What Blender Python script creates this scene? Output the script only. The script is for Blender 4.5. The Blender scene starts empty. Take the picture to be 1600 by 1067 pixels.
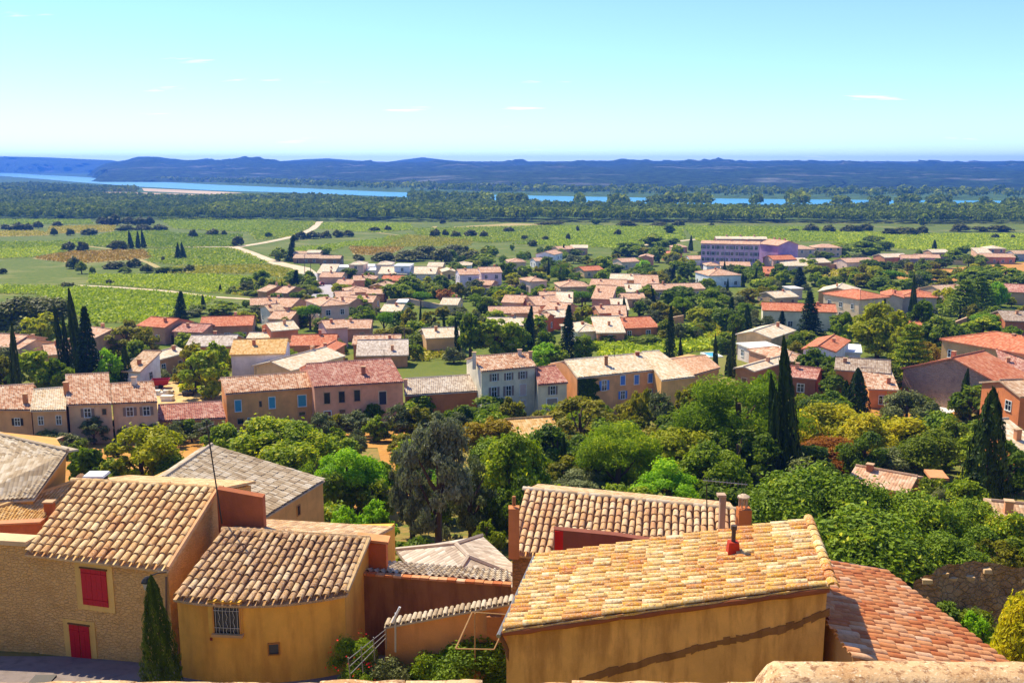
import bpy, math, random
import numpy as np
from mathutils import Vector, Matrix

# ------------------------------------------------------------------ camera, sky, sun, exposure
SC = bpy.context.scene
COL = SC.collection
F_PX, CX, CY, PITCH = 1500.0, 800.0, 533.5, math.radians(10.4)
cam_d = bpy.data.cameras.new('camera')
cam_d.lens = 36.0 * F_PX / 1600.0
cam_d.sensor_width = 36.0
cam_d.clip_start, cam_d.clip_end = 0.1, 60000.0
cam = bpy.data.objects.new('camera', cam_d)
cam.location = (0, 0, 0)
cam.rotation_euler = (math.pi / 2 - PITCH, 0, 0)
COL.objects.link(cam)
SC.camera = cam

SUN_AZ, SUN_EL = math.radians(-40), math.radians(53)      # azimuth from +Y, clockwise
world = bpy.data.worlds.new('World')
SC.world = world
world.use_nodes = True
wn, wl = world.node_tree.nodes, world.node_tree.links
wn.clear()
wo = wn.new('ShaderNodeOutputWorld')
bg = wn.new('ShaderNodeBackground')
sky = wn.new('ShaderNodeTexSky')
sky.sky_type = 'NISHITA'
sky.sun_disc = False
sky.sun_elevation = SUN_EL
sky.sun_rotation = SUN_AZ
sky.altitude = 100
sky.air_density = 0.75
sky.dust_density = 0.0
sky.ozone_density = 2.0
bg.inputs['Strength'].default_value = 0.14
# thin wisps of cloud, laid out by direction on the whole sky
tcw = wn.new('ShaderNodeTexCoord')
sepw = wn.new('ShaderNodeSeparateXYZ')
wl.new(tcw.outputs['Generated'], sepw.inputs[0])
addz = wn.new('ShaderNodeMath'); addz.operation = 'ADD'; addz.inputs[1].default_value = 0.12
wl.new(sepw.outputs['Z'], addz.inputs[0])
dx = wn.new('ShaderNodeMath'); dx.operation = 'DIVIDE'
dy = wn.new('ShaderNodeMath'); dy.operation = 'DIVIDE'
wl.new(sepw.outputs['X'], dx.inputs[0]); wl.new(addz.outputs[0], dx.inputs[1])
wl.new(sepw.outputs['Y'], dy.inputs[0]); wl.new(addz.outputs[0], dy.inputs[1])
cmb = wn.new('ShaderNodeCombineXYZ')
wl.new(dx.outputs[0], cmb.inputs[0]); wl.new(dy.outputs[0], cmb.inputs[1])
mapw = wn.new('ShaderNodeMapping')
mapw.inputs['Scale'].default_value = (1.1, 2.6, 1)
mapw.inputs['Location'].default_value = (0.35, 0.9, 0)
wl.new(cmb.outputs[0], mapw.inputs[0])
nzw = wn.new('ShaderNodeTexNoise')
nzw.inputs['Scale'].default_value = 1.0; nzw.inputs['Detail'].default_value = 6; nzw.inputs['Roughness'].default_value = 0.55
wl.new(mapw.outputs[0], nzw.inputs['Vector'])
rmw = wn.new('ShaderNodeMapRange')
rmw.inputs['From Min'].default_value = 0.65; rmw.inputs['From Max'].default_value = 0.80
rmw.inputs['To Max'].default_value = 0.75
wl.new(nzw.outputs['Fac'], rmw.inputs['Value'])
mixw = wn.new('ShaderNodeMix'); mixw.data_type = 'RGBA'
mixw.inputs[7].default_value = (9, 9.2, 9.6, 1)
tintw = wn.new('ShaderNodeMix'); tintw.data_type = 'RGBA'; tintw.blend_type = 'MULTIPLY'; tintw.inputs[0].default_value = 1
tintw.inputs[7].default_value = (.58, .69, .97, 1)
wl.new(sky.outputs[0], tintw.inputs[6])
wl.new(tintw.outputs[2], mixw.inputs[6])
wl.new(rmw.outputs[0], mixw.inputs[0])
wl.new(mixw.outputs[2], bg.inputs['Color'])
wl.new(bg.outputs[0], wo.inputs['Surface'])

sun_d = bpy.data.lights.new('sun', 'SUN')
sun_d.energy = 3.7
sun_d.angle = math.radians(0.55)
sun_d.color = (1.0, 0.90, 0.70)
sun = bpy.data.objects.new('sun', sun_d)
to_sun = Vector((math.sin(SUN_AZ) * math.cos(SUN_EL), math.cos(SUN_AZ) * math.cos(SUN_EL), math.sin(SUN_EL)))
sun.rotation_euler = to_sun.to_track_quat('Z', 'Y').to_euler()
sun.location = (-40, 30, 60)
COL.objects.link(sun)
vs = SC.view_settings
vs.view_transform = 'Standard'; vs.look = 'None'; vs.gamma = 1.0; vs.use_curve_mapping = False
vs.exposure = 1.0
SC.cycles.use_denoising = True
SC.cycles.max_bounces = 8
SC.cycles.diffuse_bounces = 4
SC.cycles.transmission_bounces = 4
SC.cycles.transparent_max_bounces = 4
SC.cycles.volume_bounces = 1
SC.cycles.caustics_reflective = False
SC.cycles.caustics_refractive = False

# ------------------------------------------------------------------ place: terrain and sight lines
RNG = random.Random(7)
NP = np.random.default_rng(11)
SP, CP = math.sin(PITCH), math.cos(PITCH)
TY = [-400, 2.5, 2.9, 9, 14, 30, 38, 45, 65, 110, 130, 250, 500, 900, 1400, 1e6]
TZ = [-3.0, -3.0, -5, -15, -19.5, -21, -21.5, -23, -27.5, -33.8, -36, -41, -48.5, -52, -53, -53]
def T(y):
    return float(np.interp(y, TY, TZ))
def ray(u, v):
    a, b = (u - CX) / F_PX, -(v - CY) / F_PX
    return a, CP + b * SP, -SP + b * CP
def at_y(u, v, Y):
    a, dy_, dz_ = ray(u, v)
    return Vector((a / dy_ * Y, Y, dz_ / dy_ * Y))
def at_z(u, v, z):
    a, dy_, dz_ = ray(u, v)
    k = z / dz_
    return Vector((a * k, dy_ * k, z))
def ground(u, v, h=0.0):
    lo, hi = 3.0, 60000.0
    a, dy_, dz_ = ray(u, v)
    t = dz_ / dy_
    for _ in range(60):
        m = math.sqrt(lo * hi)
        if t * m > T(m) + h: lo = m
        else: hi = m
    return at_y(u, v, lo)
def mpp(Y, v=533):
    return Y / F_PX / ray(800, v)[1]
def pix(p):
    fw = p[1] * CP - p[2] * SP
    up = p[1] * SP + p[2] * CP
    return CX + F_PX * p[0] / fw, CY - F_PX * up / fw

# ------------------------------------------------------------------ materials
def lin(c):
    if isinstance(c, str):
        c = [int(c[i:i + 2], 16) / 255 for i in (0, 2, 4)]
    return tuple(((x / 12.92) if x <= .04045 else ((x + .055) / 1.055) ** 2.4) for x in c)
LIN0 = lin
def mul(c, k):
    return tuple(min(1, x * k) for x in c)
_M = {}
class NB:
    def __init__(s, name):
        s.m = bpy.data.materials.new(name); s.m.use_nodes = True
        s.n, s.l = s.m.node_tree.nodes, s.m.node_tree.links
        s.n.clear()
        s.out = s.n.new('ShaderNodeOutputMaterial')
    def node(s, t, **kw):
        n = s.n.new(t)
        for k, v in kw.items(): setattr(n, k, v)
        return n
    def noise(s, vec, scale, detail=4, rough=.55):
        n = s.n.new('ShaderNodeTexNoise')
        n.inputs['Scale'].default_value = scale; n.inputs['Detail'].default_value = detail; n.inputs['Roughness'].default_value = rough
        if vec is not None: s.l.new(vec, n.inputs['Vector'])
        return n.outputs['Fac']
    def ramp(s, fac, stops):
        n = s.n.new('ShaderNodeValToRGB')
        e = n.color_ramp.elements
        while len(e) < len(stops): e.new(0.5)
        for i, (p, c) in enumerate(stops):
            e[i].position = p; e[i].color = (*c, 1)
        s.l.new(fac, n.inputs[0])
        return n.outputs[0]
    def mix(s, fac, a, b, mode='MIX'):
        n = s.n.new('ShaderNodeMix'); n.data_type = 'RGBA'; n.blend_type = mode
        for sock, val in ((n.inputs[0], fac), (n.inputs[6], a), (n.inputs[7], b)):
            if hasattr(val, 'is_linked'): s.l.new(val, sock)
            elif isinstance(val, (int, float)): sock.default_value = val
            else: sock.default_value = (*val, 1)
        return n.outputs[2]
    def math(s, op, a, b=None, clamp=False):
        n = s.n.new('ShaderNodeMath'); n.operation = op; n.use_clamp = clamp
        for i, v in enumerate((a, b)):
            if v is None: continue
            if hasattr(v, 'is_linked'): s.l.new(v, n.inputs[i])
            else: n.inputs[i].default_value = v
        return n.outputs[0]
    def maprange(s, v, a, b, c=0, d=1):
        n = s.n.new('ShaderNodeMapRange')
        s.l.new(v, n.inputs[0])
        for i, x in enumerate((a, b, c, d)): n.inputs[i + 1].default_value = x
        return n.outputs[0]
    def pos(s):
        return s.n.new('ShaderNodeNewGeometry').outputs['Position']
    def objrand(s):
        return s.n.new('ShaderNodeObjectInfo').outputs['Random']
    def attr(s, name):
        n = s.n.new('ShaderNodeAttribute'); n.attribute_name = name
        return n.outputs['Fac']
    def bump(s, h, dist, strength=1.0):
        n = s.n.new('ShaderNodeBump')
        n.inputs['Distance'].default_value = dist; n.inputs['Strength'].default_value = strength
        s.l.new(h, n.inputs['Height'])
        return n.outputs[0]
    def bsdf(s, col, rough=.85, normal=None, spec=.3, metallic=0):
        b = s.n.new('ShaderNodeBsdfPrincipled')
        if hasattr(col, 'is_linked'): s.l.new(col, b.inputs['Base Color'])
        else: b.inputs['Base Color'].default_value = (*col, 1)
        b.inputs['Roughness'].default_value = rough
        b.inputs['Specular IOR Level'].default_value = spec
        b.inputs['Metallic'].default_value = metallic
        if normal is not None: s.l.new(normal, b.inputs['Normal'])
        s.l.new(b.outputs[0], s.out.inputs[0])
        return s.m
def plain(key, c, rough=.6, metallic=0, spec=.4):
    if key not in _M:
        b = NB(key)
        c = lin(c)
        n = b.noise(b.pos(), 9.0, 3)
        col = b.mix(b.maprange(n, .3, .7), mul(c, .86), mul(c, 1.08))
        _M[key] = b.bsdf(col, rough, None, spec, metallic)
    return _M[key]
def wallm(c, rough=0.5):
    """rendered wall: plaster of colour c with patches, streaks and fine relief"""
    key = 'wall_' + c
    if key not in _M:
        b = NB(key); L = lin(c); L = (min(.86, L[0] * 1.34), min(.86, L[1] * 1.26), min(.86, L[2] * 1.1)); p = b.pos()
        big = b.noise(p, .55, 5, .6)
        mp = b.node('ShaderNodeMapping'); mp.inputs['Scale'].default_value = (2.5, 2.5, .35); b.l.new(p, mp.inputs[0])
        streak = b.noise(mp.outputs[0], 1.0, 4, .6)
        c1 = b.mix(b.maprange(big, .35, .68), mul(L, .78), mul(L, 1.12))
        c2 = b.mix(b.maprange(streak, .55, .75, 0, .45), c1, mul(L, .55))
        fine = b.noise(p, 14, 3)
        c3 = b.mix(.18, c2, b.mix(fine, mul(L, .5), mul(L, 1.3)))
        _M[key] = b.bsdf(c3, .92, b.bump(fine, .03, .5), .15)
    return _M[key]
TILEPAL = {
    'A': ['c07c42', 'd09a5c', 'd8aa6c', 'deb678', 'e4c288', 'ecd29e'],
    'B': ['8c5c3c', 'a87c50', 'bc9060', 'caa272', 'd6b486', 'e2caa0'],
    'D': ['b87848', 'ca9460', 'd6a670', 'dcb27e', 'e4c292', 'ecd2a8'],
    'E': ['b8622e', 'c8823e', 'd29c54', 'dab06a', 'e4c88e', 'eedcb4'],
    'F': ['b46034', 'c67442', 'd08650', 'd89660', 'e0a878', 'eccaa4'],
    'G': ['9c8464', 'ae9674', 'bca582', 'c8b392', 'd2c0a2', 'dccfb6'],
    'row': ['a06848', 'b88460', 'cc9c76', 'd8b08c', 'e2c4a2', 'ead4b8'],
    'rowred': ['96584a', 'aa6a56', 'b87c66', 'c48e76', 'cea088', 'dcb8a0'],
    'grey': ['a4907c', 'b8a48c', 'c6b29a', 'd2c0a8', 'dccdb6', 'e6dac6'],
    'cream': ['cfae82', 'dabd92', 'e2c9a2', 'e8d4b0', 'eedfc0', 'f2e8d0'],
    'pink': ['b88460', 'c6946e', 'd0a27c', 'd8ae8a', 'e0bc9a', 'e8ccb0'],
    'orange': ['b45e3a', 'c26c46', 'ca7850', 'd2845c', 'd8926a', 'dea27e'],
    'tan': ['a8805a', 'b8906a', 'c89f78', 'd2ae88', 'dabd98', 'e2caa8'],
    'ochre': ['c08a44', 'cc9a54', 'd6a864', 'deb474', 'e4c084', 'eacc98'],
    'brown': ['8a705a', '9a8068', 'a89076', 'b49e84', 'c0ac94', 'ccbaa4'],
}
def tilem(pal, src, lichen=.25):
    """clay tiles: each tile its own colour of the palette, lichen and soot spots on top"""
    key = 'tile_%s_%s' % (pal, src)
    if key in _M: return _M[key]
    b = NB(key); p = b.pos()
    if src == 'uv':
        uv = b.node('ShaderNodeUVMap').outputs[0]
        sp = b.node('ShaderNodeSeparateXYZ'); b.l.new(uv, sp.inputs[0])
        cu, cv = b.math('DIVIDE', sp.outputs[0], .27), b.math('DIVIDE', sp.outputs[1], .42)
        fu, fv = b.math('FLOOR', cu), b.math('FLOOR', cv)
        cb = b.node('ShaderNodeCombineXYZ'); b.l.new(fu, cb.inputs[0]); b.l.new(fv, cb.inputs[1])
        wn_ = b.node('ShaderNodeTexWhiteNoise'); b.l.new(cb.outputs[0], wn_.inputs['Vector'])
        r = wn_.outputs['Value']
    elif src == 'attr': r = b.attr('tr')
    else: r = b.objrand()
    pl = [lin(c) for c in TILEPAL[pal]]
    big = b.noise(p, .5 if src != 'uv' else .35, 4)
    r2 = b.math('ADD', b.math('MULTIPLY', r, .72), b.math('MULTIPLY', b.maprange(big, .3, .7), .28))
    col = b.ramp(r2, [(i / 5, mul(c, .92)) for i, c in enumerate(pl)])
    n1 = b.noise(p, 5.0 if src != 'uv' else 1.2, 5, .65)
    soot = mul(pl[0], .55)
    col = b.mix(b.maprange(n1, .50, .66, 0, .38), col, soot)
    if pal in ('E', 'B', 'A', 'D'):
        n2 = b.noise(p, 3.2, 4, .7)
        lic = lin({'E': 'd9a018', 'B': 'c99a4a', 'A': 'd8b070', 'D': 'c9983c'}[pal])
        col = b.mix(b.maprange(n2, .49, .60, 0, {'E': .6, 'B': .4, 'A': .25, 'D': .4}[pal]), col, lic)
        n3 = b.noise(p, 10.0, 5, .75)
        col = b.mix(b.maprange(n3, .53, .63, 0, {'E': .7, 'B': .65, 'A': .4, 'D': .45}[pal]), col, lin({'E': '6c5030', 'B': '4a382c', 'A': '8a5c3c', 'D': '7a5840'}[pal]))
        n5 = b.noise(p, 22.0, 4, .7)
        col = b.mix(b.maprange(n5, .52, .62, 0, .45), col, lin('f0e6cc'))
    n4 = b.noise(p, 26, 3)
    if src == 'uv':
        fr = b.math('FRACT', cu)
        hgt = b.math('SINE', b.math('MULTIPLY', fr, math.pi))
        step = b.math('FRACT', cv)
        hgt = b.math('ADD', hgt, b.math('MULTIPLY', b.math('SUBTRACT', 1.0, step), .35))
        nrm = b.bump(hgt, .035, .8)
    else:
        nrm = b.bump(n4, .012, .6)
    _M[key] = b.bsdf(col, .9, nrm, .15)
    return _M[key]
def leafm(name, c1, c2, c3=None, trans=.47, spec=.2, warm=True):
    key = 'leaf_' + name
    if key in _M: return _M[key]
    b = NB(key)
    r = b.attr('tr'); o = b.objrand()
    lin = (lambda c: (lambda q: (min(1, q[0] * 2.15 + q[1] * .08), min(1, q[1] * 1.58), q[2] * .5))(LIN0(c))) if warm else LIN0
    rr = b.math('ADD', b.math('MULTIPLY', r, .75), b.math('MULTIPLY', o, .25))
    stops = [(.1, lin(c1)), (.9, lin(c2))]
    if c3: stops = [(.1, lin(c1)), (.72, lin(c2)), (.95, lin(c3))]
    col = b.ramp(rr, stops)
    d = b.node('ShaderNodeBsdfPrincipled')
    d.inputs['Roughness'].default_value = .55; d.inputs['Specular IOR Level'].default_value = spec
    t = b.node('ShaderNodeBsdfTranslucent')
    b.l.new(col, d.inputs['Base Color'])
    tc = b.mix(1.0, col, (1.0, 1.0, .55), 'MULTIPLY')
    b.l.new(tc, t.inputs[0])
    mx = b.node('ShaderNodeMixShader'); mx.inputs[0].default_value = trans
    b.l.new(d.outputs[0], mx.inputs[1]); b.l.new(t.outputs[0], mx.inputs[2])
    b.l.new(mx.outputs[0], b.out.inputs[0])
    _M[key] = b.m
    return b.m
def groundm(key, c1, c2, c3, s1=.05, s2=.6, bumpd=.1):
    if key in _M: return _M[key]
    b = NB(key); p = b.pos()
    n1 = b.noise(p, s1, 6, .6); n2 = b.noise(p, s2, 5, .65)
    c = b.mix(b.maprange(n1, .38, .62), lin(c1), lin(c2))
    c = b.mix(b.maprange(n2, .48, .7), c, lin(c3))
    n3 = b.noise(p, 4.0, 4, .7)
    c = b.mix(.35, c, b.mix(n3, mul(lin(c1), .5), mul(lin(c3), 1.2)))
    _M[key] = b.bsdf(c, .95, b.bump(n3, bumpd, .7), .1)
    return _M[key]

# ------------------------------------------------------------------ meshes and objects
class MB:
    def __init__(s): s.v, s.f, s.uv = [], [], []
    def face(s, pts, uvs=None):
        i = len(s.v); s.v += [tuple(p) for p in pts]; s.f.append(tuple(range(i, i + len(pts))))
        s.uv += list(uvs) if uvs else [(0, 0)] * len(pts)
        return s
    def box(s, x0, x1, y0, y1, z0, z1):
        P = [(x, y, z) for z in (z0, z1) for y in (y0, y1) for x in (x0, x1)]
        for q in ((0, 2, 3, 1), (4, 5, 7, 6), (0, 1, 5, 4), (2, 6, 7, 3), (0, 4, 6, 2), (1, 3, 7, 5)):
            s.face([P[k] for k in q])
        return s
    def prism(s, bottom, top):
        n = len(bottom)
        s.face(top); s.face(bottom[::-1])
        for i in range(n):
            j = (i + 1) % n
            s.face([bottom[i], bottom[j], top[j], top[i]])
        return s
    def slab(s, pts, th, udir=None):
        """sloped slab: top polygon pts (counter-clockwise from above), thickness th; uv in metres"""
        pts = [Vector(p) for p in pts]
        e = Vector(udir) if udir is not None else (pts[1] - pts[0])
        e.normalize()
        nr = (pts[1] - pts[0]).cross(pts[2] - pts[0]).normalized()
        w = nr.cross(e)
        o = pts[0]
        s.face(pts, [((p - o).dot(e) + 50, (p - o).dot(w) + 50) for p in pts])
        low = [p - Vector((0, 0, th)) for p in pts]
        s.face(low[::-1])
        n = len(pts)
        for i in range(n):
            j = (i + 1) % n
            s.face([low[i], low[j], pts[j], pts[i]])
        return s
    def tube(s, pts, r, seg=6):
        pts = [Vector(p) for p in pts]
        rs = r if isinstance(r, (list, tuple)) else [r] * len(pts)
        rings = []
        for i, p in enumerate(pts):
            d = (pts[min(i + 1, len(pts) - 1)] - pts[max(i - 1, 0)]).normalized()
            a = d.orthogonal().normalized(); b_ = d.cross(a)
            base = len(s.v)
            for k in range(seg):
                t = 2 * math.pi * k / seg
                s.v.append(tuple(p + (a * math.cos(t) + b_ * math.sin(t)) * rs[i]))
            rings.append(base)
        for i in range(len(rings) - 1):
            # keep rings aligned even if the frame twists a little
            for k in range(seg):
                k2 = (k + 1) % seg
                s.f.append((rings[i] + k, rings[i] + k2, rings[i + 1] + k2, rings[i + 1] + k)); s.uv += [(0, 0)] * 4
        for base, rev in ((rings[0], True), (rings[-1], False)):
            q = [base + k for k in range(seg)]
            s.f.append(tuple(q[::-1] if rev else q)); s.uv += [(0, 0)] * seg
        return s
    def build(s, name, mat, parent=None, origin=None, smooth=False):
        me = bpy.data.meshes.new(name)
        vv = s.v
        if origin is not None:
            ox, oy, oz = origin
            vv = [(x - ox, y - oy, z - oz) for x, y, z in vv]
        me.from_pydata(vv, [], s.f)
        if any(u != (0, 0) for u in s.uv):
            lay = me.uv_layers.new(name='UVMap')
            lay.data.foreach_set('uv', np.array(s.uv, dtype=np.float32).ravel())
        me.materials.append(mat)
        if smooth:
            me.polygons.foreach_set('use_smooth', [True] * len(me.polygons))
        return link(name, me, parent)
def link(name, me, parent=None):
    o = bpy.data.objects.new(name, me)
    COL.objects.link(o)
    if parent is not None: o.parent = parent
    return o
def npmesh(name, V, Fq, mat, tr=None):
    """mesh from numpy arrays: V (n,3), Fq (m,k) with k = 3 or 4; tr: random value per vertex"""
    me = bpy.data.meshes.new(name)
    V = np.asarray(V, dtype=np.float32); Fq = np.asarray(Fq, dtype=np.int32)
    k = Fq.shape[1]
    me.vertices.add(len(V)); me.vertices.foreach_set('co', V.ravel())
    me.loops.add(Fq.size); me.loops.foreach_set('vertex_index', Fq.ravel())
    me.polygons.add(len(Fq))
    me.polygons.foreach_set('loop_start', np.arange(0, Fq.size, k, dtype=np.int32))
    me.polygons.foreach_set('loop_total', np.full(len(Fq), k, dtype=np.int32))
    if tr is not None:
        a = me.attributes.new('tr', 'FLOAT', 'POINT')
        a.data.foreach_set('value', np.asarray(tr, dtype=np.float32))
    me.update(calc_edges=True)
    me.polygons.foreach_set('use_smooth', np.zeros(len(Fq), dtype=bool))
    me.materials.append(mat)
    return me
def thing(name, label, cat, loc=(0, 0, 0), rz=0.0, group=None):
    o = bpy.data.objects.new(name, None)
    o.empty_display_size = .3
    COL.objects.link(o)
    o.location = loc; o.rotation_euler = (0, 0, rz)
    return tag(o, label, cat, group)
def tag(o, label=None, cat=None, group=None, kind=None):
    if label: o['label'] = label
    if cat: o['category'] = cat
    if group: o['group'] = group
    if kind: o['kind'] = kind
    return o
def structure(o):
    o['kind'] = 'structure'; return o
HOUSES = []          # (x, y, radius) footprints, for planting
REFS = []            # (u, v, phrase) landmarks for describing trees

# ------------------------------------------------------------------ the ground, river, hills
from mathutils import noise as mnoise
def clip_band(poly, y0, y1):
    def cut(P, inside, inter):
        R = []
        for i in range(len(P)):
            a, b = P[i - 1], P[i]
            ia, ib = inside(a), inside(b)
            if ia != ib: R.append(inter(a, b))
            if ib: R.append(b)
        return R
    def at(yv): return lambda a, b: (a[0] + (b[0] - a[0]) * (yv - a[1]) / (b[1] - a[1]), yv)
    P = cut(poly, lambda p: p[1] >= y0, at(y0))
    return cut(P, lambda p: p[1] <= y1, at(y1)) if P else P
def drape(mb, poly, lift):
    area = sum(poly[i - 1][0] * poly[i][1] - poly[i][0] * poly[i - 1][1] for i in range(len(poly)))
    if area < 0: poly = poly[::-1]
    for i in range(len(TY) - 1):
        P = clip_band(poly, TY[i], TY[i + 1])
        if len(P) >= 3: mb.face([(x, y, T(y) + lift) for x, y in P])
def gpoly(px):
    return [(p.x, p.y) for p in (ground(u, v) for u, v in px)]
def sheet(name, px, mat, lift=.05):
    mb = MB(); drape(mb, gpoly(px), lift)
    return structure(mb.build(name, mat))
def ribbon(name, px, width, mat, lift=.08):
    P = [Vector((p.x, p.y)) for p in (ground(u, v) for u, v in px)]
    mb = MB()
    L, R = [], []
    for i, p in enumerate(P):
        d = (P[min(i + 1, len(P) - 1)] - P[max(i - 1, 0)]).normalized()
        n = Vector((-d.y, d.x)) * width / 2
        L.append(p + n); R.append(p - n)
    drape(mb, [tuple(p) for p in L] + [tuple(p) for p in R[::-1]], lift)
    return structure(mb.build(name, mat))

def ground_material():
    b = NB('ground_soil'); p = b.pos()
    sp = b.node('ShaderNodeSeparateXYZ'); b.l.new(p, sp.inputs[0])
    n1 = b.noise(p, .035, 6, .62); n2 = b.noise(p, .5, 5, .65); n3 = b.noise(p, 3.0, 4, .7)
    dry, olive, green = lin('a08048'), lin('6c7434'), lin('4c6a22')
    c = b.mix(b.maprange(n1, .40, .60), olive, dry)
    c = b.mix(b.maprange(n2, .45, .65), c, green)
    c = b.mix(.25, c, b.mix(n3, mul(olive, .5), mul(dry, 1.2)))
    fld = b.mix(b.maprange(n2, .42, .62), lin('56681c'), lin('6e7428'))
    fld = b.mix(b.maprange(n1, .52, .64), fld, lin('7c7c3c'))
    c = b.mix(b.maprange(sp.outputs[1], 130, 200), c, fld)
    far = b.mix(b.maprange(n1, .35, .65), lin('3a5226'), lin('56702c'))
    c = b.mix(b.maprange(sp.outputs[1], 880, 1000), c, far)
    return b.bsdf(c, .95, b.bump(n3, .12, .6), .1)
ys = sorted(set([y for y in TY if -300 < y < 1e5] + [-300, -60, -10] + list(range(16, 160, 6)) + list(range(170, 500, 25)) + list(range(500, 1500, 60)) + [1700, 2200, 3000, 4500, 7000, 11000, 18000, 30000]))
xs = [0]
for k in range(44):
    xs.append(xs[-1] + 5 * 1.17 ** k)
xs = sorted(set([-x for x in xs] + xs))
V = [(x, y, T(y)) for y in ys for x in xs]
nx = len(xs)
Fq = [(j * nx + i, j * nx + i + 1, (j + 1) * nx + i + 1, (j + 1) * nx + i) for j in range(len(ys) - 1) for i in range(nx - 1)]
structure(link('ground', npmesh('ground', V, Fq, ground_material())))

def water_material():
    b = NB('river_water'); p = b.pos()
    n = b.noise(p, .03, 4)
    return b.bsdf(b.mix(n, lin('2f7f9a'), lin('4aa0b4')), .35, b.bump(b.noise(p, .4, 3), .15, .25), .5)
WZ = -52.55
def water(name, top, bot):
    P = [at_z(u, v, WZ) for u, v in top + bot[::-1]]
    mb = MB()
    m = len(top)
    for i in range(m - 1):
        a, b_, c, d = at_z(*bot[i], WZ), at_z(*bot[i + 1], WZ), at_z(*top[i + 1], WZ), at_z(*top[i], WZ)
        mb.face([a, b_, c, d])
    return structure(mb.build(name, _M['water']))
_M['water'] = water_material()
R_TOP = [(-260, 266), (0, 269.5), (60, 273.5), (112, 276), (225, 283), (337, 289), (450, 293.5), (600, 300), (780, 305), (1000, 309), (1200, 311.3), (1400, 313), (1600, 314), (2000, 316)]
R_BOT = [(-260, 270), (0, 275), (60, 279.5), (112, 284), (219, 292), (337, 298), (450, 301), (600, 307), (780, 314), (1000, 318), (1200, 320), (1400, 320.5), (1600, 318), (2000, 319)]
water('river', R_TOP, R_BOT)
SAND = groundm('sand_bank', 'cdb38c', 'dcc8a6', 'b89a70', .01, .05)
sheet('sand_bank', [(222, 294.5), (281, 297), (345, 300), (380, 302), (330, 304), (225, 299)], SAND, .3)
sheet('fallow_field', [(135, 300.5), (200, 300.5), (330, 305), (335, 309), (215, 306.5)], groundm('fallow', 'c8a47a', 'd4b48c', 'b08c60', .01, .06), .2)

# wooded hills beyond the river
def hill_material(key, c1, c2, rock):
    b = NB(key); p = b.pos()
    n1 = b.noise(p, .006, 6, .65); n2 = b.noise(p, .035, 5, .7)
    c = b.mix(b.maprange(n2, .38, .62), lin(c1), lin(c2))
    mp = b.node('ShaderNodeMapping'); mp.inputs['Scale'].default_value = (.6, 1, 2.4); b.l.new(p, mp.inputs[0])
    n3 = b.noise(mp.outputs[0], .006, 7, .72)
    c = b.mix(b.maprange(n3, .56, .66, 0, .7), c, lin(rock))
    return b.bsdf(c, .95, b.bump(n2, 26, 1.0), .1)
def hills(name, prof, Yf, Yr, Yb, mat, rough, label):
    us = np.arange(prof[0][0], prof[-1][0] + .1, 4.0)
    pu, pv = zip(*prof)
    rows = [(0, 0), (.05, .07), (.1, .16), (.16, .27), (.22, .37), (.29, .46), (.37, .54), (.46, .62), (.55, .7), (.64, .77), (.73, .83), (.82, .89), (.91, .95), (1, 1), (1.25, .85), (1.6, .45), (2, 0)]
    V = []
    for t, hf in rows:
        for u in us:
            yf = Yf if not isinstance(Yf, tuple) else float(np.interp(u, [430, 760], Yf))
            Y = yf + (Yr - yf) * t if t <= 1 else Yr + (Yb - Yr) * (t - 1)
            v = float(np.interp(u, pu, pv))
            ridge = at_y(u, v, Yr)
            zt = max(ridge.z, -53.6)
            x = (u - CX) / F_PX / .99 * Y
            wob = mnoise.fractal(Vector((x * .0045, Y * .0030, 3.1)), .9, 2.1, 6)
            fine_ = mnoise.fractal(Vector((x * .02, Y * .012, 7.7)), .8, 2.1, 4)
            wob += fine_ * .35
            z = -53.6 + (zt + 53.6) * hf + (rough * wob * (zt + 53) * hf * (1.0 if t != 1 else .12))
            V.append((x, Y + (120 * wob if 0 < t < 1 else 0), z))
    n = len(us)
    Fq = [(j * n + i, j * n + i + 1, (j + 1) * n + i + 1, (j + 1) * n + i) for j in range(len(rows) - 1) for i in range(n - 1)]
    o = link(name, npmesh(name, V, Fq, mat))
    o.data.polygons.foreach_set('use_smooth', [True] * len(o.data.polygons))
    o['label'] = label
    return structure(o)
HM = hill_material('hill_woods', '1a2a14', '425a2c', '9a968a')
hills('hills', [(-700, 290), (160, 290), (168, 268), (172, 262), (178, 256), (192, 253.5), (215, 250), (232, 245.5), (262, 245), (282, 248), (305, 250), (345, 250), (385, 247), (402, 247), (440, 252), (480, 252), (520, 251), (560, 253), (620, 253), (760, 252.5), (866, 252.5), (960, 251.5), (1200, 251.5), (1330, 252), (1450, 252.5), (1560, 252), (1700, 251.5), (2300, 252)],
      (3050, 1950), 5200, 6200, HM, .34, 'long wooded blue hills beyond the river')
hills('hill', [(400, 262), (450, 252), (480, 249.5), (522, 247.5), (560, 251), (610, 253.5), (640, 249), (664, 246), (700, 250.5), (760, 255), (800, 253.5), (850, 252), (868, 257), (900, 262)],
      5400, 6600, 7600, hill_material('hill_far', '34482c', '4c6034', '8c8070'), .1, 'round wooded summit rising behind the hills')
hills('hill', [(1240, 262), (1300, 257), (1332, 252.5), (1380, 257), (1440, 258), (1500, 254.5), (1560, 253), (1620, 251.5), (1800, 252), (2300, 256)],
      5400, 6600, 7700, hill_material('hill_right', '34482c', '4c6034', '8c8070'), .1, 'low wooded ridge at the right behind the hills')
hills('hill', [(-900, 246), (-300, 243), (0, 244.5), (40, 245), (90, 246), (140, 248.5), (190, 250.5), (230, 257)],
      6500, 7100, 7700, hill_material('hill_pale', '465a3c', '566a44', '8c8070'), .06, 'pale distant ridge on the left horizon')

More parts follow.
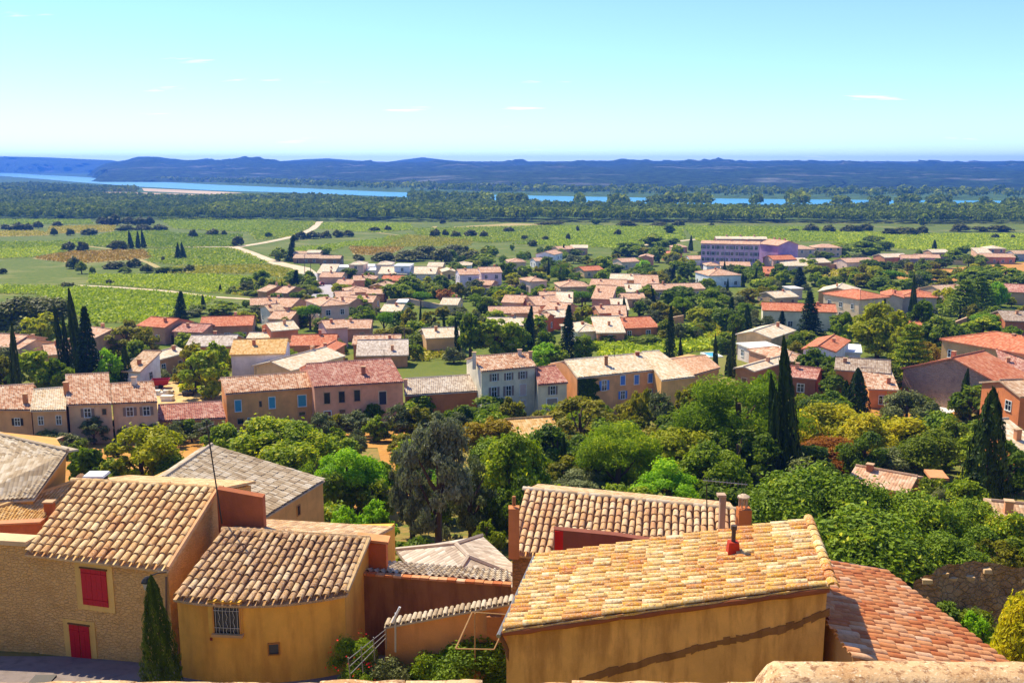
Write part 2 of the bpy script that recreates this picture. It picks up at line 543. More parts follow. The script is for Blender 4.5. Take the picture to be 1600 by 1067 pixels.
# ------------------------------------------------------------------ leaves
def unit(a):
    return a / np.maximum(np.linalg.norm(a, axis=-1, keepdims=True), 1e-9)
def leaf_quads(C, N, size, rng, asp=.62):
    """a small folded diamond leaf at each centre C with normal N"""
    n = len(C)
    N = unit(N)
    t = unit(np.cross(N, unit(rng.normal(size=(n, 3)))))
    b = np.cross(N, t)
    s = (size * rng.uniform(.6, 1.35, n))[:, None] if np.isscalar(size) else size[:, None]
    fold = N * s * .18
    V = np.stack([C - t * s, C - b * s * asp + fold, C + t * s, C + b * s * asp + fold], 1).reshape(-1, 3)
    return V, np.arange(4 * n).reshape(n, 4)
def in_poly(P, X, Y):
    r = np.zeros(len(X), bool); j = len(P) - 1
    for i in range(len(P)):
        xi, yi = P[i]; xj, yj = P[j]
        c = ((yi > Y) != (yj > Y)) & (X < (xj - xi) * (Y - yi) / (yj - yi + 1e-12) + xi)
        r ^= c; j = i
    return r
TVEC = lambda Y: np.interp(Y, TY, TZ)
FOREST = leafm('forest', '3c5620', '587428', '728c34', .25, .02)
def forest(name, zones, label):
    rng = NP
    VV, FF, TT = [], [], []
    off = 0
    for px, sp, h0, h1, nq in zones:
        P = gpoly(px)
        xs_, ys_ = [p[0] for p in P], [p[1] for p in P]
        n = int((max(xs_) - min(xs_)) * (max(ys_) - min(ys_)) / sp ** 2)
        X, Y = rng.uniform(min(xs_), max(xs_), n), rng.uniform(min(ys_), max(ys_), n)
        k = in_poly(P, X, Y); X, Y = X[k], Y[k]
        n = len(X)
        patch = np.array([mnoise.noise(Vector((x * .012, y * .006, 0))) for x, y in zip(X, Y)])
        H = (h0 + (h1 - h0) * rng.random(n)) * (1 + .35 * patch)
        Rr = H * rng.uniform(.30, .48, n)
        d = unit(rng.normal(size=(n, nq, 3)))
        d[..., 2] = np.abs(d[..., 2]) * 1.1 - .25
        d = unit(d)
        rad = rng.uniform(.72, 1.0, (n, nq, 1))
        C = np.stack([X, Y, TVEC(Y) + H * .56], 1)[:, None, :] + d * rad * np.stack([Rr, Rr, H * .46], 1)[:, None, :]
        Nn = d + .5 * rng.normal(size=d.shape)
        sz = np.repeat(Rr * (2.1 / math.sqrt(nq)), nq) * rng.uniform(.7, 1.3, n * nq)
        v, f = leaf_quads(C.reshape(-1, 3), Nn.reshape(-1, 3), sz, rng, .8)
        VV.append(v); FF.append(f + off); off += len(v)
        tr = np.repeat(np.clip(rng.random(n) * .75 + .35 * patch + .1, 0, 1), nq) + rng.uniform(-.14, .14, n * nq)
        TT.append(np.repeat(np.clip(tr, 0, 1), 4))
    o = link(name, npmesh(name, np.concatenate(VV), np.concatenate(FF), FOREST, np.concatenate(TT)))
    return tag(o, label, 'woods', kind='stuff')
forest('woods', [
    ([(-420, 341), (450, 345.5), (450, 338), (-420, 334)], 6.0, 8, 11, 40),
    ([(450, 345.5), (2000, 352), (2000, 346), (1000, 342), (450, 338)], 6.0, 8, 11, 40),
    ([(-420, 336), (450, 340), (1000, 344), (2000, 348), (2000, 330), (1200, 330), (780, 325), (600, 318), (450, 311), (340, 315), (220, 311.5), (130, 307), (-420, 304)], 8.5, 8, 11, 20)],
    'broad belt of green riverside woods beyond the vineyards')
forest('woods', [
    ([(-420, 290), (60, 291), (215, 299), (215, 303), (130, 304), (-420, 304)], 14, 8, 12, 16),
    ([(640, 308), (760, 315), (770, 322), (640, 317)], 11, 9, 14, 16)],
    'dark tree belt on the near bank of the river')
bank = []
rb = random.Random(5)
for k in range(34):
    u = rb.uniform(780, 1620); w = rb.uniform(6, 30)
    bank.append(([(u, 321), (u + w, 321.3), (u + w, 325), (u, 325)], 9, 10, 16, 18))
forest('woods', bank, 'scattered poplars standing along the water on the right')
forest('woods', [
    ([(235, 283.5), (337, 287.3), (450, 291.5), (600, 298), (780, 303.5), (1000, 307.5), (1200, 310), (2000, 312.5), (2000, 304), (1000, 299), (600, 291), (235, 279)], 24, 9, 15, 10),
    ([(-420, 262), (150, 266), (60, 271), (-420, 267)], 70, 12, 22, 8)],
    'woods on the far bank at the foot of the hills')

# ------------------------------------------------------------------ fields and tracks
SOIL = groundm('vineyard_soil', '747c2e', '88823c', '607024', .03, .4)
SOILY = groundm('stony_soil', 'b0985c', 'bca86c', '98904c', .05, .5)
GRASS = groundm('meadow', '6c8a2c', '86983c', '5a7a24', .03, .3)
DRY = groundm('dry_grass', 'c08840', 'd09c50', 'a8743a', .15, 1.2)
TRACK = groundm('track_gravel', 'd8bf96', 'e6d6b8', 'c4a678', .08, .5)
ROAD = groundm('road_asphalt', 'b8b0ac', 'c8c2be', 'a09894', .05, .6)
VINE = {
    'g': leafm('vine_green', '5c8218', '84a628', 'a0b838', .35),
    'd': leafm('vine_dark', '507618', '729424', '8ea432', .35),
    'y': leafm('vine_yellow', '6c8020', '8c962c', '9c9c3a', .3),
    'o': leafm('vine_autumn', '6c6c20', '84782c', '6c7828', .3),
}
def vineyard(label, px, ang, row, step, size, kind, soil=None, nq=4, h=.75, fill=1.0):
    if nq == 3: nq, size = 4, size * 1.08
    P = gpoly(px)
    mb = MB(); drape(mb, P, .06)
    s_ = structure(mb.build('field', soil or SOIL))
    A = np.array(P); ca, sa = math.cos(math.radians(ang)), math.sin(math.radians(ang))
    U = A @ np.array([ca, sa]); W = A @ np.array([-sa, ca])
    gu, gw = np.meshgrid(np.arange(U.min(), U.max(), step), np.arange(W.min(), W.max(), row))
    gu, gw = gu.ravel(), gw.ravel()
    n = len(gu)
    gu = gu + NP.uniform(-.3, .3, n) * step; gw = gw + NP.normal(0, .06, n) * row
    X, Y = gu * ca - gw * sa, gu * sa + gw * ca
    k = in_poly(P, X, Y) & (NP.random(n) < fill)
    X, Y = X[k], Y[k]; n = len(X)
    if n == 0: return
    C = np.repeat(np.stack([X, Y, TVEC(Y) + h * .6], 1), nq, 0) + NP.normal(size=(n * nq, 3)) * np.array([size * .45, size * .45, h * .28])
    Nn = NP.normal(size=(n * nq, 3)) + np.array([0, -.3, 1.0])
    v, f = leaf_quads(C, Nn, size * .5, NP, .8)
    tr = np.repeat(np.clip(np.repeat(NP.random(n) * .6, nq) + NP.random(n * nq) * .45, 0, 1), 4)
    o = link('vineyard', npmesh('vineyard', v, f, VINE[kind], tr))
    tag(o, label, 'vineyard', kind='stuff')
    s_['label'] = 'soil of the ' + label
FIELDS = [
    ('bright green vineyard below the woods in the upper left', [(245, 339.5), (450, 344), (450, 366), (275, 358)], 5, 2.6, 1.6, 1.3, 'g', None, 3),
    ('tan striped vineyard plot behind small trees at far left', [(78, 354), (182, 352), (178, 362), (72, 366)], 75, 3.4, 1.6, 1.0, 'y', SOILY, 3),
    ('yellowish striped vineyard at the left edge', [(-240, 362), (65, 361), (78, 368), (-240, 377)], 75, 3.4, 1.6, 1.0, 'y', SOILY, 3),
    ('thin strip of vines along the woods at far left', [(-240, 342.5), (140, 343), (145, 350), (-240, 353)], 3, 2.6, 1.6, 1.2, 'g', None, 3),
    ('wide green vineyard at left below the striped plots', [(-240, 381), (100, 378), (180, 363), (262, 360), (272, 370), (235, 386), (100, 385), (-240, 398)], 4, 2.5, 1.5, 1.2, 'd', None, 3),
    ('green vineyard left of the lone round tree', [(236, 364), (380, 367), (365, 385), (236, 388)], 8, 2.5, 1.5, 1.15, 'd', None, 3),
    ('green vineyard strip at the left edge under the long one', [(-240, 401), (90, 386), (110, 392), (50, 402), (-240, 415)], 6, 2.4, 1.5, 1.1, 'g', None, 4),
    ('rusty brown vineyard in the middle left', [(50, 404), (115, 393), (225, 391), (240, 404), (120, 412)], 12, 2.6, 1.5, 1.0, 'o', SOILY, 3),
    ('green vineyard left of the gravel road', [(230, 391), (362, 388), (400, 402), (420, 412), (300, 416), (235, 411)], 68, 3.6, 1.2, 1.1, 'd', None, 4),
    ('pale green vineyard between scattered shrubs and the road', [(262, 418), (420, 415), (462, 424), (458, 438), (400, 428), (262, 428)], 14, 2.4, 1.4, 1.0, 'y', SOIL, 4),
    ('green vineyard in front of the dirt track on the left', [(140, 430), (330, 430), (396, 434), (440, 447), (395, 462), (240, 452), (140, 444)], 60, 3.0, 1.0, .9, 'g', None, 5),
    ('lush green vineyard below the dirt track, left', [(-240, 444), (128, 449), (240, 457), (335, 466), (318, 480), (240, 505), (140, 505), (95, 480), (60, 460), (-240, 455)], 52, 2.7, .9, .9, 'g', None, 7),
    ('striped vineyard at the bend of the road', [(385, 436), (462, 440), (455, 452), (400, 462), (360, 462)], 70, 2.6, 1.2, .8, 'y', SOIL, 5),
    ('green vineyard on the far side of the track, upper centre left', [(405, 346), (492, 347), (490, 352), (455, 370), (400, 376), (390, 366)], 5, 2.6, 1.6, 1.25, 'd', None, 3),
    ('bright green vineyard right of the bend in the pale track', [(505, 349), (640, 350), (645, 359), (590, 364), (500, 358)], 4, 2.6, 1.6, 1.3, 'g', None, 3),
    ('green vineyard above the farm buildings', [(455, 389), (600, 373), (640, 366), (595, 388), (545, 384), (520, 392), (460, 397)], 16, 2.5, 1.5, 1.15, 'g', None, 4),
    ('striped yellow-green vineyard in the centre', [(605, 370), (640, 368), (742, 374), (735, 384), (640, 386), (590, 389)], 82, 3.0, 1.4, .95, 'y', SOIL, 4),
    ('orange autumn vineyard right of the farm', [(545, 386), (632, 387), (605, 400), (552, 398)], 20, 2.6, 1.5, 1.0, 'o', SOILY, 4),
    ('olive green vineyard in the upper centre', [(642, 358), (860, 353), (860, 374), (760, 380), (655, 368)], 6, 2.6, 1.6, 1.2, 'd', None, 3),
    ('wide bright green vineyard right of centre', [(860, 353), (1065, 354), (1070, 374), (960, 388), (800, 382), (860, 374)], 4, 2.6, 1.6, 1.3, 'g', None, 3),
    ('bright green vineyard behind the lilac apartment block', [(1065, 353), (1290, 356), (1300, 366), (1310, 378), (1090, 377)], 2, 2.6, 1.6, 1.3, 'g', None, 3),
    ('bright green vineyard in the upper right', [(1295, 360), (1430, 366), (1850, 367), (1850, 388), (1440, 392), (1310, 380)], 0, 2.6, 1.6, 1.3, 'g', None, 3),
    ('small striped vine plot behind the hip roofed villa', [(1266, 427), (1345, 419), (1420, 426), (1385, 438), (1300, 440)], 80, 2.8, 1.3, .9, 'y', SOILY, 5),
    ('leafy vine plot behind the long house with blue shutters', [(925, 532), (1090, 507), (1150, 520), (1120, 545), (1050, 556), (940, 560)], 35, 1.9, 1.0, 1.0, 'g', None, 9),
    ('yellowing vine plot beside the low shed', [(635, 545), (700, 543), (712, 560), (650, 566)], 60, 1.8, .9, .8, 'y', None, 8),
    ('vine plot at the right beside two cypresses', [(1085, 508), (1150, 503), (1155, 530), (1120, 540)], 40, 1.9, 1.0, .95, 'y', None, 8),
]
for f_ in FIELDS: vineyard(*f_)
ribbon('track', [(500, 346.5), (495, 352), (488, 358), (470, 366), (445, 373), (410, 380), (372, 386)], 6, TRACK)
ribbon('road', [(362, 386), (385, 394), (410, 404), (440, 413), (470, 419), (482, 428)], 8, TRACK, .09)
ribbon('street', [(482, 428), (492, 440), (505, 452), (498, 466)], 9, ROAD, .1)
ribbon('dirt_track', [(120, 446), (180, 449), (260, 455), (330, 464), (395, 468)], 3, TRACK)
ribbon('dirt_track', [(0, 381), (60, 379), (130, 384), (260, 386), (365, 386)], 3.5, TRACK)
ribbon('dirt_track', [(130, 384), (190, 392), (235, 412), (250, 420)], 3, SOILY)
ribbon('dirt_track', [(590, 364), (660, 372), (672, 362), (680, 354)], 4, SOILY)
ribbon('dirt_track', [(1000, 384), (1060, 377), (1110, 372)], 5, TRACK)
ribbon('dirt_track', [(1385, 384), (1410, 376), (1440, 371)], 7, SOILY)
sheet('meadow', [(690, 356), (800, 349), (860, 351), (820, 356), (720, 358)], SOILY, .07)
sheet('dry_meadow', [(1360, 430), (1420, 424), (1600, 410), (1640, 418), (1500, 440), (1400, 436)], DRY, .05)
sheet('yard', [(238, 600), (345, 588), (352, 640), (238, 640)], groundm('yard_sand', 'd8b070', 'e6c890', 'c49858', .2, 1.5), .05)
sheet('dry_grass', [(95, 690), (320, 680), (330, 700), (240, 740), (100, 760)], DRY, .05)
sheet('dry_grass', [(480, 682), (640, 672), (680, 720), (640, 790), (600, 850), (500, 850), (520, 800), (600, 740), (590, 700), (490, 700)], DRY, .06)
sheet('dry_grass', [(1300, 648), (1400, 632), (1500, 640), (1500, 662), (1400, 668)], DRY, .05)
sheet('gravel_yard', [(1420, 620), (1470, 612), (1500, 640), (1480, 648)], groundm('white_gravel', 'e4ddd6', 'eee8e2', 'd0c8c0', .2, 1.5), .09)
sheet('driveway', [(1095, 444), (1150, 436), (1165, 440), (1110, 450)], _M['white_gravel'], .09)
sheet('courtyard', [(715, 446), (770, 448), (760, 456), (730, 456)], _M['white_gravel'], .09)
sheet('courtyard', [(560, 427), (690, 427), (690, 433), (560, 433)], _M['white_gravel'], .09)

# ------------------------------------------------------------------ building kit
ZUP = Vector((0, 0, 1))
def obox(mb, P, R, N, x0, x1, z0, z1, d0, d1):
    c = lambda x, z, d: P + R * x + ZUP * z + N * d
    q = [c(x, z, d) for d in (d0, d1) for z in (z0, z1) for x in (x0, x1)]
    for k in ((0, 2, 3, 1), (4, 5, 7, 6), (0, 1, 5, 4), (2, 6, 7, 3), (0, 4, 6, 2), (1, 3, 7, 5)):
        mb.face([q[i] for i in k])
def glassm():
    if 'pane' not in _M:
        b = NB('window_pane')
        _M['pane'] = b.bsdf(b.mix(b.objrand(), lin('14181c'), lin('3a4248')), .12, None, .6)
    return _M['pane']
def window(root, P, R, N, w, h, frame='e8e2d8', shutter=None, closed=False, sill=True, bars=True, dark=None):
    mb = MB(); t = min(.10, w * .12)
    if not bars and frame == 'e8e2d8': frame = 'b89478'
    a, b_ = w / 2, h / 2
    obox(mb, P, R, N, -a - t, a + t, b_, b_ + t, -.05, .07)
    obox(mb, P, R, N, -a - t, a + t, -b_ - t, -b_, -.05, .14 if sill else .07)
    obox(mb, P, R, N, -a - t, -a, -b_, b_, -.05, .07)
    obox(mb, P, R, N, a, a + t, -b_, b_, -.05, .07)
    if bars and w > .5 and not closed:
        obox(mb, P, R, N, -.035, .035, -b_, b_, .012, .05)
        obox(mb, P, R, N, -a, -.035, .08, .13, .012, .045); obox(mb, P, R, N, .035, a, .08, .13, .012, .045)
    o = mb.build('window', wallm(frame), root)
    mp = MB(); obox(mp, P, R, N, -a, a, -b_, b_, -.04, .012)
    if closed:
        mp.build('shutter', plain('paint_' + (shutter or '808080'), shutter or '808080', .7), o)
    else:
        mp.build('pane', glassm() if not dark else plain('paint_' + dark, dark), o)
        if shutter:
            for s_ in (-1, 1):
                ms = MB()
                x0, x1 = (-a - t - w * .5, -a - t - .01) if s_ < 0 else (a + t + .01, a + t + w * .5)
                obox(ms, P, R, N, x0, x1, -b_, b_, .012, .06)
                ms.build('shutter', plain('paint_' + shutter, shutter, .75), o)
    return o
def door(root, P, R, N, w, h, col, frame='cbb89c'):
    mb = MB(); a = w / 2
    obox(mb, P, R, N, -a - .1, a + .1, h, h + .12, -.05, .08)
    obox(mb, P, R, N, -a - .1, -a, 0, h, -.05, .08); obox(mb, P, R, N, a, a + .1, 0, h, -.05, .08)
    o = mb.build('door', wallm(frame), root)
    m2 = MB(); obox(m2, P, R, N, -a, a, 0, h, -.04, .02); m2.build('door_leaf', plain('paint_' + col, col, .7), o)
    m3 = MB(); obox(m3, P, R, N, a - .16, a - .1, h * .45, h * .52, .02, .06); m3.build('handle', plain('iron', '2c2a28', .5, .6), o)
    return o
def chimney(root, p, w, d, h, col, cap=True):
    mb = MB()
    mb.box(p[0] - w / 2, p[0] + w / 2, p[1] - d / 2, p[1] + d / 2, p[2] - .8, p[2] + h)
    o = mb.build('chimney', wallm(col), root)
    if cap:
        m2 = MB(); m2.box(p[0] - w / 2 - .07, p[0] + w / 2 + .07, p[1] - d / 2 - .07, p[1] + d / 2 + .07, p[2] + h + .003, p[2] + h + .1)
        m2.build('chimney_cap', wallm('b89878'), o)
    return o
def tile_sheet(name, Q, n, m, mat, parent, amp, lip, jit=.012):
    """rows of barrel tiles as real relief, joined: Q = eave left, eave right, ridge right, ridge left"""
    P00, P10, P11, P01 = [np.array(q, float) for q in Q]
    nr = np.cross(P10 - P00, P01 - P00); nr /= np.linalg.norm(nr)
    prof_t = np.array([0, .13, .30, .47, .60, .80, 1.0]); prof_h = np.array([0, .62, 1.0, .62, 0, -.3, 0]) * amp
    k = len(prof_t)
    I, J = np.meshgrid(np.arange(n), np.arange(m)); I, J = I.ravel(), J.ravel()
    N_ = len(I)
    s = (I[:, None] + prof_t[None]) / n
    jl = NP.normal(0, jit, (N_, 1)); dj = NP.normal(0, .06, (N_, 1))
    def pt(s, t, hgt):
        return ((1 - s) * (1 - t))[..., None] * P00 + (s * (1 - t))[..., None] * P10 + (s * t)[..., None] * P11 + ((1 - s) * t)[..., None] * P01 + hgt[..., None] * nr
    t0 = np.repeat((J[:, None] + dj * .5) / m, k, 1); t1 = np.repeat((J[:, None] + 1.0) / m, k, 1)
    A = pt(s, t0, prof_h[None] + lip + jl); B = pt(s, t1, prof_h[None] + 0 * jl); C = pt(s, t0, prof_h[None] - .12 * amp + 0 * jl)
    V = np.stack([A, B, C], 1).reshape(-1, 3)
    base = (np.arange(N_) * 3 * k)[:, None]
    q = np.arange(k - 1)[None]
    f1 = np.stack([base + q, base + q + 1, base + k + q + 1, base + k + q], -1).reshape(-1, 4)
    f2 = np.stack([base + 2 * k + q, base + 2 * k + q + 1, base + q + 1, base + q], -1).reshape(-1, 4)
    tr = np.repeat(NP.random(N_), 3 * k)
    o = link(name, npmesh(name, V, np.concatenate([f1, f2]), mat, tr), parent)
    o['kind'] = 'stuff'
    return o
root_info = {}
HDIM = {}
def canal_mesh(seed):
    rg = random.Random(seed)
    seg = 7
    V, F = [], []
    for yy, wd, lift in ((0, 1.0, 0), (.5, .93, .01), (1, .84, 0)):
        for th in (0, .11):
            for k in range(seg):
                t = math.pi * k / (seg - 1)
                r = wd / 2 - th
                V.append((-math.cos(t) * r + rg.uniform(-.012, .012), yy, math.sin(t) * (1 - th * 1.4) * (wd) + lift - .12 * (yy < 0)))
    n = seg
    for j in range(2):
        o0, o1 = j * 2 * n, (j + 1) * 2 * n
        for k in range(n - 1):
            F.append((o0 + k, o1 + k, o1 + k + 1, o0 + k + 1)[::-1])
            F.append((o0 + n + k, o0 + n + k + 1, o1 + n + k + 1, o1 + n + k)[::-1])
    for k in range(n - 1):
        F.append((k, k + 1, n + k + 1, n + k)[::-1]); F.append((4 * n + k, 5 * n + k, 5 * n + k + 1, 4 * n + k + 1)[::-1])
    me = bpy.data.meshes.new('tile'); me.from_pydata(V, [], F)
    me.polygons.foreach_set('use_smooth', [True] * (len(F) - 2 * (n - 1)) + [False] * (2 * (n - 1)))
    return me
CANAL = [canal_mesh(k) for k in range(4)]
_canal = {}
def tile_objects(roof, Q, n, m, mat, bulge=Vector((0, 0, 0)), w=.8, hgt=.42, jit=1.0, name='tile', skip=None):
    P00, P10, P11, P01 = [Vector(q) for q in Q]
    def P(s, t):
        return P00 * (1 - s) * (1 - t) + P10 * s * (1 - t) + P11 * s * t + P01 * (1 - s) * t + bulge * (4 * s * (1 - s) * (1 - t))
    rg = random.Random(n * 31 + m)
    if mat.name not in _canal:
        _canal[mat.name] = []
        for me in CANAL:
            me2 = me.copy(); me2.materials.append(mat); _canal[mat.name].append(me2)
    for i in range(n):
        ph = rg.uniform(-.25, .25)
        for j in range(m):
            s, t = (i + .5) / n, (j + (ph if j else ph * .3)) / m
            if skip and skip(s, t): continue
            t = max(t, -.02)
            p = P(s, t); up = P(s, t + 1 / m) - p
            ac = (P((i + 1) / n, t) - P(i / n, t))
            L = up.length * 1.16; wd = ac.length * w * rg.uniform(.94, 1.05)
            nr = ac.cross(up).normalized(); up.normalize(); ac = up.cross(nr)
            ang = rg.gauss(0, .022) * jit
            up2 = (up + ac * ang - nr * .055).normalized(); ac2 = (ac - up * ang).normalized(); nr2 = ac2.cross(up2).normalized()
            o = bpy.data.objects.new(name, rg.choice(_canal[mat.name]))
            COL.objects.link(o); o.parent = roof
            p = p + nr * (.055 + rg.uniform(-.01, .015)) + ac * rg.gauss(0, .008)
            o.matrix_basis = Matrix.Translation(p) @ Matrix((ac2 * wd, up2 * L, nr2 * wd * hgt)).transposed().to_4x4()
def ridge_tiles(roof, a, b, wd, mat, n, hgt=.45, name='ridge_tile'):
    a, b = Vector(a), Vector(b)
    up = (b - a) / n; ac = ZUP.cross(up).normalized() * -1
    if mat.name not in _canal:
        _canal[mat.name] = []
        for me in CANAL:
            me2 = me.copy(); me2.materials.append(mat); _canal[mat.name].append(me2)
    rg = random.Random(n)
    for k in range(n):
        p = a + up * k + ZUP * rg.uniform(0, .02)
        u1 = up.normalized(); a1 = u1.cross(ZUP).normalized(); n1 = a1.cross(u1)
        o = bpy.data.objects.new(name, rg.choice(_canal[mat.name])); COL.objects.link(o); o.parent = roof
        o.matrix_basis = Matrix.Translation(p) @ Matrix((a1 * wd, u1 * up.length * 1.1, n1 * wd * hgt)).transposed().to_4x4()
def facing(n, at):
    return n.x * -at.x + n.y * -at.y > .12 * at.length
def house(label, ref, u, v, wpx, d, h, kind, yaw, roof, wall, pitch=.27, chim=1, win='auto', shutter=None, name='house', cat='house', over=.35, wh=1.25, floors=None, seed=None):
    rg = random.Random(hash((round(u), round(v), wpx)) & 0xffff)
    dd = d
    rise = pitch * d / 2
    p = ground(u, v, h + rise * .5)
    w = wpx * mpp(p.y, v)
    yw = math.radians(yaw)
    if kind == 'gableF':
        w, d = d, w; yw += math.pi / 2; kind = 'gable'
    rise = pitch * (d / 2 if kind != 'shed' else d)
    if kind == 'hip': rise = pitch * min(w, d) / 2
    zb = T(p.y)
    root = thing(name, label, cat, (p.x, p.y, zb), yw)
    HOUSES.append((p.x, p.y, .5 * math.hypot(w, d) * .9))
    if ref: REFS.append((u, v, ref))
    X, Y = w / 2, d / 2
    HDIM[label] = (root, w, d, h)
    th = .22
    # walls
    mb = MB()
    if kind == 'gable':
        prof = [(-Y, -2.5), (Y, -2.5), (Y, h), (0, h + rise), (-Y, h)]
        mb.prism([(X, y, z) for y, z in prof], [(-X, y, z) for y, z in prof])
    elif kind == 'shed':
        prof = [(-Y, -2.5), (Y, -2.5), (Y, h + rise), (-Y, h)]
        mb.prism([(X, y, z) for y, z in prof], [(-X, y, z) for y, z in prof])
    else:
        mb.box(-X, X, -Y, Y, -2.5, h)
    mb.build('wall', wallm(wall), root)
    # roof
    mr = MB(); o = over; W, D = X + o * .8, Y + o
    if kind == 'gable':
        he, hr = h - pitch * o + th + .02, h + rise + th + .02
        mr.slab([(-W, -D, he), (W, -D, he), (W, -.001, hr), (-W, -.001, hr)], th)
        mr.slab([(W, D, he), (-W, D, he), (-W, .001, hr), (W, .001, hr)], th)
        rl = [((-W, 0, hr + .03), (W, 0, hr + .03))]
    elif kind == 'shed':
        he, hr = h - pitch * o + th + .02, h + rise + pitch * o + th + .02
        mr.slab([(-W, -D, he), (W, -D, he), (W, D, hr), (-W, D, hr)], th)
        rl = [((-W, D, hr + .03), (W, D, hr + .03))]
    elif kind == 'hip':
        he = h - pitch * o + th + .02
        k = min(W, D); hr = he + pitch * k
        if W >= D:
            a, b_ = (-(W - D), 0), (W - D, 0)
        else:
            a, b_ = (0, -(D - W)), (0, D - W)
        c = [(-W, -D), (W, -D), (W, D), (-W, D)]
        E = [(x, y, he) for x, y in c]; A, B = (*a, hr), (*b_, hr)
        if W >= D:
            mr.slab([E[0], E[1], B, A] if W > D + .05 else [E[0], E[1], A], th); mr.slab([E[2], E[3], A, B] if W > D + .05 else [E[2], E[3], A], th)
            mr.slab([E[1], E[2], B], th); mr.slab([E[3], E[0], A], th)
            rl = [(E[0], A), (E[3], A), (E[1], B), (E[2], B)] + ([(A, B)] if W > D + .05 else [])
        else:
            mr.slab([E[0], E[1], A], th); mr.slab([E[2], E[3], B], th)
            mr.slab([E[1], E[2], B, A], th); mr.slab([E[3], E[0], A, B], th)
            rl = [(E[0], A), (E[1], A), (E[2], B), (E[3], B), (A, B)]
    else:
        mr.box(-W, W, -D, D, h + .003, h + .25); rl = []
    ro = mr.build('roof', tilem(roof, 'uv') if kind != 'flat' else wallm(roof if len(roof) == 6 else 'e6dcc8'), root)
    if rl and p.y < 480:
        mg = MB()
        for a, b_ in rl: mg.tube([Vector(a) + ZUP * .03, Vector(b_) + ZUP * .03], .12, 5)
        mg.build('ridge_tile', tilem(roof, 'uv'), ro)
    if kind != 'flat':
        for k in range(chim):
            cx = rg.uniform(-.7, .7) * X; cy = rg.uniform(-.45, .2) * Y
            if kind == 'hip': cx *= .3; cy *= .4
            zz = h + (rise * (1 - abs(cy) / Y) if kind == 'gable' else rise * (.5 + .5 * cy / Y) if kind == 'shed' else rise * .7) + .15
            chimney(root, (cx, cy, zz), .55, .5, rg.uniform(.6, 1.1), rg.choice(['c08a64', 'c89a78', 'b87858']), True)
    # openings on the walls that face the viewer
    if win == 'auto':
        at = Vector((p.x, p.y))
        fl = floors or max(1, int(h / 2.6))
        for nx_, ny_, L, off in ((0, -1, w, Y), (0, 1, w, Y), (-1, 0, d, X), (1, 0, d, X)):
            nw = Vector((nx_ * math.cos(yw) - ny_ * math.sin(yw), nx_ * math.sin(yw) + ny_ * math.cos(yw)))
            if not facing(nw, at): continue
            N = Vector((nx_, ny_, 0)); R = Vector((-ny_, nx_, 0))
            if L < 3: continue
            cnt = max(1, min(5, int(L / 3.6)))
            for f_ in range(fl):
                zc = f_ * 2.75 + 1.55 if fl > 1 else min(1.6, h * .55)
                for i in range(cnt):
                    if rg.random() < .18: continue
                    xx = (i + .5) / cnt * L - L / 2 + rg.uniform(-.2, .2)
                    P = N * off + R * xx + ZUP * zc
                    if f_ == 0 and rg.random() < .25:
                        door(root, P - ZUP * (zc - .05), R, N, .95, 2.0, rg.choice(['5a4030', '6a5040', '8a6a50', '40505a']))
                    else:
                        window(root, P, R, N, rg.uniform(.85, 1.1), min(wh, h * .5), shutter=shutter, sill=True)
    return root
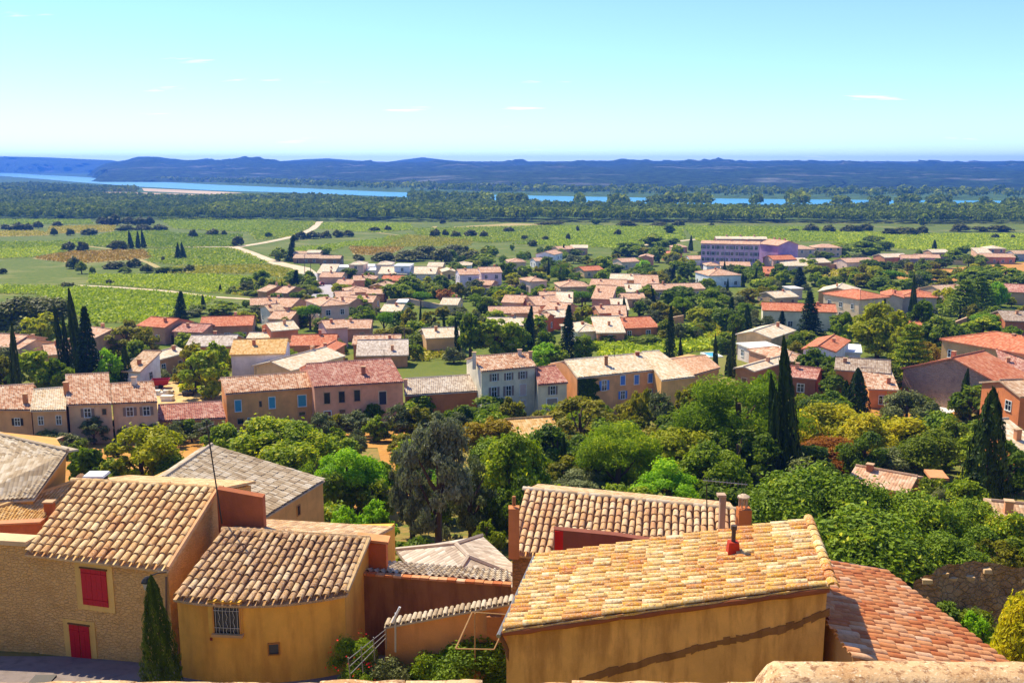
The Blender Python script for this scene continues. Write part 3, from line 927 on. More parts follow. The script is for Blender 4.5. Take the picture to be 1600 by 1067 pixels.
def qhouse(label, ref, eL, eR, rR, rL, h, roof, wall, pitch=.27, wins=(), chims=(), colw=.27, rowl=.42, zb=None, back=1.0, name='house', over=.25, base=-3.0, tiles=True, bulge=0.0, tobj=None, wallmat=None, tw=.8, relief=.24, jit=1.2):
    """house given by the sight lines to the corners of the roof slope that faces the viewer"""
    um, vm = (eL[0] + eR[0]) / 2, (eL[1] + eR[1]) / 2
    pm = ground(um, vm, h)
    ze = pm.z
    A, B = at_z(*eL, ze), at_z(*eR, ze)
    def dist(zr):
        C, D = at_z(*rR, zr), at_z(*rL, zr)
        m1, m2 = (A + B) / 2, (C + D) / 2
        e = (B - A).normalized(); r = m2 - m1; r.z = 0
        return (r - e * r.dot(e)).length
    lo, hi = ze + .01, ze + 8
    for _ in range(50):
        zr = (lo + hi) / 2
        if zr - ze > pitch * dist(zr): hi = zr
        else: lo = zr
    C, D = at_z(*rR, zr), at_z(*rL, zr)
    zg = T(pm.y) if zb is None else zb
    org = Vector((pm.x, pm.y, zg))
    root = thing(name, label, 'house', org)
    REFS.append((um, vm, ref)) if ref else None
    loc = lambda p: Vector(p) - org
    a, b_, c, d = loc(A), loc(B), loc(C), loc(D)
    e = (b_ - a).normalized(); nb = Vector((-e.y, e.x, 0))
    back_v = ((c - b_) + (d - a)) / 2; back_v.z = 0
    HOUSES.append((((A + C) / 2).x, ((A + C) / 2).y, (C - A).length * .7))
    # walls
    ins = nb * over + Vector((0, 0, 0)); sd = e * .12
    w0, w1 = a + ins + sd, b_ + ins - sd
    m0, m1 = d + sd, c - sd
    k0, k1 = w0 + back_v * (1 + back), w1 + back_v * (1 + back)
    zt = lambda p, dz: Vector((p.x, p.y, p.z + dz))
    zb_ = base
    bt = [Vector((q.x, q.y, zb_)) for q in (w0, w1, k1, k0)]
    e0 = ze - zg + pitch * over - .2; r0 = zr - zg - .2
    kz = r0 - pitch * back_v.length * back
    mw = MB(); N_out = -nb
    W0, W1 = Vector((w0.x, w0.y, e0)), Vector((w1.x, w1.y, e0))
    M0, M1 = Vector((m0.x, m0.y, r0)), Vector((m1.x, m1.y, r0))
    K0, K1 = Vector((k0.x, k0.y, kz)), Vector((k1.x, k1.y, kz))
    ns = 14 if bulge else 1
    bo = lambda t: N_out * (bulge * 4 * t * (1 - t))
    for i in range(ns):
        t0_, t1_ = i / ns, (i + 1) / ns
        q0, q1 = bt[0].lerp(bt[1], t0_) + bo(t0_), bt[0].lerp(bt[1], t1_) + bo(t1_)
        g0, g1 = W0.lerp(W1, t0_) + bo(t0_), W0.lerp(W1, t1_) + bo(t1_)
        mw.face([q0, q1, g1, g0])
        if bulge: mw.face([W0.lerp(W1, t0_) - ZUP * .06, g0 - ZUP * .0, g1, W0.lerp(W1, t1_) - ZUP * .06])
    mw.face([bt[1], bt[2], K1, M1, W1]); mw.face([bt[2], bt[3], K0, K1]); mw.face([bt[3], bt[0], W0, M0, K0])
    mw.face([W0, W1, M1, M0]); mw.face([M0, M1, K1, K0])
    wo_ = mw.build('wall', wallmat or wallm(wall), root)
    # roof: bed slab, tiles, back slope
    mr = MB()
    lo_ = ZUP * (-.12 if (tiles or tobj) else 0)
    if bulge:
        for i in range(12):
            t0_, t1_ = i / 12, (i + 1) / 12
            mr.slab([a.lerp(b_, t0_) - nb * (bulge * 4 * t0_ * (1 - t0_)) + lo_, a.lerp(b_, t1_) - nb * (bulge * 4 * t1_ * (1 - t1_)) + lo_, d.lerp(c, t1_) + lo_, d.lerp(c, t0_) + lo_], .10)
    else:
        mr.slab([a + lo_, b_ + lo_, c + lo_, d + lo_], .10)
    dz = Vector((0, 0, -pitch * back_v.length * back))
    mr.slab([c + back_v * back + dz, d + back_v * back + dz, d + nb * .002, c + nb * .002], .14)
    ro = mr.build('roof', tilem(roof, 'uv'), root)
    if tobj:
        tile_objects(ro, [a, b_, c, d], tobj[0], tobj[1], tilem(tobj[2], 'obj'), bulge=N_out * bulge, w=tw, jit=jit)
    elif tiles:
        up = ZUP * .03
        wd, ln = (b_ - a).length, (((c - b_).length + (d - a).length) / 2)
        tile_sheet('roof_tiles', [a + up, b_ + up, c + up, d + up], max(4, int(wd / colw)), max(3, int(ln / rowl)), tilem(roof, 'attr'), ro, colw * relief, .016)
    mg = MB(); mg.tube([d + ZUP * .05, c + ZUP * .05], .13, 6); mg.build('ridge_tile', tilem(roof, 'uv'), ro)
    N = -nb
    def onwall(u_, v_):
        dr = Vector(ray(u_, v_)); wp = w0 + org
        k = (wp - Vector((0, 0, 0))).dot(N) / dr.dot(N)
        return dr * k - org, k
    for it in wins:
        u_, v_, wp_, hp_ = it[:4]; kw = it[4] if len(it) > 4 else {}
        P, k = onwall(u_, v_)
        sc = k / F_PX
        P = P + N * .0
        if kw.get('door'): door(root, P - ZUP * hp_ * sc * .5, e, N, wp_ * sc, hp_ * sc * 1.03, kw['door'])
        else: window(root, P, e, N, wp_ * sc, hp_ * sc * 1.03, **kw)
    for u_, v_, wd, hh, colr in chims:
        # chimney foot given on the roof plane
        n = (b_ - a).cross(d - a); dr = Vector(ray(u_, v_)); k = A.dot(n) / dr.dot(n)
        chimney(root, dr * k - org, wd, wd * .8, hh, colr)
    root_info[root.name] = dict(org=org, a=a, b=b_, c=c, d=d, N=N, e=e, onwall=onwall, zr=zr, ze=ze, roof=ro, wall=wo_)
    return root

# ------------------------------------------------------------------ the near roofs below the terrace
def stonem(key, c1, c2, joint, scale=2.2, bumpd=.06):
    if key in _M: return _M[key]
    b = NB(key); p = b.pos()
    mp = b.node('ShaderNodeMapping'); mp.inputs['Scale'].default_value = (1, 1, 1.9); b.l.new(p, mp.inputs[0])
    nz = b.noise(p, 3.0, 3); 
    wv = b.node('ShaderNodeVectorMath', operation='ADD'); b.l.new(mp.outputs[0], wv.inputs[0])
    cb = b.node('ShaderNodeCombineXYZ'); b.l.new(b.math('MULTIPLY', nz, .35), cb.inputs[0]); b.l.new(b.math('MULTIPLY', nz, .35), cb.inputs[2]); b.l.new(cb.outputs[0], wv.inputs[1])
    vo = b.node('ShaderNodeTexVoronoi'); vo.inputs['Scale'].default_value = scale; b.l.new(wv.outputs[0], vo.inputs['Vector'])
    ve = b.node('ShaderNodeTexVoronoi', feature='DISTANCE_TO_EDGE'); ve.inputs['Scale'].default_value = scale; b.l.new(wv.outputs[0], ve.inputs['Vector'])
    sp = b.node('ShaderNodeSeparateColor'); b.l.new(vo.outputs['Color'], sp.inputs[0])
    col = b.mix(sp.outputs[0], lin(c1), lin(c2))
    big = b.noise(p, .7, 5, .65)
    plaster = b.maprange(big, .38, .54)
    e = b.maprange(ve.outputs['Distance'], .0, .10)
    col = b.mix(e, lin(joint), col)
    col = b.mix(b.math('MULTIPLY', plaster, .93), col, lin(joint))
    fine = b.noise(p, 12, 4, .7)
    col = b.mix(.35, col, b.mix(fine, mul(lin(c1), .45), mul(lin(joint), 1.25)))
    h = b.math('ADD', b.math('MULTIPLY', e, .7), b.math('MULTIPLY', fine, .6))
    _M[key] = b.bsdf(col, .95, b.bump(h, bumpd, .9), .1)
    return _M[key]
def poly_wall(name, pts, zb, mat, parent, th, N):
    """upright wall: top line pts (world), down to zb, thickness th away from the viewer (-N)"""
    mb = MB()
    for i in range(len(pts) - 1):
        a, b_ = Vector(pts[i]), Vector(pts[i + 1])
        bk = -Vector(N) * th
        A, B = Vector((a.x, a.y, zb)), Vector((b_.x, b_.y, zb))
        mb.prism([A, B, B + bk, A + bk], [a, b_, b_ + bk, a + bk])
    return mb.build(name, mat, parent, parent.location if parent else None)
OLDPLASTER = wallm('bd8a4e')
CREAM = lambda: wallm('c8a070')

def weather_wall(key, c, stain):
    b = NB(key); L = lin(c); S_ = lin(stain); p = b.pos()
    mp = b.node('ShaderNodeMapping'); mp.inputs['Scale'].default_value = (1.6, 1.6, .28); b.l.new(p, mp.inputs[0])
    n1 = b.noise(mp.outputs[0], 1.1, 6, .65); n2 = b.noise(p, .6, 5, .6); n3 = b.noise(p, 16, 4, .7)
    col = b.mix(b.maprange(n2, .35, .65), mul(L, .82), mul(L, 1.15))
    col = b.mix(b.maprange(n1, .46, .64, 0, .7), col, S_)
    col = b.mix(.2, col, b.mix(n3, mul(L, .4), mul(L, 1.35)))
    return b.bsdf(col, .93, b.bump(n3, .03, .6), .12)
# --- stone house with red shutters (left)
STONE_A = stonem('rubble_wall', 'ecb468', 'd09a58', 'f4c078', 4.4, .06)
hA = qhouse('stone house with closed red shutters and red door at lower left', 'the stone house', (38, 862), (262, 888), (341, 763), (120, 752), 4.8, 'A', 'c99c5e', wallmat=STONE_A, tobj=(18, 9, 'A'), tiles=False, over=.18,
             wins=[], base=-1.2)
iA = root_info[hA.name]
def shutter_opening(root, inf, u, v, wpx, hpx, leaves, panel, boards=4):
    P, k = inf['onwall'](u, v); s = k / F_PX; w, h = wpx * s, hpx * s * 1.06
    e, N = inf['e'], inf['N']
    if panel:
        mp = MB(); obox(mp, P, e, N, -w / 2 - .32, w / 2 + .30, -h / 2 - .26, h / 2 + .22, -.05, .035)
        mp.build('plaster_surround', wallm('dcae66'), root)
    o = None
    mb = MB(); obox(mb, P, e, N, -w / 2 - .05, w / 2 + .05, h / 2 + .003, h / 2 + .06, .0, .1); 
    o = mb.build('opening', wallm('6a4a2c'), root)
    for L in range(leaves):
        x0 = -w / 2 + L * w / leaves + (.03 if L else 0); x1 = -w / 2 + (L + 1) * w / leaves
        for q in range(boards):
            m2 = MB(); bx0 = x0 + (x1 - x0) * q / boards; bx1 = x0 + (x1 - x0) * (q + 1) / boards - .008
            obox(m2, P, e, N, bx0, bx1, -h / 2, h / 2, .04, .075 + .004 * (q % 2))
            m2.build('board', plain('red_paint', 'c2101e', .55), o)
        for zz in (-.36, .36):
            m3 = MB(); obox(m3, P, e, N, x0 + .02, x1 - .03, zz * h - .04, zz * h + .04, .082, .105); m3.build('cross_bar', plain('red_paint', 'c2101e', .55), o)
    return o
shutter_opening(hA, iA, 149, 917, 46, 57, 1, True, 5)
shutter_opening(hA, iA, 127, 1008, 36, 66, 2, True, 2)
ridge_tiles(iA['roof'], iA['d'] + ZUP * .02 - iA['e'] * .3, iA['c'] + ZUP * .02 + iA['e'] * .2, .34, tilem('A', 'obj'), 13)
# verge of plaster along the right gable
mb = MB(); mb.tube([iA['b'] + ZUP * .03, iA['c'] + ZUP * .05], .09, 6); mb.build('verge', wallm('d0a478'), hA)
mb = MB(); P, k = iA['onwall'](262, 900); P2, _ = iA['onwall'](262, 1046); mb.tube([P + iA['N'] * .1, P2 + iA['N'] * .1], .05, 6); mb.build('downpipe', plain('zinc', '6a5c4c', .6), hA)
# wall running on to the left with a ledge
wl_root = thing('annex_wall', 'rubble wall with ledge at the lower left corner, left of the stone house', 'wall', Vector((-24, 40, -21.5)))
L0, L1 = Vector((-31, 42.4, -16.9)), iA['a'] + iA['org'] + Vector((.3, .26, 0)); L1.z = -16.9
poly_wall('wall', [L0, L1], -22.5, STONE_A, wl_root, .6, iA['N'])
mb = MB(); e_ = (L1 - L0).normalized(); obox(mb, L0, e_, iA['N'], 0, (L1 - L0).length - .25, .003, .22, -.7, .16); mb.build('ledge', wallm('d2b48c'), wl_root, wl_root.location)
Rw = [at_y(-40, 822, 44), at_y(64, 817, 43)]
poly_wall('parapet', Rw, -18, wallm('a8623e'), wl_root, .35, Vector((0, -1, 0)))
mb = MB(); obox(mb, Rw[0], (Rw[1] - Rw[0]).normalized(), Vector((0, -1, 0)), 0, (Rw[1] - Rw[0]).length, .003, .09, -.42, .08); mb.build('coping', wallm('b8805c'), wl_root, wl_root.location)

# --- lower house with curved ochre front
hB = qhouse('low ochre house with curved front, tile roof and barred window', 'the curved ochre house', (270, 932), (542, 925), (577, 842), (347, 828), 3.75, 'B', 'e09c3c', wallmat=weather_wall('ochre_render', 'f0b04c', 'cc8a3a'), bulge=.8, tobj=(21, 8, 'B'), jit=1.7, tiles=False, over=.15, base=-1.2, pitch=.24)
iB = root_info[hB.name]
def on_B(u, v):
    # meet the bowed front
    P, k = iB['onwall'](u, v)
    L = (iB['b'] - iB['a']).length; t = (P - iB['a']).dot(iB['e']) / L
    for _ in range(4):
        off = .8 * 4 * t * (1 - t)
        dr = Vector(ray(u, v)); w0 = iB['a'] + iB['org'] + iB['N'] * (off - .15)
        k = w0.dot(iB['N']) / dr.dot(iB['N']); P = dr * k - iB['org']
        t = (P - iB['a']).dot(iB['e']) / L
    sl = .8 * 4 * (1 - 2 * t) / L
    e2 = (iB['e'] + iB['N'] * sl).normalized(); N2 = Vector((e2.y, -e2.x, 0))
    return P, k, e2, N2
P, k, e2, N2 = on_B(355, 966); s = k / F_PX; w, h = 41 * s, 45 * s * 1.06
mp = MB(); obox(mp, P, e2, N2, -w / 2 - .26, w / 2 + .1, -h / 2 - .05, h / 2 + .12, -.2, .03); mp.build('plaster_surround', wallm('e0a850'), hB)
wo_ = MB(); t = .06
obox(wo_, P, e2, N2, -w / 2 - t, w / 2 + t, h / 2, h / 2 + t, -.05, .09); obox(wo_, P, e2, N2, -w / 2 - t, -w / 2, -h / 2, h / 2, -.05, .09); obox(wo_, P, e2, N2, w / 2, w / 2 + t, -h / 2, h / 2, -.05, .09)
wob = wo_.build('window', wallm('c08848'), hB)
mp = MB(); obox(mp, P, e2, N2, -w / 2, w / 2, -h / 2, h / 2, -.04, .036); mp.build('pane', glassm(), wob)
mp = MB(); obox(mp, P, e2, N2, -w / 2 - .1, w / 2 + .14, -h / 2 - .12, -h / 2 - .003, -.05, .2); mp.build('sill', wallm('b89468'), wob)
for q in range(7):
    xx = -w / 2 + w * (q + .5) / 7
    mb = MB()
    pts = [P + e2 * (xx + (.035 * math.sin(z * 3 * math.pi / h * 2) if q % 2 else 0)) + ZUP * z + N2 * .08 for z in np.linspace(-h / 2, h / 2, 13)]
    mb.tube(pts, .011, 4); mb.build('bar', plain('rail_white', 'c8c4bc', .5, .2), wob)
for zz in (-.3, .3):
    mb = MB(); mb.tube([P - e2 * w / 2 + ZUP * zz * h + N2 * .08, P + e2 * w / 2 + ZUP * zz * h + N2 * .08], .011, 4); mb.build('cross_bar', plain('rail_white', 'c8c4bc', .5, .2), wob)
P, k, e2, N2 = on_B(428, 1013); s = k / F_PX
window(hB, P, e2, N2, 15 * s, 17 * s, frame='a06c30', sill=False, bars=False)
P, k, e2, N2 = on_B(330, 998)
mb = MB(); obox(mb, P, e2, N2, -.05, .05, -.06, .06, -.05, .02); mb.build('number_plate', plain('plate_red', '8a3020'), hB)
ridge_tiles(iB['roof'], iB['d'] + ZUP * .02, iB['c'] + ZUP * .02, .3, tilem('D', 'obj'), 14)
# tall wall pieces behind and beside it
org = hB.location
poly_wall('chimney_wall', [at_y(338, 764, 44.0), at_y(410, 777, 43.6)], -19, wallm('9a5c3c'), hB, .5, Vector((0, -1, 0)))
poly_wall('end_pier', [at_y(560, 846, 41.8), at_y(603, 851, 41.4)], -19.5, wallm('b8683c'), hB, .6, Vector((0, -1, 0)))
mb = MB(); q0, q1 = at_y(556, 843, 41.75), at_y(607, 849, 41.3); obox(mb, q0, (q1 - q0).normalized(), Vector((0, -1, 0)), 0, (q1 - q0).length, -.02, .1, -.7, .08); mb.build('pier_coping', wallm('c88a5c'), hB, org)
# verge tiles of the right edge
mb = MB(); mb.tube([iB['b'] + ZUP * .04, iB['c'] + ZUP * .05], .10, 6); mb.build('verge', tilem('A', 'uv'), hB)

# --- dark garden wall with coping tiles and a low roof behind it
cw = thing('garden_wall', 'dark brown wall with red coping tiles right of the curved house', 'wall', Vector((-2, 41, -21.8)))
C0, C1 = at_y(546, 896, 41.0), at_y(799, 915, 39.8)
poly_wall('wall', [C0, C1], -23.5, weather_wall('dark_render', '9a6c44', '6a4428'), cw, .5, Vector((0, -1, 0)))
ce = (C1 - C0).normalized(); cn = Vector((ce.y, -ce.x, 0)).normalized()
L = (C1 - C0).length
for q in range(18):
    mb = MB(); obox(mb, C0, ce, cn, L * q / 18 + .015, L * (q + 1) / 18 - .01, .004 + .01 * (q % 2), .10 + .01 * (q % 3), -.16, .12); mb.build('coping_tile', tilem('F', 'obj'), cw, cw.location)
sr = thing('low_shed', 'long low pale tiled roof behind the coping of the dark garden wall', 'shed', Vector((-2, 43, -22)))
S = [C0 + Vector((.1, .22, .06)), C1 + Vector((0, .22, .06)), at_y(797, 892, 42.3), at_y(590, 877, 43.6)]
mb = MB(); mb.slab(S, .12); so = mb.build('roof', tilem('G', 'uv'), sr, sr.location)
tile_sheet('roof_tiles', [q + ZUP * .03 - sr.location for q in S], 24, 6, tilem('G', 'attr'), so, .085, .03)
mb = MB(); mb.prism([Vector((q.x, q.y, -24)) + Vector((0, .3, 0)) for q in S], [q - ZUP * .14 + Vector((0, .3, 0)) * (1 if q in S[:2] else 0) for q in S]); mb.build('wall', wallm('b98a58'), sr, sr.location)

# --- house behind with the long barrel tile roof (right of centre)
hD = qhouse('house with long barrel tile roof behind the lichen-covered roof', 'the barrel tile roof', (795, 862), (1157, 904), (1150, 797), (820, 765), 3.8, 'D', 'a87c4c', wallmat=stonem('rubble_wall_d', 'a87c4c', '7c5a34', 'b88a58', 3.2, .08), tobj=(31, 9, 'D'), tiles=False, over=.2, base=-1.5, tw=.84)
iD = root_info[hD.name]
ridge_tiles(iD['roof'], iD['d'] + ZUP * .03 - iD['e'] * .1, iD['c'] + ZUP * .03 + iD['e'] * .3, .34, tilem('G', 'obj'), 19)
def post(root, u, vt, vb, Y, wpx, col, name='chimney', cap=None):
    a, b_ = at_y(u, vb, Y), at_y(u, vt, Y); w = wpx * mpp(Y, vt)
    mb = MB(); mb.box(a.x - w / 2, a.x + w / 2, Y - w / 2, Y + w / 2, a.z, b_.z)
    o = mb.build(name, wallm(col), root, root.location if root else None)
    if cap:
        m2 = MB(); m2.box(a.x - w / 2 - .05, a.x + w / 2 + .05, Y - w / 2 - .05, Y + w / 2 + .05, b_.z + .003, b_.z + .07); m2.build('chimney_cap', wallm(cap), o)
    return o, b_, w
o, b_, w = post(hD, 803, 792, 870, 44.4, 17, 'b8784c', cap='8a5a3c')
mb = MB(); mb.tube([b_ + ZUP * .07, b_ + ZUP * .55], .09, 8); mb.build('flue', wallm('9a6a44'), o, hD.location)
o, b_, w = post(hD, 1127, 772, 835, 45.2, 9, 'a08878')
mb = MB(); mb.box(b_.x - .2, b_.x + .2, b_.y - .2, b_.y + .2, b_.z - .1, b_.z + .02); mb.build('flue_cap', wallm('b09884'), o, hD.location)
o, b_, w = post(hD, 1161, 794, 830, 44.6, 20, 'b06a3c', cap='b89878')
mb = MB()
for q in range(6):
    t = q * math.pi / 3; mb.box(b_.x + .2 * math.cos(t) - .03, b_.x + .2 * math.cos(t) + .03, b_.y + .2 * math.sin(t) - .03, b_.y + .2 * math.sin(t) + .03, b_.z + .07, b_.z + .55)
mb.build('flue_cage', wallm('a89078'), o, hD.location)
mb = MB(); mb.tube([b_ + ZUP * .55, b_ + ZUP * .62, b_ + ZUP * .72], [.3, .3, .12], 12); mb.build('flue_cap', wallm('b8a48c'), o, hD.location)
# upstand wall between the two roofs
up_ = thing('upstand_wall', 'short dark wall with red patch between the two tile roofs', 'wall', Vector((4, 34, -18)))
Q = [at_y(866, 827, 34.2), at_y(960, 836, 33.8), at_y(1062, 851, 33.4)]
poly_wall('wall', Q, -19, wallm('7c4a3a'), up_, .35, Vector((0, -1, 0)))
mb = MB(); p0 = at_y(867, 829, 34.17)
for x0, x1, z0, z1 in ((0, .38, -.9, 0), (.38, .62, -.45, -.02), (.62, 1.0, -.22, -.04)):
    mb.box(p0.x + x0, p0.x + x1, p0.y - .03, p0.y + .02, p0.z + z0, p0.z + z1)
mb.build('red_patch', wallm('b8281c'), up_, up_.location)

# --- big lichen-covered roof in front
eE, rE = -13.9, -11.9
E00, E10, E11, E01 = at_z(840, 868, eE), at_z(785, 985, eE), at_z(1297, 915, rE), at_z(1262, 812, rE)
orgE = Vector((4.5, 29, -21))
hE = thing('house', 'ochre house with the large yellow lichen-covered tile roof at lower right', 'house', orgE)
REFS.append((1050, 950, 'the lichen-covered roof')); HOUSES.append((5, 29, 7))
mb = MB(); mb.slab([q - orgE for q in (E00, E10, E11, E01)], .16); rEo = mb.build('roof', tilem('E', 'uv'), hE)
tile_objects(rEo, [q - orgE for q in (E00, E10, E11, E01)], 18, 16, tilem('E', 'obj'), w=.86, hgt=.42, jit=1.8)
ridge_tiles(rEo, E11 - orgE + Vector((.05, -.15, .02)), E01 - orgE + Vector((.05, .1, .02)), .36, tilem('E', 'obj'), 12)
WE = weather_wall('weathered_plaster', 'e8ac62', '96602f')
dn = Vector((0, 0, -.16)); ib = Vector((0, .22, 0))
w_f0, w_f1 = E10 + dn + ib + Vector((.12, 0, 0)), E11 + dn + ib
w_b0, w_b1 = E00 + dn - ib + Vector((.12, 0, 0)), E01 + dn - ib
zf = lambda q: Vector((q.x, q.y, -22))
mb = MB(); mb.prism([zf(w_f0), zf(w_f1), zf(w_b1), zf(w_b0)], [w_f0, w_f1, w_b1, w_b0]); mb.build('wall', WE, hE, orgE)
mb = MB(); nE = Vector(((w_f1 - w_f0).y, -(w_f1 - w_f0).x, 0)).normalized()
rough = []
for q in range(25):
    t = q / 24; rough.append(E10.lerp(E11, t) + Vector((0, .06, -.12 + .01 * math.sin(q * 2.3) + RNG.uniform(-.012, .012))))
mb.tube(rough, [.10 + RNG.uniform(-.025, .025) for _ in rough], 7); mb.build('verge_mortar', wallm('8a5034'), hE, orgE)
# rough dark mortar band across the wall, the trace of an older roof
fw = lambda u, v: (lambda dr: dr * (w_f0.dot(nE) / dr.dot(nE)))(Vector(ray(u, v)))
band = [(905, 1064, 9), (950, 1050, 11), (1010, 1034, 10), (1070, 1018, 10), (1110, 1006, 9), (1150, 998, 9), (1190, 990, 12), (1240, 977, 10), (1295, 955, 9)]
mb = MB()
for i in range(len(band) - 1):
    for s_ in range(4):
        f0, f1 = s_ / 4, (s_ + 1) / 4 + .02; r4 = [RNG.uniform(-4, 4) for _ in range(4)]; th_ = RNG.uniform(.012, .04)
        def bp(f, sg, i=i):
            u0, v0, t0 = band[i]; u1, v1, t1 = band[i + 1]
            return fw(u0 + (u1 - u0) * f, v0 + (v1 - v0) * f + sg * (t0 + (t1 - t0) * f) * .5)
        pr = nE * th_
        A, B, C, D = [q + ZUP * (r4[k] * .012) for k, q in enumerate((bp(f0, 1), bp(f1, 1), bp(f1, -1), bp(f0, -1)))]
        mb.prism([A, B, C, D], [A + pr, B + pr, C + pr, D + pr])
mb.build('mortar_band', weather_wall('dark_mortar', '94683e', '6a4428'), hE, orgE)
mb = MB(); mb.tube([E10 + Vector((-.12, -.15, -.1)), E00 + Vector((-.12, .1, -.1))], .07, 6); mb.build('gutter', plain('gutter_zinc', '8c8880', .45, .5), hE, orgE)
gp = E10 + Vector((-.1, .1, -.15)); mb = MB(); mb.tube([gp, gp + Vector((.25, .15, -.6)), gp + Vector((.3, .2, -1.2)), gp + Vector((.3, .2, -6))], .07, 7); mb.build('downpipe', wallm('6c4a34'), hE, orgE)
# red stub with black flue
def on_plane(u, v, A, n):
    dr = Vector(ray(u, v)); return dr * (A.dot(n) / dr.dot(n))
nRE = (E10 - E00).cross(E01 - E00)
cp = on_plane(1145, 866, E00, nRE)
mb = MB(); mb.prism([cp + Vector((x, y, -.2)) for x, y in ((-.22, -.18), (.22, -.18), (.22, .2), (-.22, .2))], [cp + Vector((x, y, .45)) for x, y in ((-.16, -.14), (.16, -.14), (.16, .14), (-.16, .14))])
st = mb.build('chimney', plain('red_stub', 'b83410', .8), hE, orgE)
mb = MB(); mb.tube([cp + ZUP * .4, cp + ZUP * .85], .07, 8); mb.tube([cp + ZUP * .85, cp + ZUP * 1.0], .10, 8); mb.build('flue', plain('soot', '4a3a30', .8), st, orgE)

# --- pink tile roof at the right, lower
Fq_ = [Vector((16.6, 26.0, -16)), Vector((14.9, 36.1, -16)), Vector((9.3, 32.4, -13.65)), Vector((9.6, 24.6, -13.45))]
orgF = Vector((13, 30, -21))
hF = thing('house', 'house with salmon pink tile roof beside the parapet at lower right', 'house', orgF)
REFS.append((1420, 960, 'the salmon pink roof')); HOUSES.append((13, 30.5, 5))
mb = MB(); mb.slab([q - orgF for q in Fq_], .14); rFo = mb.build('roof', tilem('F', 'uv'), hF)
tile_objects(rFo, [q - orgF for q in Fq_], 27, 11, tilem('F', 'obj'), w=.95, hgt=.34, jit=.7)
mb = MB(); mb.prism([Vector((q.x, q.y, -24)) for q in Fq_], [q - ZUP * .15 for q in [q + (Fq_[2] - q) * .03 for q in Fq_]]); mb.build('wall', wallm('b88a58'), hF, orgF)
mb = MB(); mb.tube([Fq_[0] + Vector((.1, 0, -.05)), Fq_[1] + Vector((.1, 0, -.05))], .07, 6); mb.build('gutter', wallm('e0d2c0'), hF, orgF)
mb = MB(); mb.tube([Fq_[1] + Vector((0, .03, .03)), Fq_[2] + Vector((0, .03, .03))], .1, 6); mb.build('verge', wallm('d8b49c'), hF, orgF)

# --- grey tiled roofs behind on the left
hG1 = qhouse('house with pale grey tile roof at the left edge', 'the pale roof at left', (-70, 786), (53, 778), (106, 704), (-70, 664), 4.9, 'G', 'c09050', colw=.26, rowl=.40, over=.1)
hG2 = qhouse('house with pale grey roof and small window behind the stone house', 'the pale grey roof', (392, 820), (508, 748), (331, 695), (255, 747), 5.0, 'G', 'c49a62', colw=.30, rowl=.5, over=.12, relief=.13, back=.12,
             wins=[(466, 797, 8, 15, dict(frame='a88050', sill=False, bars=False))])
qhouse('low ochre tiled roof with square chimney behind the stone house', None, (-60, 850), (60, 816), (119, 752), (-60, 812), 3.2, 'ochre', 'b08048', colw=.2, rowl=.3, over=.1, chims=[(78, 796, .55, .5, 'a85c34')])
cz = thing('chimney', 'wide chimney with white slab cap and dish behind the stone house ridge', 'chimney', at_y(152, 760, 47))
q = at_y(152, 748, 47) - cz.location
mb = MB(); mb.box(-.45, .45, -.4, .4, -2, q.z - .1); mb.build('stack', wallm('b07a44'), cz)
mb = MB(); mb.box(-.42, .42, -.36, .36, q.z - .097, q.z + .18); mb.build('vent', plain('vent_black', '241c18', .8), cz)
mb = MB(); mb.prism([(-.55, -.45, q.z + .185), (.55, -.45, q.z + .185), (.55, .45, q.z + .185), (-.55, .45, q.z + .185)], [(-.5, -.4, q.z + .27), (.5, -.4, q.z + .27), (.5, .4, q.z + .3), (-.5, .4, q.z + .3)]); mb.build('cap_slab', wallm('e0dcd4'), cz)
mb = MB()
dc = Vector((-.75, .1, q.z - .05)); n_ = 14
ring = [dc + Vector((.34 * math.cos(t), -.1, .34 * math.sin(t))) for t in [2 * math.pi * i / n_ for i in range(n_)]]
for i in range(n_): mb.face([dc, ring[i], ring[(i + 1) % n_]])
mb.build('satellite_dish', wallm('c8b8a8'), cz)
house('small house with pinkish hipped roof behind the dark garden wall', None, 722, 872, 135, 6.5, 2.3, 'hip', 24, 'grey', 'c09868', pitch=.34, chim=0, win=None)
house('house with yellowed tile roof amid trees in the centre', 'the yellow tile roof', 826, 664, 70, 9, 3.2, 'gable', 14, 'ochre', 'c8a070', chim=0)

# --- lean-to with scalloped tile edge, pergola, railing
lt = thing('lean_to', 'peach lean-to with scalloped pale tile edge before the dark wall', 'shed', Vector((-2.5, 37, -21.5)))
A1, A2 = at_y(600, 980, 37.2), at_y(803, 942, 36.2)
bk = Vector((.04, .5, .05))
mb = MB(); mb.slab([A1, A2, A2 + bk, A1 + bk], .08); lr = mb.build('roof', tilem('G', 'uv'), lt, lt.location)
tile_objects(lr, [q - lt.location for q in (A1, A2, A2 + bk, A1 + bk)], 24, 1, tilem('G', 'obj'), w=.85)
mb = MB(); dn = Vector((0, .15, -.1)); mb.prism([Vector((q.x, q.y, -22.5)) for q in (A1 + dn, A2 + dn, A2 + bk, A1 + bk)], [A1 + dn, A2 + dn, A2 + bk - ZUP * .1, A1 + bk - ZUP * .1]); mb.build('wall', wallm('c88c54'), lt, lt.location)
P = at_y(772, 977, 36.2); mb = MB(); mb.box(P.x - .3, P.x + .3, P.y - .05, P.y + .2, P.z - .45, P.z + .4); mb.build('shutter', plain('brown_wood', 'a86a38', .7), lt, lt.location)
pg = thing('pergola', 'bare wooden pergola frame over the bush beside the lean-to', 'pergola', at_z(742, 1030, -21.3))
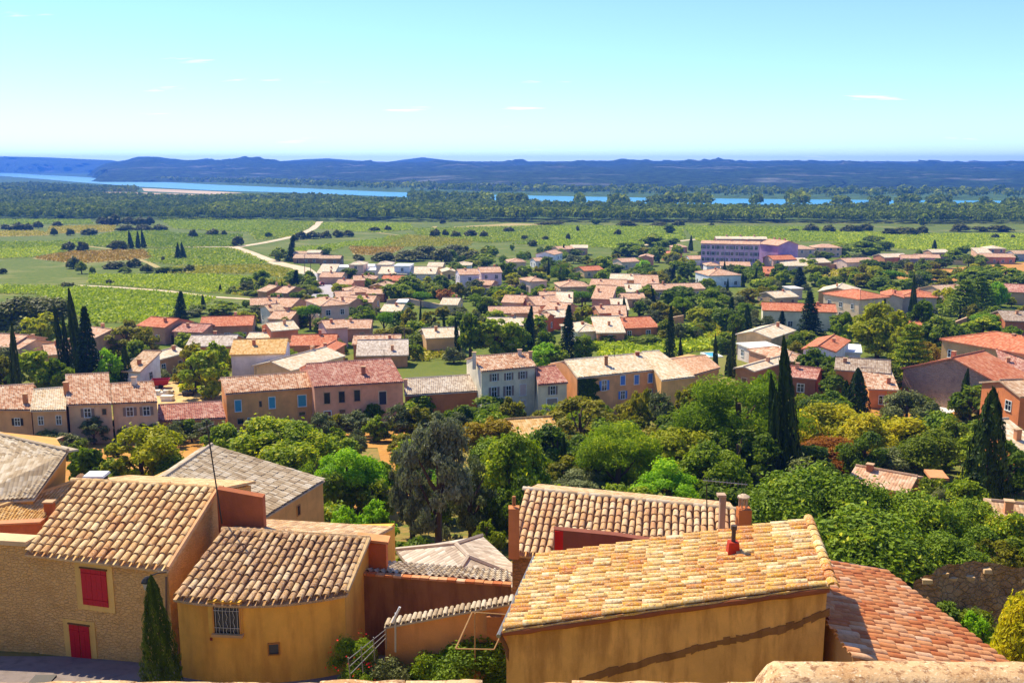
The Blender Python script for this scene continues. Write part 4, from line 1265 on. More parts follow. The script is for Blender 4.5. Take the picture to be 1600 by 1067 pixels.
for (u0, v0, y0), (u1, v1, y1), r in (((738, 956, 35.6), (712, 1013, 34.0), .035), ((738, 956, 35.6), (797, 960, 35.2), .025), ((712, 1013, 34), (772, 1014, 33.6), .025), ((742, 958, 35.6), (742, 1040, 35.6), .03), ((797, 960, 35.2), (772, 1014, 33.6), .025)):
    mb = MB(); mb.tube([at_y(u0, v0, y0), at_y(u1, v1, y1)], r, 6); mb.build('beam', plain('grey_wood', 'a8804c', .8), pg, pg.location)
rl_ = thing('railing', 'slanting metal stair railing between the oleanders', 'railing', at_y(575, 1045, 35.5))
for off in (0, -11, -22):
    mb = MB(); mb.tube([at_y(548 + off * .2, 1052 + off, 35), at_y(603, 996 + off * .6, 37.0)], .02, 6); mb.build('rail', plain('rail_dull', '8c8880', .5, .4), rl_, rl_.location)
for t in (0, .33, .66, 1):
    a, b_ = at_y(548, 1052, 35).lerp(at_y(603, 996, 37), t), at_y(544, 1030, 35).lerp(at_y(603, 983, 37), t)
    mb = MB(); mb.tube([a - ZUP * .5, b_ + ZUP * .1], .025, 6); mb.build('rail_post', plain('rail_dull', '8c8880', .5, .4), rl_, rl_.location)
pv = thing('post', 'white metal post with short arm beside the lean-to', 'post', at_y(618, 1015, 36.5))
mb = MB(); mb.tube([at_y(618, 1018, 36.5), at_y(618, 957, 36.5)], .04, 6); mb.build('pole', plain('rail_steel', 'b8b4ac', .4, .5), pv, pv.location)
mb = MB(); mb.tube([at_y(613, 972, 36.4), at_y(625, 948, 36.4)], .05, 6); mb.build('arm', plain('paint_w', 'e8e4dc', .5), pv, pv.location)
tb = thing('plant_tub', 'pinkish red round tub below the lean-to', 'tub', at_z(632, 1026, -21.0))
mb = MB(); mb.tube([(0, 0, -.5), (0, 0, .05), (0, 0, .42), (0, 0, .45)], [.32, .35, .46, .42], 14); mb.build('tub', plain('tub_pink', 'b0504c', .6), tb)
mb = MB(); mb.tube([(0, 0, .40), (0, 0, .455)], [.36, .36], 14); mb.build('soil', plain('soil_dark', '3a2a20', .9), tb)

# --- street lantern, aerials
lan = thing('street_lantern', 'black wall lantern above the cypress on the stone house', 'lantern', at_y(246, 905, 38.1))
q = at_y(230, 913, 37.5) - lan.location
mb = MB(); mb.tube([Vector((.2, .5, .1)), Vector((0, .1, .25)), q + Vector((0, 0, .32))], .025, 6); mb.build('bracket', plain('iron', '2c2a28', .5, .6), lan)
mb = MB(); mb.tube([q + Vector((0, 0, -.2)), q + Vector((0, 0, .12))], [.13, .2], 6); mb.build('glass', plain('lamp_glass', 'a8a498', .25), lan)
mb = MB(); mb.tube([q + Vector((0, 0, .123)), q + Vector((0, 0, .17)), q + Vector((0, 0, .3)), q + Vector((0, 0, .36))], [.26, .25, .12, .04], 6); mb.build('hood', plain('iron', '2c2a28', .5, .6), lan)
def mast(label, u0, v0, u1, v1, Y, r, arms):
    a, b_ = at_y(u0, v0, Y), at_y(u1, v1, Y)
    m = thing('tv_aerial', label, 'aerial', a)
    mb = MB(); mb.tube([a, b_], r, 5); mb.build('mast', plain('aerial_metal', '3c3a38', .5, .5), m, a)
    for (u2, v2), (u3, v3), n in arms:
        c, d = at_y(u2, v2, Y), at_y(u3, v3, Y)
        mb = MB(); mb.tube([c, d], r * .7, 4)
        for i in range(n):
            q = c.lerp(d, (i + .5) / n); mb.tube([q + Vector((0, -.25, .06)), q + Vector((0, .25, -.06))], r * .35, 4); mb.tube([q - ZUP * .14, q + ZUP * .14], r * .35, 4)
        mb.build('antenna', plain('aerial_grey', '8c8a88', .4, .6), m, a)
mast('tall thin leaning aerial mast on the stone house', 347, 818, 322, 656, 43.3, .035, [((310, 672), (334, 662), 3)])
mast('television aerial with comb boom above the barrel tile roof', 1105, 832, 1104, 756, 45, .03, [((1098, 750), (1168, 757), 12)])

# --- street at the foot of the houses
mb = MB()
for a_, b2 in ((29.8, 38), (38, 40.5)):
    mb.face([(-32, a_, T(a_) + .02), (-2, a_, T(a_) + .02), (-2, b2, T(b2) + .02), (-32, b2, T(b2) + .02)])
structure(mb.build('street', groundm('street_asphalt', '8a7c74', '9a8c82', '746860', .3, 2.0, .03)))
c = at_z(66, 1061, T(37) + .03); mb = MB(); mb.box(c.x - .45, c.x + .45, c.y - .35, c.y + .35, c.z - .1, c.z + .02); tag(mb.build('drain_cover', plain('cast_iron', '3a3430', .6)), 'dark drain cover in the street below the stone house', 'drain cover')

# --- terrace parapet at the bottom of the view
def rough_bar(name, x0, x1, y0, y1, z0, z1, mat, parent, nx=60, amp=.02, seed=1, sc=9, endr=.0):
    prof = [(y0, z0), (y0, z1 - .03), (y0 + .012, z1 - .01), (y0 + .04, z1), ((y0 + y1) / 2, z1 + .004), (y1 - .03, z1), (y1 - .008, z1 - .012), (y1, z1 - .035), (y1, z0)]
    V = []; m = len(prof)
    for i in range(nx + 1):
        x = x0 + (x1 - x0) * i / nx
        for j, (y, z) in enumerate(prof):
            n = mnoise.fractal(Vector((x * sc, y * sc, z * sc + seed)), 1.0, 2.0, 4)
            n2 = mnoise.fractal(Vector((x * sc, y * sc + 9, z * sc + seed)), 1.0, 2.0, 4)
            f = 1.0
            k = (x - x0) / .035
            if endr and k < 1: f = .62 + .38 * k
            V.append((x, y + n2 * amp * .6, z0 + (z - z0) * f + n * amp * (z > z0)))
    F = [(i * m + j, i * m + j + 1, (i + 1) * m + j + 1, (i + 1) * m + j) for i in range(nx) for j in range(m - 1)]
    mb = MB(); mb.v = V; mb.f = [f[::-1] for f in F] + [tuple(range(m)), tuple(nx * m + j for j in range(m))[::-1]]
    mb.uv = [(0, 0)] * sum(len(f) for f in mb.f)
    return mb.build(name, mat, parent, smooth=True)
def plaster_grain():
    b = NB('terrace_plaster'); p = b.pos()
    n1 = b.noise(p, 6, 5, .65); n2 = b.noise(p, 90, 3, .7); n3 = b.noise(p, 38, 4, .7)
    c = b.mix(b.maprange(n1, .35, .65), lin('b88c5c'), lin('d4b080'))
    c = b.mix(b.maprange(n3, .51, .62, 0, .8), c, lin('7c5236'))
    c = b.mix(b.maprange(n2, .55, .7, 0, .7), c, lin('f0dcb4'))
    return b.bsdf(c, .95, b.bump(n2, .004, .8), .1)
PG = plaster_grain()
pw = thing('terrace_parapet', 'pale stone terrace parapet along the bottom edge of the view', 'parapet', (0, 2.3, -3))
pw2 = MB(); pw2.box(-3.2, 3.2, 2.16, 2.44, 0 - .2, 1.52); 
ww = MB(); ww.box(-3.2, 3.2, 2.13 - 2.3, 2.43 - 2.3, -.5, 1.538); ww.build('wall', PG, pw)
x = -2.2; rg = random.Random(3); k = 0
while x < 0.68:
    L = rg.uniform(.12, .3)
    rough_bar('stone', x, x + L - .006, -.17, .145, 1.541, 1.612 + rg.uniform(-.006, .005), PG, pw, 8, .006, k, 14); x += L; k += 1
rough_bar('coping', .665, 2.4, -.02, .12, 1.545, 1.685, PG, pw, 120, .0035, 5, 16, endr=1)

# ------------------------------------------------------------------ the row of houses across the middle
S8, SB, BL = '8c7a6a', '241f1c', '4a9cb4'
W_ = lambda **k: k
qhouse('low pinkish row house with dark shutters at the left edge', 'the leftmost row house', (-40, 639), (48, 640), (53, 600), (-40, 606), 4.6, 'row', 'c69a70',
       wins=[(27.5, 659, 8, 11, W_(shutter=SB))], chims=[(40, 628, .5, 1.0, 'b07850')])
qhouse('narrow row house with two pale windows near the left edge', None, (47, 641), (103, 640), (104, 605), (52, 609), 4.6, 'cream', 'c8a078',
       wins=[(64, 657, 7, 12, W_()), (92, 656, 7, 13, W_())])
qhouse('beige row house with brown-grey shutters, taller part at left', 'the beige row house', (104, 632), (174, 630), (170, 583), (102, 586), 5.2, 'row', 'd0b090',
       wins=[(137, 645, 9, 13, W_(shutter=S8)), (163, 643, 6, 9, W_(bars=False))], chims=[(104, 612, .55, 1.2, 'b87c54')])
qhouse('beige row house with white dome chimney and two shuttered windows', None, (174, 630), (246, 627), (240, 596), (172, 600), 5.2, 'row', 'd0b090',
       wins=[(203, 643, 9, 13, W_(shutter=S8)), (229, 642, 9, 13, W_(shutter=S8))], chims=[(210, 600, .6, .9, 'd8c8b8')])
qhouse('low pink lean-to tiled roof between two row houses', None, (246, 657), (353, 652), (346, 627), (247, 633), 2.6, 'rowred', 'c08860', pitch=.22)
qhouse('long ochre row house with blue shutters', 'the ochre row house', (352, 615), (490, 605), (484, 581), (344, 591), 5.4, 'row', 'd29a62',
       wins=[(372, 634, 9, 17, W_(shutter=BL, closed=True)), (407, 631, 4, 9, W_(bars=False)), (425, 629, 9, 17, W_(shutter=BL, closed=True)), (472, 626, 12, 17, W_(shutter=BL, closed=True)),
             (376, 658, 9, 8, W_(bars=False)), (399, 657, 22, 9, W_(shutter='8a8458', closed=True)), (472, 646, 9, 5, W_(bars=False))])
qhouse('pink row house with weathered red roof and dark windows', 'the pink row house', (490, 604), (631, 596), (611, 560), (478, 569), 6.2, 'rowred', 'd29a7c',
       wins=[(511, 622, 9, 17, W_(bars=False)), (534, 620, 9, 17, W_(bars=False)), (558, 618, 9, 17, W_(bars=False)), (598, 622, 11, 20, W_(door='2c3440')), (512, 648, 10, 11, W_(shutter='7c3c2c', closed=True)), (535, 643, 9, 6, W_(bars=False)), (560, 642, 9, 6, W_(bars=False))],
       chims=[(568, 584, .55, 1.0, 'a86a50')])
qhouse('low row house with pale grey roof and brown wall', None, (632, 617), (752, 610), (748, 585), (632, 592), 4.2, 'grey', 'a86c44', chims=[(634, 604, .5, 1.0, 'c8b09c')])
qhouse('tall whitish row house with six shuttered windows', 'the tall whitish row house', (752, 580), (838, 572), (826, 551), (738, 557), 7.6, 'row', 'e2ccb6',
       wins=[(772.3, 589.5, 7, 11, W_(shutter=S8)), (794.8, 588, 7, 11, W_(shutter=S8)), (816.7, 586, 7, 11, W_(shutter=S8)), (772, 612.5, 8, 15, W_(shutter=S8)), (794.5, 610.5, 8, 15, W_(shutter=S8)), (817, 609, 10, 17, W_(shutter='d4c0b4', closed=True)), (817, 629, 9, 7, W_(shutter='d4c0b4', closed=True))],
       chims=[(741, 568, .5, 1.6, 'd8c8bc'), (812, 556, .6, .9, 'd0c0b4'), (829, 560, .5, 1.0, 'b89880')])
qhouse('small row house with red roof and garage door', None, (840, 600.5), (888, 597), (868, 571), (836, 575), 5.6, 'rowred', 'dcc4a8',
       wins=[(863.7, 609.7, 7, 13, W_(shutter=S8)), (862.5, 628, 17, 11, W_(shutter='a09080', closed=True))])
qhouse('long apricot row house with blue shutters and ivy', 'the blue-shuttered house', (902, 590), (1033, 576.5), (1003, 552), (882, 563), 6.3, 'cream', 'd09c6c',
       wins=[(944, 602, 8, 15, W_(shutter='5a88cc')), (973, 594, 8, 14, W_(shutter='5a88cc', closed=True)), (994.5, 593, 8, 14, W_(shutter='5a88cc', closed=True)), (1016, 590.5, 8, 14, W_(shutter='5a88cc', closed=True)), (1015, 615, 7, 13, W_(shutter='5a88cc')), (973, 617, 7, 12, W_(shutter='5a88cc'))],
       chims=[(947, 571, .5, 1.4, 'a87850'), (996, 556, .6, .6, 'a85c40')])
qhouse('pale roofed house joined to the right end of the blue-shuttered house', None, (1034, 594), (1086, 588), (1030, 548), (1003, 550), 5.6, 'cream', 'd6a468', pitch=.25, colw=.3)
qhouse('house with smooth pink roof behind the blue-shuttered row', None, (1060, 592), (1126, 574), (1103, 555), (1036, 563), 4.6, 'pink', 'c89460', pitch=.2)
# ivy on the long house is planted further down

# ------------------------------------------------------------------ the town behind, house by house
# label, landmark phrase, u, v, width px, depth m, eave h, kind, yaw, roof, wall, extras
H = [
 ('flat tan farm building beside the dark conifer in the vineyards', 'the vineyard farm', 472, 394.5, 22, 7, 4.2, 'gable', -2, 'tan', 'a8825c', {}),
 ('taller tan farm block in the vineyards', None, 492, 393, 20, 7, 4.8, 'gable', -2, 'cream', 'a07c58', {}),
 ('long low shed in front of the vineyard farm', None, 480, 402, 40, 5, 2.6, 'shed', -2, 'tan', '94745a', {}),
 ('long low barn right of the vineyard farm', None, 518, 401.5, 32, 8, 3.2, 'gable', -3, 'tan', '94745a', {}),
 ('small white villa with cream roof at the road bend', 'the white villa at the bend', 513, 423, 26, 9, 3.4, 'shed', -3, 'cream', 'd8ccc0', {}),
 ('pink-roofed bungalow behind the street', None, 521, 429, 34, 9, 2.8, 'gable', -4, 'pink', 'c8a084', {}),
 ('low white house in the far white row, leftmost', None, 540, 414, 22, 9, 3.2, 'flat', -4, 'e8e0d8', 'e6e0dc', {}),
 ('pink villa with pale hipped roof in the far white row', None, 560, 410, 22, 9, 5.4, 'hip', -4, 'cream', 'd8b0a0', {}),
 ('small white house right of the pale hipped villa', None, 577, 413, 18, 8, 3.6, 'flat', -4, 'e8e0d8', 'ece8e6', {}),
 ('white cube house in front of the pink villas', None, 586, 419, 20, 8, 3.0, 'flat', -4, 'e8e0d8', 'e6e2e0', {}),
 ('two storey pinkish villa with cream hip roof in the white row', 'the far white villas', 602, 410, 22, 9, 5.6, 'hip', -4, 'cream', 'e0c4bc', {}),
 ('tall white two storey cube house in the far row', 'the white cube house', 631, 412, 24, 9, 5.6, 'flat', -4, 'ece4de', 'eae2e4', {}),
 ('long flat cream roof in front of the white cube house', None, 616, 425, 44, 7, 2.6, 'shed', -4, 'cream', 'd8c4b0', {}),
 ('cream flat-roofed row right of the white cube house', None, 662, 425, 40, 7, 2.6, 'shed', -4, 'cream', 'd8c4b0', {}),
 ('pale house with orange end wall below the dark oaks', None, 682, 413, 23, 9, 3.6, 'gable', -4, 'cream', 'd8a878', {}),
 ('cream hall with curved pale roof below the dark oaks', None, 725, 411, 24, 9, 3.2, 'hip', 0, 'cream', 'e0d8c8', {}),
 ('peach bungalow right of the cream row', None, 700, 421, 20, 9, 3.0, 'gableF', 10, 'cream', 'd8b080', {}),
 ('brown-roofed house behind slim cypresses left of the street', 'the brown house by the street', 428, 450, 20, 10, 2.6, 'gable', -35, 'tan', 'a88058', {}),
 ('pinkish roof right of two slim cypresses', None, 453, 452, 20, 10, 2.6, 'gable', -20, 'pink', 'a88058', {}),
 ('two storey pink house at left below the vineyard track', 'the pink house by the track', 411, 470, 36, 9, 4.2, 'gable', 14, 'pink', 'd09c78', {}),
 ('long salmon roof right of the pink house by the track', None, 445, 471, 48, 11, 3.4, 'gable', -12, 'pink', 'c89070', {}),
 ('small pale gabled house with white wall beside a white car', None, 425, 480, 22, 8, 4.0, 'gable', 32, 'tan', 'd8c4b4', {}),
 ('low house with salmon roof behind the round pines', None, 447, 491, 34, 9, 2.8, 'gable', -8, 'pink', 'c89c80', {}),
 ('orange-walled house with bright cream roof left of centre', 'the orange-walled house', 437, 508, 40, 8, 4.6, 'gable', 30, 'cream', 'd0805a', {}),
 ('cream low roof in front of the orange-walled house', None, 408, 524, 32, 6, 2.6, 'gable', 0, 'cream', 'd8b890', {}),
 ('large two storey house with pink hip roof by the street', 'the pink hip-roofed house', 511, 468, 44, 12, 6.0, 'hip', 30, 'pink', 'ceb09c', {'floors': 2}),
 ('pink tiled house right of the large hip-roofed one', None, 545, 470, 30, 10, 3.2, 'gable', -28, 'pink', 'c08e70', {}),
 ('salmon roof beside the hedge near the street', None, 568, 466, 40, 9, 2.8, 'gable', -6, 'pink', 'c89474', {}),
 ('tiny two storey pink house above the street', None, 561, 434, 16, 8, 5.0, 'gable', 10, 'pink', 'd08c6c', {}),
 ('low pink roof left of the tiny two storey house', None, 542, 440, 24, 9, 2.8, 'gable', -5, 'pink', 'c89070', {}),
 ('wide orange-cream roof below the tiny two storey house', None, 556, 451, 38, 10, 2.8, 'hip', 12, 'pink', 'd09c70', {}),
 ('apricot bungalow with long low roof by the street', None, 538, 459, 28, 9, 2.6, 'gable', 16, 'pink', 'cc986c', {}),
 ('ochre gabled house below the white row', 'the ochre gabled house', 597, 443, 26, 9, 3.0, 'gableF', -12, 'tan', 'd89450', {}),
 ('terracotta roof behind the ochre gabled house', None, 616, 434, 32, 9, 3.4, 'gable', -8, 'orange', 'c87c4c', {}),
 ('small terracotta roofed house left of the ochre gabled one', None, 578, 432, 20, 8, 2.8, 'hip', 0, 'pink', 'c08458', {}),
 ('low pink roof among hedges below the ochre gabled house', None, 590, 455, 26, 7, 2.6, 'gable', -5, 'pink', 'c88860', {}),
 ('mauve-walled house with salmon roof in the centre left', 'the mauve-walled house', 520, 505, 32, 8, 4.4, 'gable', 24, 'pink', 'd0a4a0', {}),
 ('long pink-roofed house with two small cypresses in front', None, 553, 505, 54, 9, 3.0, 'gable', 4, 'pink', 'c89074', {}),
 ('small white-roofed pavilion by the grey wall', None, 629, 469, 14, 6, 2.4, 'flat', 0, 'eeeae6', 'd8d0c8', {}),
 ('cream flat house with brown chimney among yellow trees', None, 617, 480, 30, 9, 2.8, 'gable', -8, 'cream', 'd8c0a0', {}),
 ('pale lilac twin villa, left block', 'the lilac twin villa', 730, 424, 30, 10, 5.8, 'gable', 12, 'pink', 'd8c4cc', {'floors': 2}),
 ('pale lilac twin villa, right block', None, 764, 421, 32, 10, 5.8, 'gable', 12, 'pink', 'd8bec4', {'floors': 2}),
 ('low brown-roofed garage in front of the lilac twin villa', None, 757, 441, 32, 8, 2.6, 'gable', -16, 'pink', 'a88478', {}),
 ('cream roof half hidden in trees below the twin villa', None, 706, 470, 26, 9, 2.8, 'gable', -8, 'cream', 'd8bc90', {}),
 ('orange-roofed villa with two storeys behind a broad tree', 'the orange villa', 806, 406, 26, 9, 5.0, 'hip', 10, 'pink', 'd8b088', {}),
 ('tall white gabled villa with peach roof', 'the white gabled villa', 858, 394, 30, 11, 6.0, 'gableF', -24, 'pink', 'e4d8dc', {}),
 ('low white wing in front of the white gabled villa', None, 846, 405, 28, 8, 3.2, 'gable', 18, 'pink', 'dccfd0', {}),
 ('row of peach roofs behind the white gabled villa', None, 880, 387, 26, 9, 4.4, 'gable', 20, 'pink', 'd0a484', {}),
 ('peach-roofed house at the edge of the vineyards', None, 905, 385, 26, 9, 4.0, 'gable', -4, 'cream', 'c89c78', {}),
 ('pink house with dormers behind white blossom', None, 833, 435, 28, 9, 4.0, 'hip', 24, 'pink', 'd8b4a4', {}),
 ('bright orange roofed house right of the tall cypress', 'the bright orange roof', 920, 419, 34, 9, 3.0, 'gable', 24, 'orange', 'd8b48c', {}),
 ('wide apricot house with big hipped roof', 'the big hipped roof', 894, 442, 46, 11, 3.4, 'hip', 8, 'pink', 'd8a480', {}),
 ('pinkish house, left of the sprawling central roofs', 'the sprawling peach roofs', 806, 466, 32, 10, 3.6, 'gable', -12, 'pink', 'd8a48c', {}),
 ('broad peach roof in the middle of the sprawling group', None, 846, 468, 42, 12, 3.6, 'gable', 20, 'pink', 'd4a284', {}),
 ('very long salmon roof at the front of the sprawling group', None, 803, 483, 78, 8, 2.8, 'gable', 4, 'pink', 'd0a078', {}),
 ('peach block right of two small cypresses', None, 876, 478, 34, 10, 3.4, 'gable', -24, 'pink', 'c89478', {}),
 ('small peach roof at the back of the sprawling group', None, 856, 459, 26, 7, 3.4, 'gable', 4, 'pink', 'd0a080', {}),
 ('cream roof left of the round dark pine', None, 882, 468, 24, 7, 3.0, 'shed', -4, 'cream', 'c89878', {}),
 ('cream and salmon roof half hidden by conifers', None, 790, 501, 54, 8, 2.8, 'gable', -2, 'cream', 'c89468', {}),
 ('orange-red walled house between two conifers', 'the orange-red wall', 845, 494, 28, 8, 3.4, 'gable', -20, 'pink', 'c4683c', {}),
 ('peach roof right of the orange-red wall', None, 868, 489, 26, 8, 3.2, 'gable', 18, 'cream', 'c8703c', {}),
 ('bright cream hipped roof beside the tall conifer', 'the bright cream roof', 910, 508, 44, 10, 2.8, 'hip', 20, 'cream', 'd8c4a0', {}),
 ('pale flat-roofed extension right of the bright cream roof', None, 950, 512, 42, 8, 2.6, 'shed', 4, 'cream', 'b88464', {}),
 ('wide orange roof right of the bright cream one', 'the wide orange roof', 985, 502, 62, 11, 2.8, 'gable', 14, 'orange', 'b87850', {}),
 ('salmon cube house right of the round pine', 'the salmon cube house', 944, 461, 30, 9, 4.6, 'shed', -14, 'pink', 'c08a78', {}),
 ('pinkish roofed house below the salmon cube', None, 946, 482, 32, 9, 3.4, 'gable', 10, 'pink', 'c48868', {}),
 ('small pink house beside the slim cypress', None, 967, 491, 20, 7, 3.0, 'shed', -4, 'pink', 'c48868', {}),
 ('cream low roof behind the slim cypress', None, 968, 479, 24, 7, 2.6, 'shed', 0, 'cream', 'd0a484', {}),
 ('white-walled house with wide salmon roof', 'the wide salmon roof', 952, 441, 54, 11, 3.6, 'gable', -12, 'pink', 'dcd0c4', {}),
 ('apricot house behind the wide salmon roof', None, 977, 432, 44, 10, 4.0, 'gable', -10, 'cream', 'd0a068', {}),
 ('pink-roofed shed right of the wide salmon roof', None, 1010, 442, 36, 9, 3.2, 'shed', -4, 'pink', 'c8947c', {}),
 ('very long orange-pink barn roof in the town centre', 'the long barn roof', 1053, 447, 84, 9, 3.2, 'gable', 12, 'pink', 'c8a484', {}),
 ('small cream roofs before the wide salmon roof', None, 990, 453, 24, 6, 2.4, 'shed', 0, 'cream', 'c89c84', {}),
 ('low pink roof with open yard in the town centre', None, 987, 462, 34, 8, 2.6, 'gable', 4, 'pink', 'c89c7c', {}),
 ('pale villa with pink gabled roof upper centre', None, 978, 406, 30, 9, 3.6, 'gable', 22, 'pink', 'd0b8a0', {}),
 ('salmon gabled house behind the bright green tree', None, 1010, 399, 20, 9, 4.4, 'gableF', -14, 'pink', 'd08c70', {}),
 ('orange roof right of the bright green tree', None, 1050, 395, 20, 9, 3.4, 'gableF', 20, 'orange', 'c8784c', {}),
 ('small pink roofs left of the lilac apartment block', None, 1060, 384, 24, 8, 3.2, 'hip', 0, 'pink', 'b88468', {}),
 ('white low house beside the lilac apartment block', None, 1086, 402, 24, 9, 3.0, 'gable', 6, 'pink', 'e8e0dc', {}),
 ('big white villa with pale pink roof below the apartment block', 'the big white villa', 1122, 424, 52, 13, 4.4, 'hip', 12, 'pink', 'e4dada', {}),
 ('small upper roof of the big white villa group', None, 1112, 412, 20, 8, 4.6, 'hip', 0, 'pink', 'e0cccc', {}),
 ('long salmon roof right of the big white villa', None, 1148, 412, 44, 9, 4.0, 'gable', -8, 'pink', 'd8b8a8', {}),
 ('orange roofed house with pink gable beside the apartment block', 'the pink gabled house', 1218, 402, 38, 10, 5.2, 'gable', 12, 'orange', 'c8a090', {}),
 ('cream low house below the pink gabled one', None, 1240, 412, 44, 9, 2.8, 'shed', 2, 'cream', 'b8a088', {}),
 ('small bright orange roof among trees below the pink gable', None, 1203, 425, 18, 7, 2.6, 'shed', -8, 'orange', 'b87448', {}),
 ('long pink two storey wing right of the apartment block', None, 1243, 386, 52, 11, 5.6, 'hip', -2, 'pink', 'dcb4a4', {'floors': 2}),
 ('pink two storey house at the end of the apartment wing', None, 1290, 384, 42, 11, 5.0, 'hip', -4, 'pink', 'd0aa90', {'floors': 2}),
 ('cream roofed house with brown gable right of the pink gable', None, 1270, 407, 40, 10, 3.6, 'gable', 20, 'cream', 'a88060', {}),
 ('white and pink house behind the long boundary wall', 'the house behind the wall', 1335, 406, 50, 10, 3.8, 'gable', 16, 'pink', 'd8bcb0', {}),
 ('brown walled house with pale roof behind the boundary wall', None, 1392, 399, 42, 9, 4.6, 'gable', 14, 'cream', 'b88060', {}),
 ('mauve house right of the brown walled one', None, 1420, 401, 24, 9, 4.4, 'gable', -10, 'pink', 'b89898', {}),
 ('pink low roofs behind a wall at upper right', None, 1447, 400, 36, 9, 3.0, 'gable', -14, 'pink', 'c8988c', {}),
 ('cream roof behind the pink low roofs at upper right', None, 1463, 392, 28, 9, 3.2, 'gable', 8, 'cream', 'b88c74', {}),
 ('pale low block of the group at the upper right edge', None, 1534, 394, 22, 8, 3.4, 'shed', 0, 'cream', 'd0a488', {}),
 ('two storey peach house with hip roof at the upper right', 'the upper right houses', 1552, 386, 26, 9, 5.4, 'hip', 0, 'cream', 'd09878', {}),
 ('long pink roof in the group at the upper right', None, 1556, 399, 48, 9, 3.4, 'gable', -10, 'pink', 'c08468', {}),
 ('tan house at the far right edge, upper', None, 1592, 394, 26, 9, 3.8, 'gable', 0, 'tan', 'a8a0a4', {}),
 ('pale grey-roofed bungalow above the long orange roof', None, 1215, 459, 42, 9, 2.8, 'gable', 22, 'cream', 'b09478', {}),
 ('plain grey garage behind the pale bungalow', None, 1239, 448, 18, 6, 3.4, 'flat', 10, 'c8c4c0', 'b8b4b0', {}),
 ('brown gabled house with wide cream roof', 'the brown gabled house', 1312, 450, 54, 12, 4.0, 'gableF', -26, 'cream', 'b88c5c', {}),
 ('large beige villa with bright orange hipped roof', 'the orange hip-roofed villa', 1338, 457, 62, 13, 6.4, 'hip', 26, 'orange', 'd2b898', {'floors': 2}),
 ('long cream house with bright orange roof and dark conifer in front', 'the long orange-roofed house', 1247, 479, 108, 9, 4.8, 'gable', -12, 'orange', 'dccbb0', {}),
 ('cream gabled house with bright cream roof', 'the cream gabled house', 1197, 514, 56, 12, 4.2, 'gableF', -38, 'cream', 'd4b084', {}),
 ('beige gabled house left of the orange hip with twin cypresses', None, 1394, 457, 30, 12, 5.0, 'gableF', -20, 'orange', 'ccb4a0', {}),
 ('beige house with orange-red hipped roof behind twin cypresses', 'the twin cypress house', 1432, 457, 50, 11, 4.8, 'hip', -14, 'orange', 'c4b0a0', {}),
 ('wide tan roof behind the yellow-green cedar', None, 1478, 450, 52, 12, 3.6, 'gable', 16, 'tan', 'b09078', {}),
 ('red roofed house at the right edge behind the bright tree', None, 1598, 450, 54, 12, 4.0, 'gable', -30, 'rowred', 'b89878', {}),
 ('small ochre house with orange roof behind the big yellow tree', 'the small ochre house', 1430, 500, 34, 8, 5.0, 'gable', -18, 'orange', 'd0984c', {}),
 ('pinkish hip-roofed house between pines and cream gable', 'the pink hip roof', 1222, 548, 54, 12, 3.4, 'hip', 18, 'row', 'c89474', {}),
 ('white flat roofed house behind the pink hip roof', None, 1190, 538, 48, 8, 3.0, 'flat', 14, 'd8d0cc', 'd0c4bc', {}),
 ('long narrow house with cream tiles behind the big cypress', None, 1192, 563, 30, 12, 3.4, 'gableF', -44, 'cream', 'b0825c', {}),
 ('small red roofed house right of the big cypress', None, 1258, 580, 42, 7, 3.2, 'gable', -26, 'rowred', '8a5c44', {}),
 ('white gabled house with orange tile roof', 'the white gabled house', 1292, 532, 46, 13, 4.6, 'gableF', -30, 'orange', 'd8d4d8', {}),
 ('white flat annex right of the white gabled house', None, 1328, 541, 30, 8, 3.0, 'flat', -18, 'e8e4e0', 'd0ccd0', {}),
 ('orange walled house with grey-brown tile roof', 'the orange walled house', 1348, 568, 76, 8, 5.0, 'gable', -20, 'brown', 'cc8652', {}),
 ('small orange cottage with grey tiles and white window', 'the orange cottage', 1374, 598, 40, 6, 3.2, 'shed', -10, 'row', 'd08a54', {}),
 ('stone barn with large orange roof and purple door', 'the stone barn', 1512, 570, 88, 16, 5.0, 'gable', 36, 'orange', '9c8068', {'win': None, 'pitch': .36}),
 ('big villa with orange hipped roof at the right edge', 'the right edge villa', 1575, 528, 110, 17, 6.5, 'hip', 30, 'orange', 'c49c6c', {}),
 ('low red roof right of the stone barn', None, 1588, 575, 40, 9, 3.4, 'shed', -16, 'rowred', '8c7060', {}),
 ('grey-brown flat roofed house at the right edge above the villa', None, 1590, 492, 56, 11, 4.0, 'gable', -10, 'brown', 'a8684c', {}),
 ('orange-red house at the right edge below the barn', 'the orange-red house', 1590, 602, 56, 8, 6.0, 'gable', 8, 'tan', 'c87a4c', {}),
 ('pinkish house at the left edge behind cypresses', 'the left edge houses', 15, 529, 66, 10, 3.8, 'gable', -14, 'pink', 'd0a888', {}),
 ('pale house front right of the left edge house', None, 43, 535, 34, 8, 3.4, 'gable', -20, 'pink', 'd4b494', {}),
 ('peach gabled house left of the tall cypresses', None, 88, 543, 34, 9, 3.0, 'gable', 30, 'pink', 'd49a68', {}),
 ('salmon house half hidden behind the dark spruce', 'the salmon house', 160, 520, 44, 11, 4.4, 'gable', -30, 'pink', 'd4a484', {}),
 ('house with red roof and single dark window, left', 'the red-roofed house', 258, 502, 52, 9, 4.0, 'gable', -22, 'orange', 'b88c70', {}),
 ('low salmon roof right of the red-roofed house', None, 308, 511, 48, 8, 3.0, 'gable', -12, 'rowred', 'b88c70', {}),
 ('long red-roofed house with arched door, left', 'the long red roof', 357, 500, 76, 10, 3.8, 'gable', 10, 'orange', 'b48868', {}),
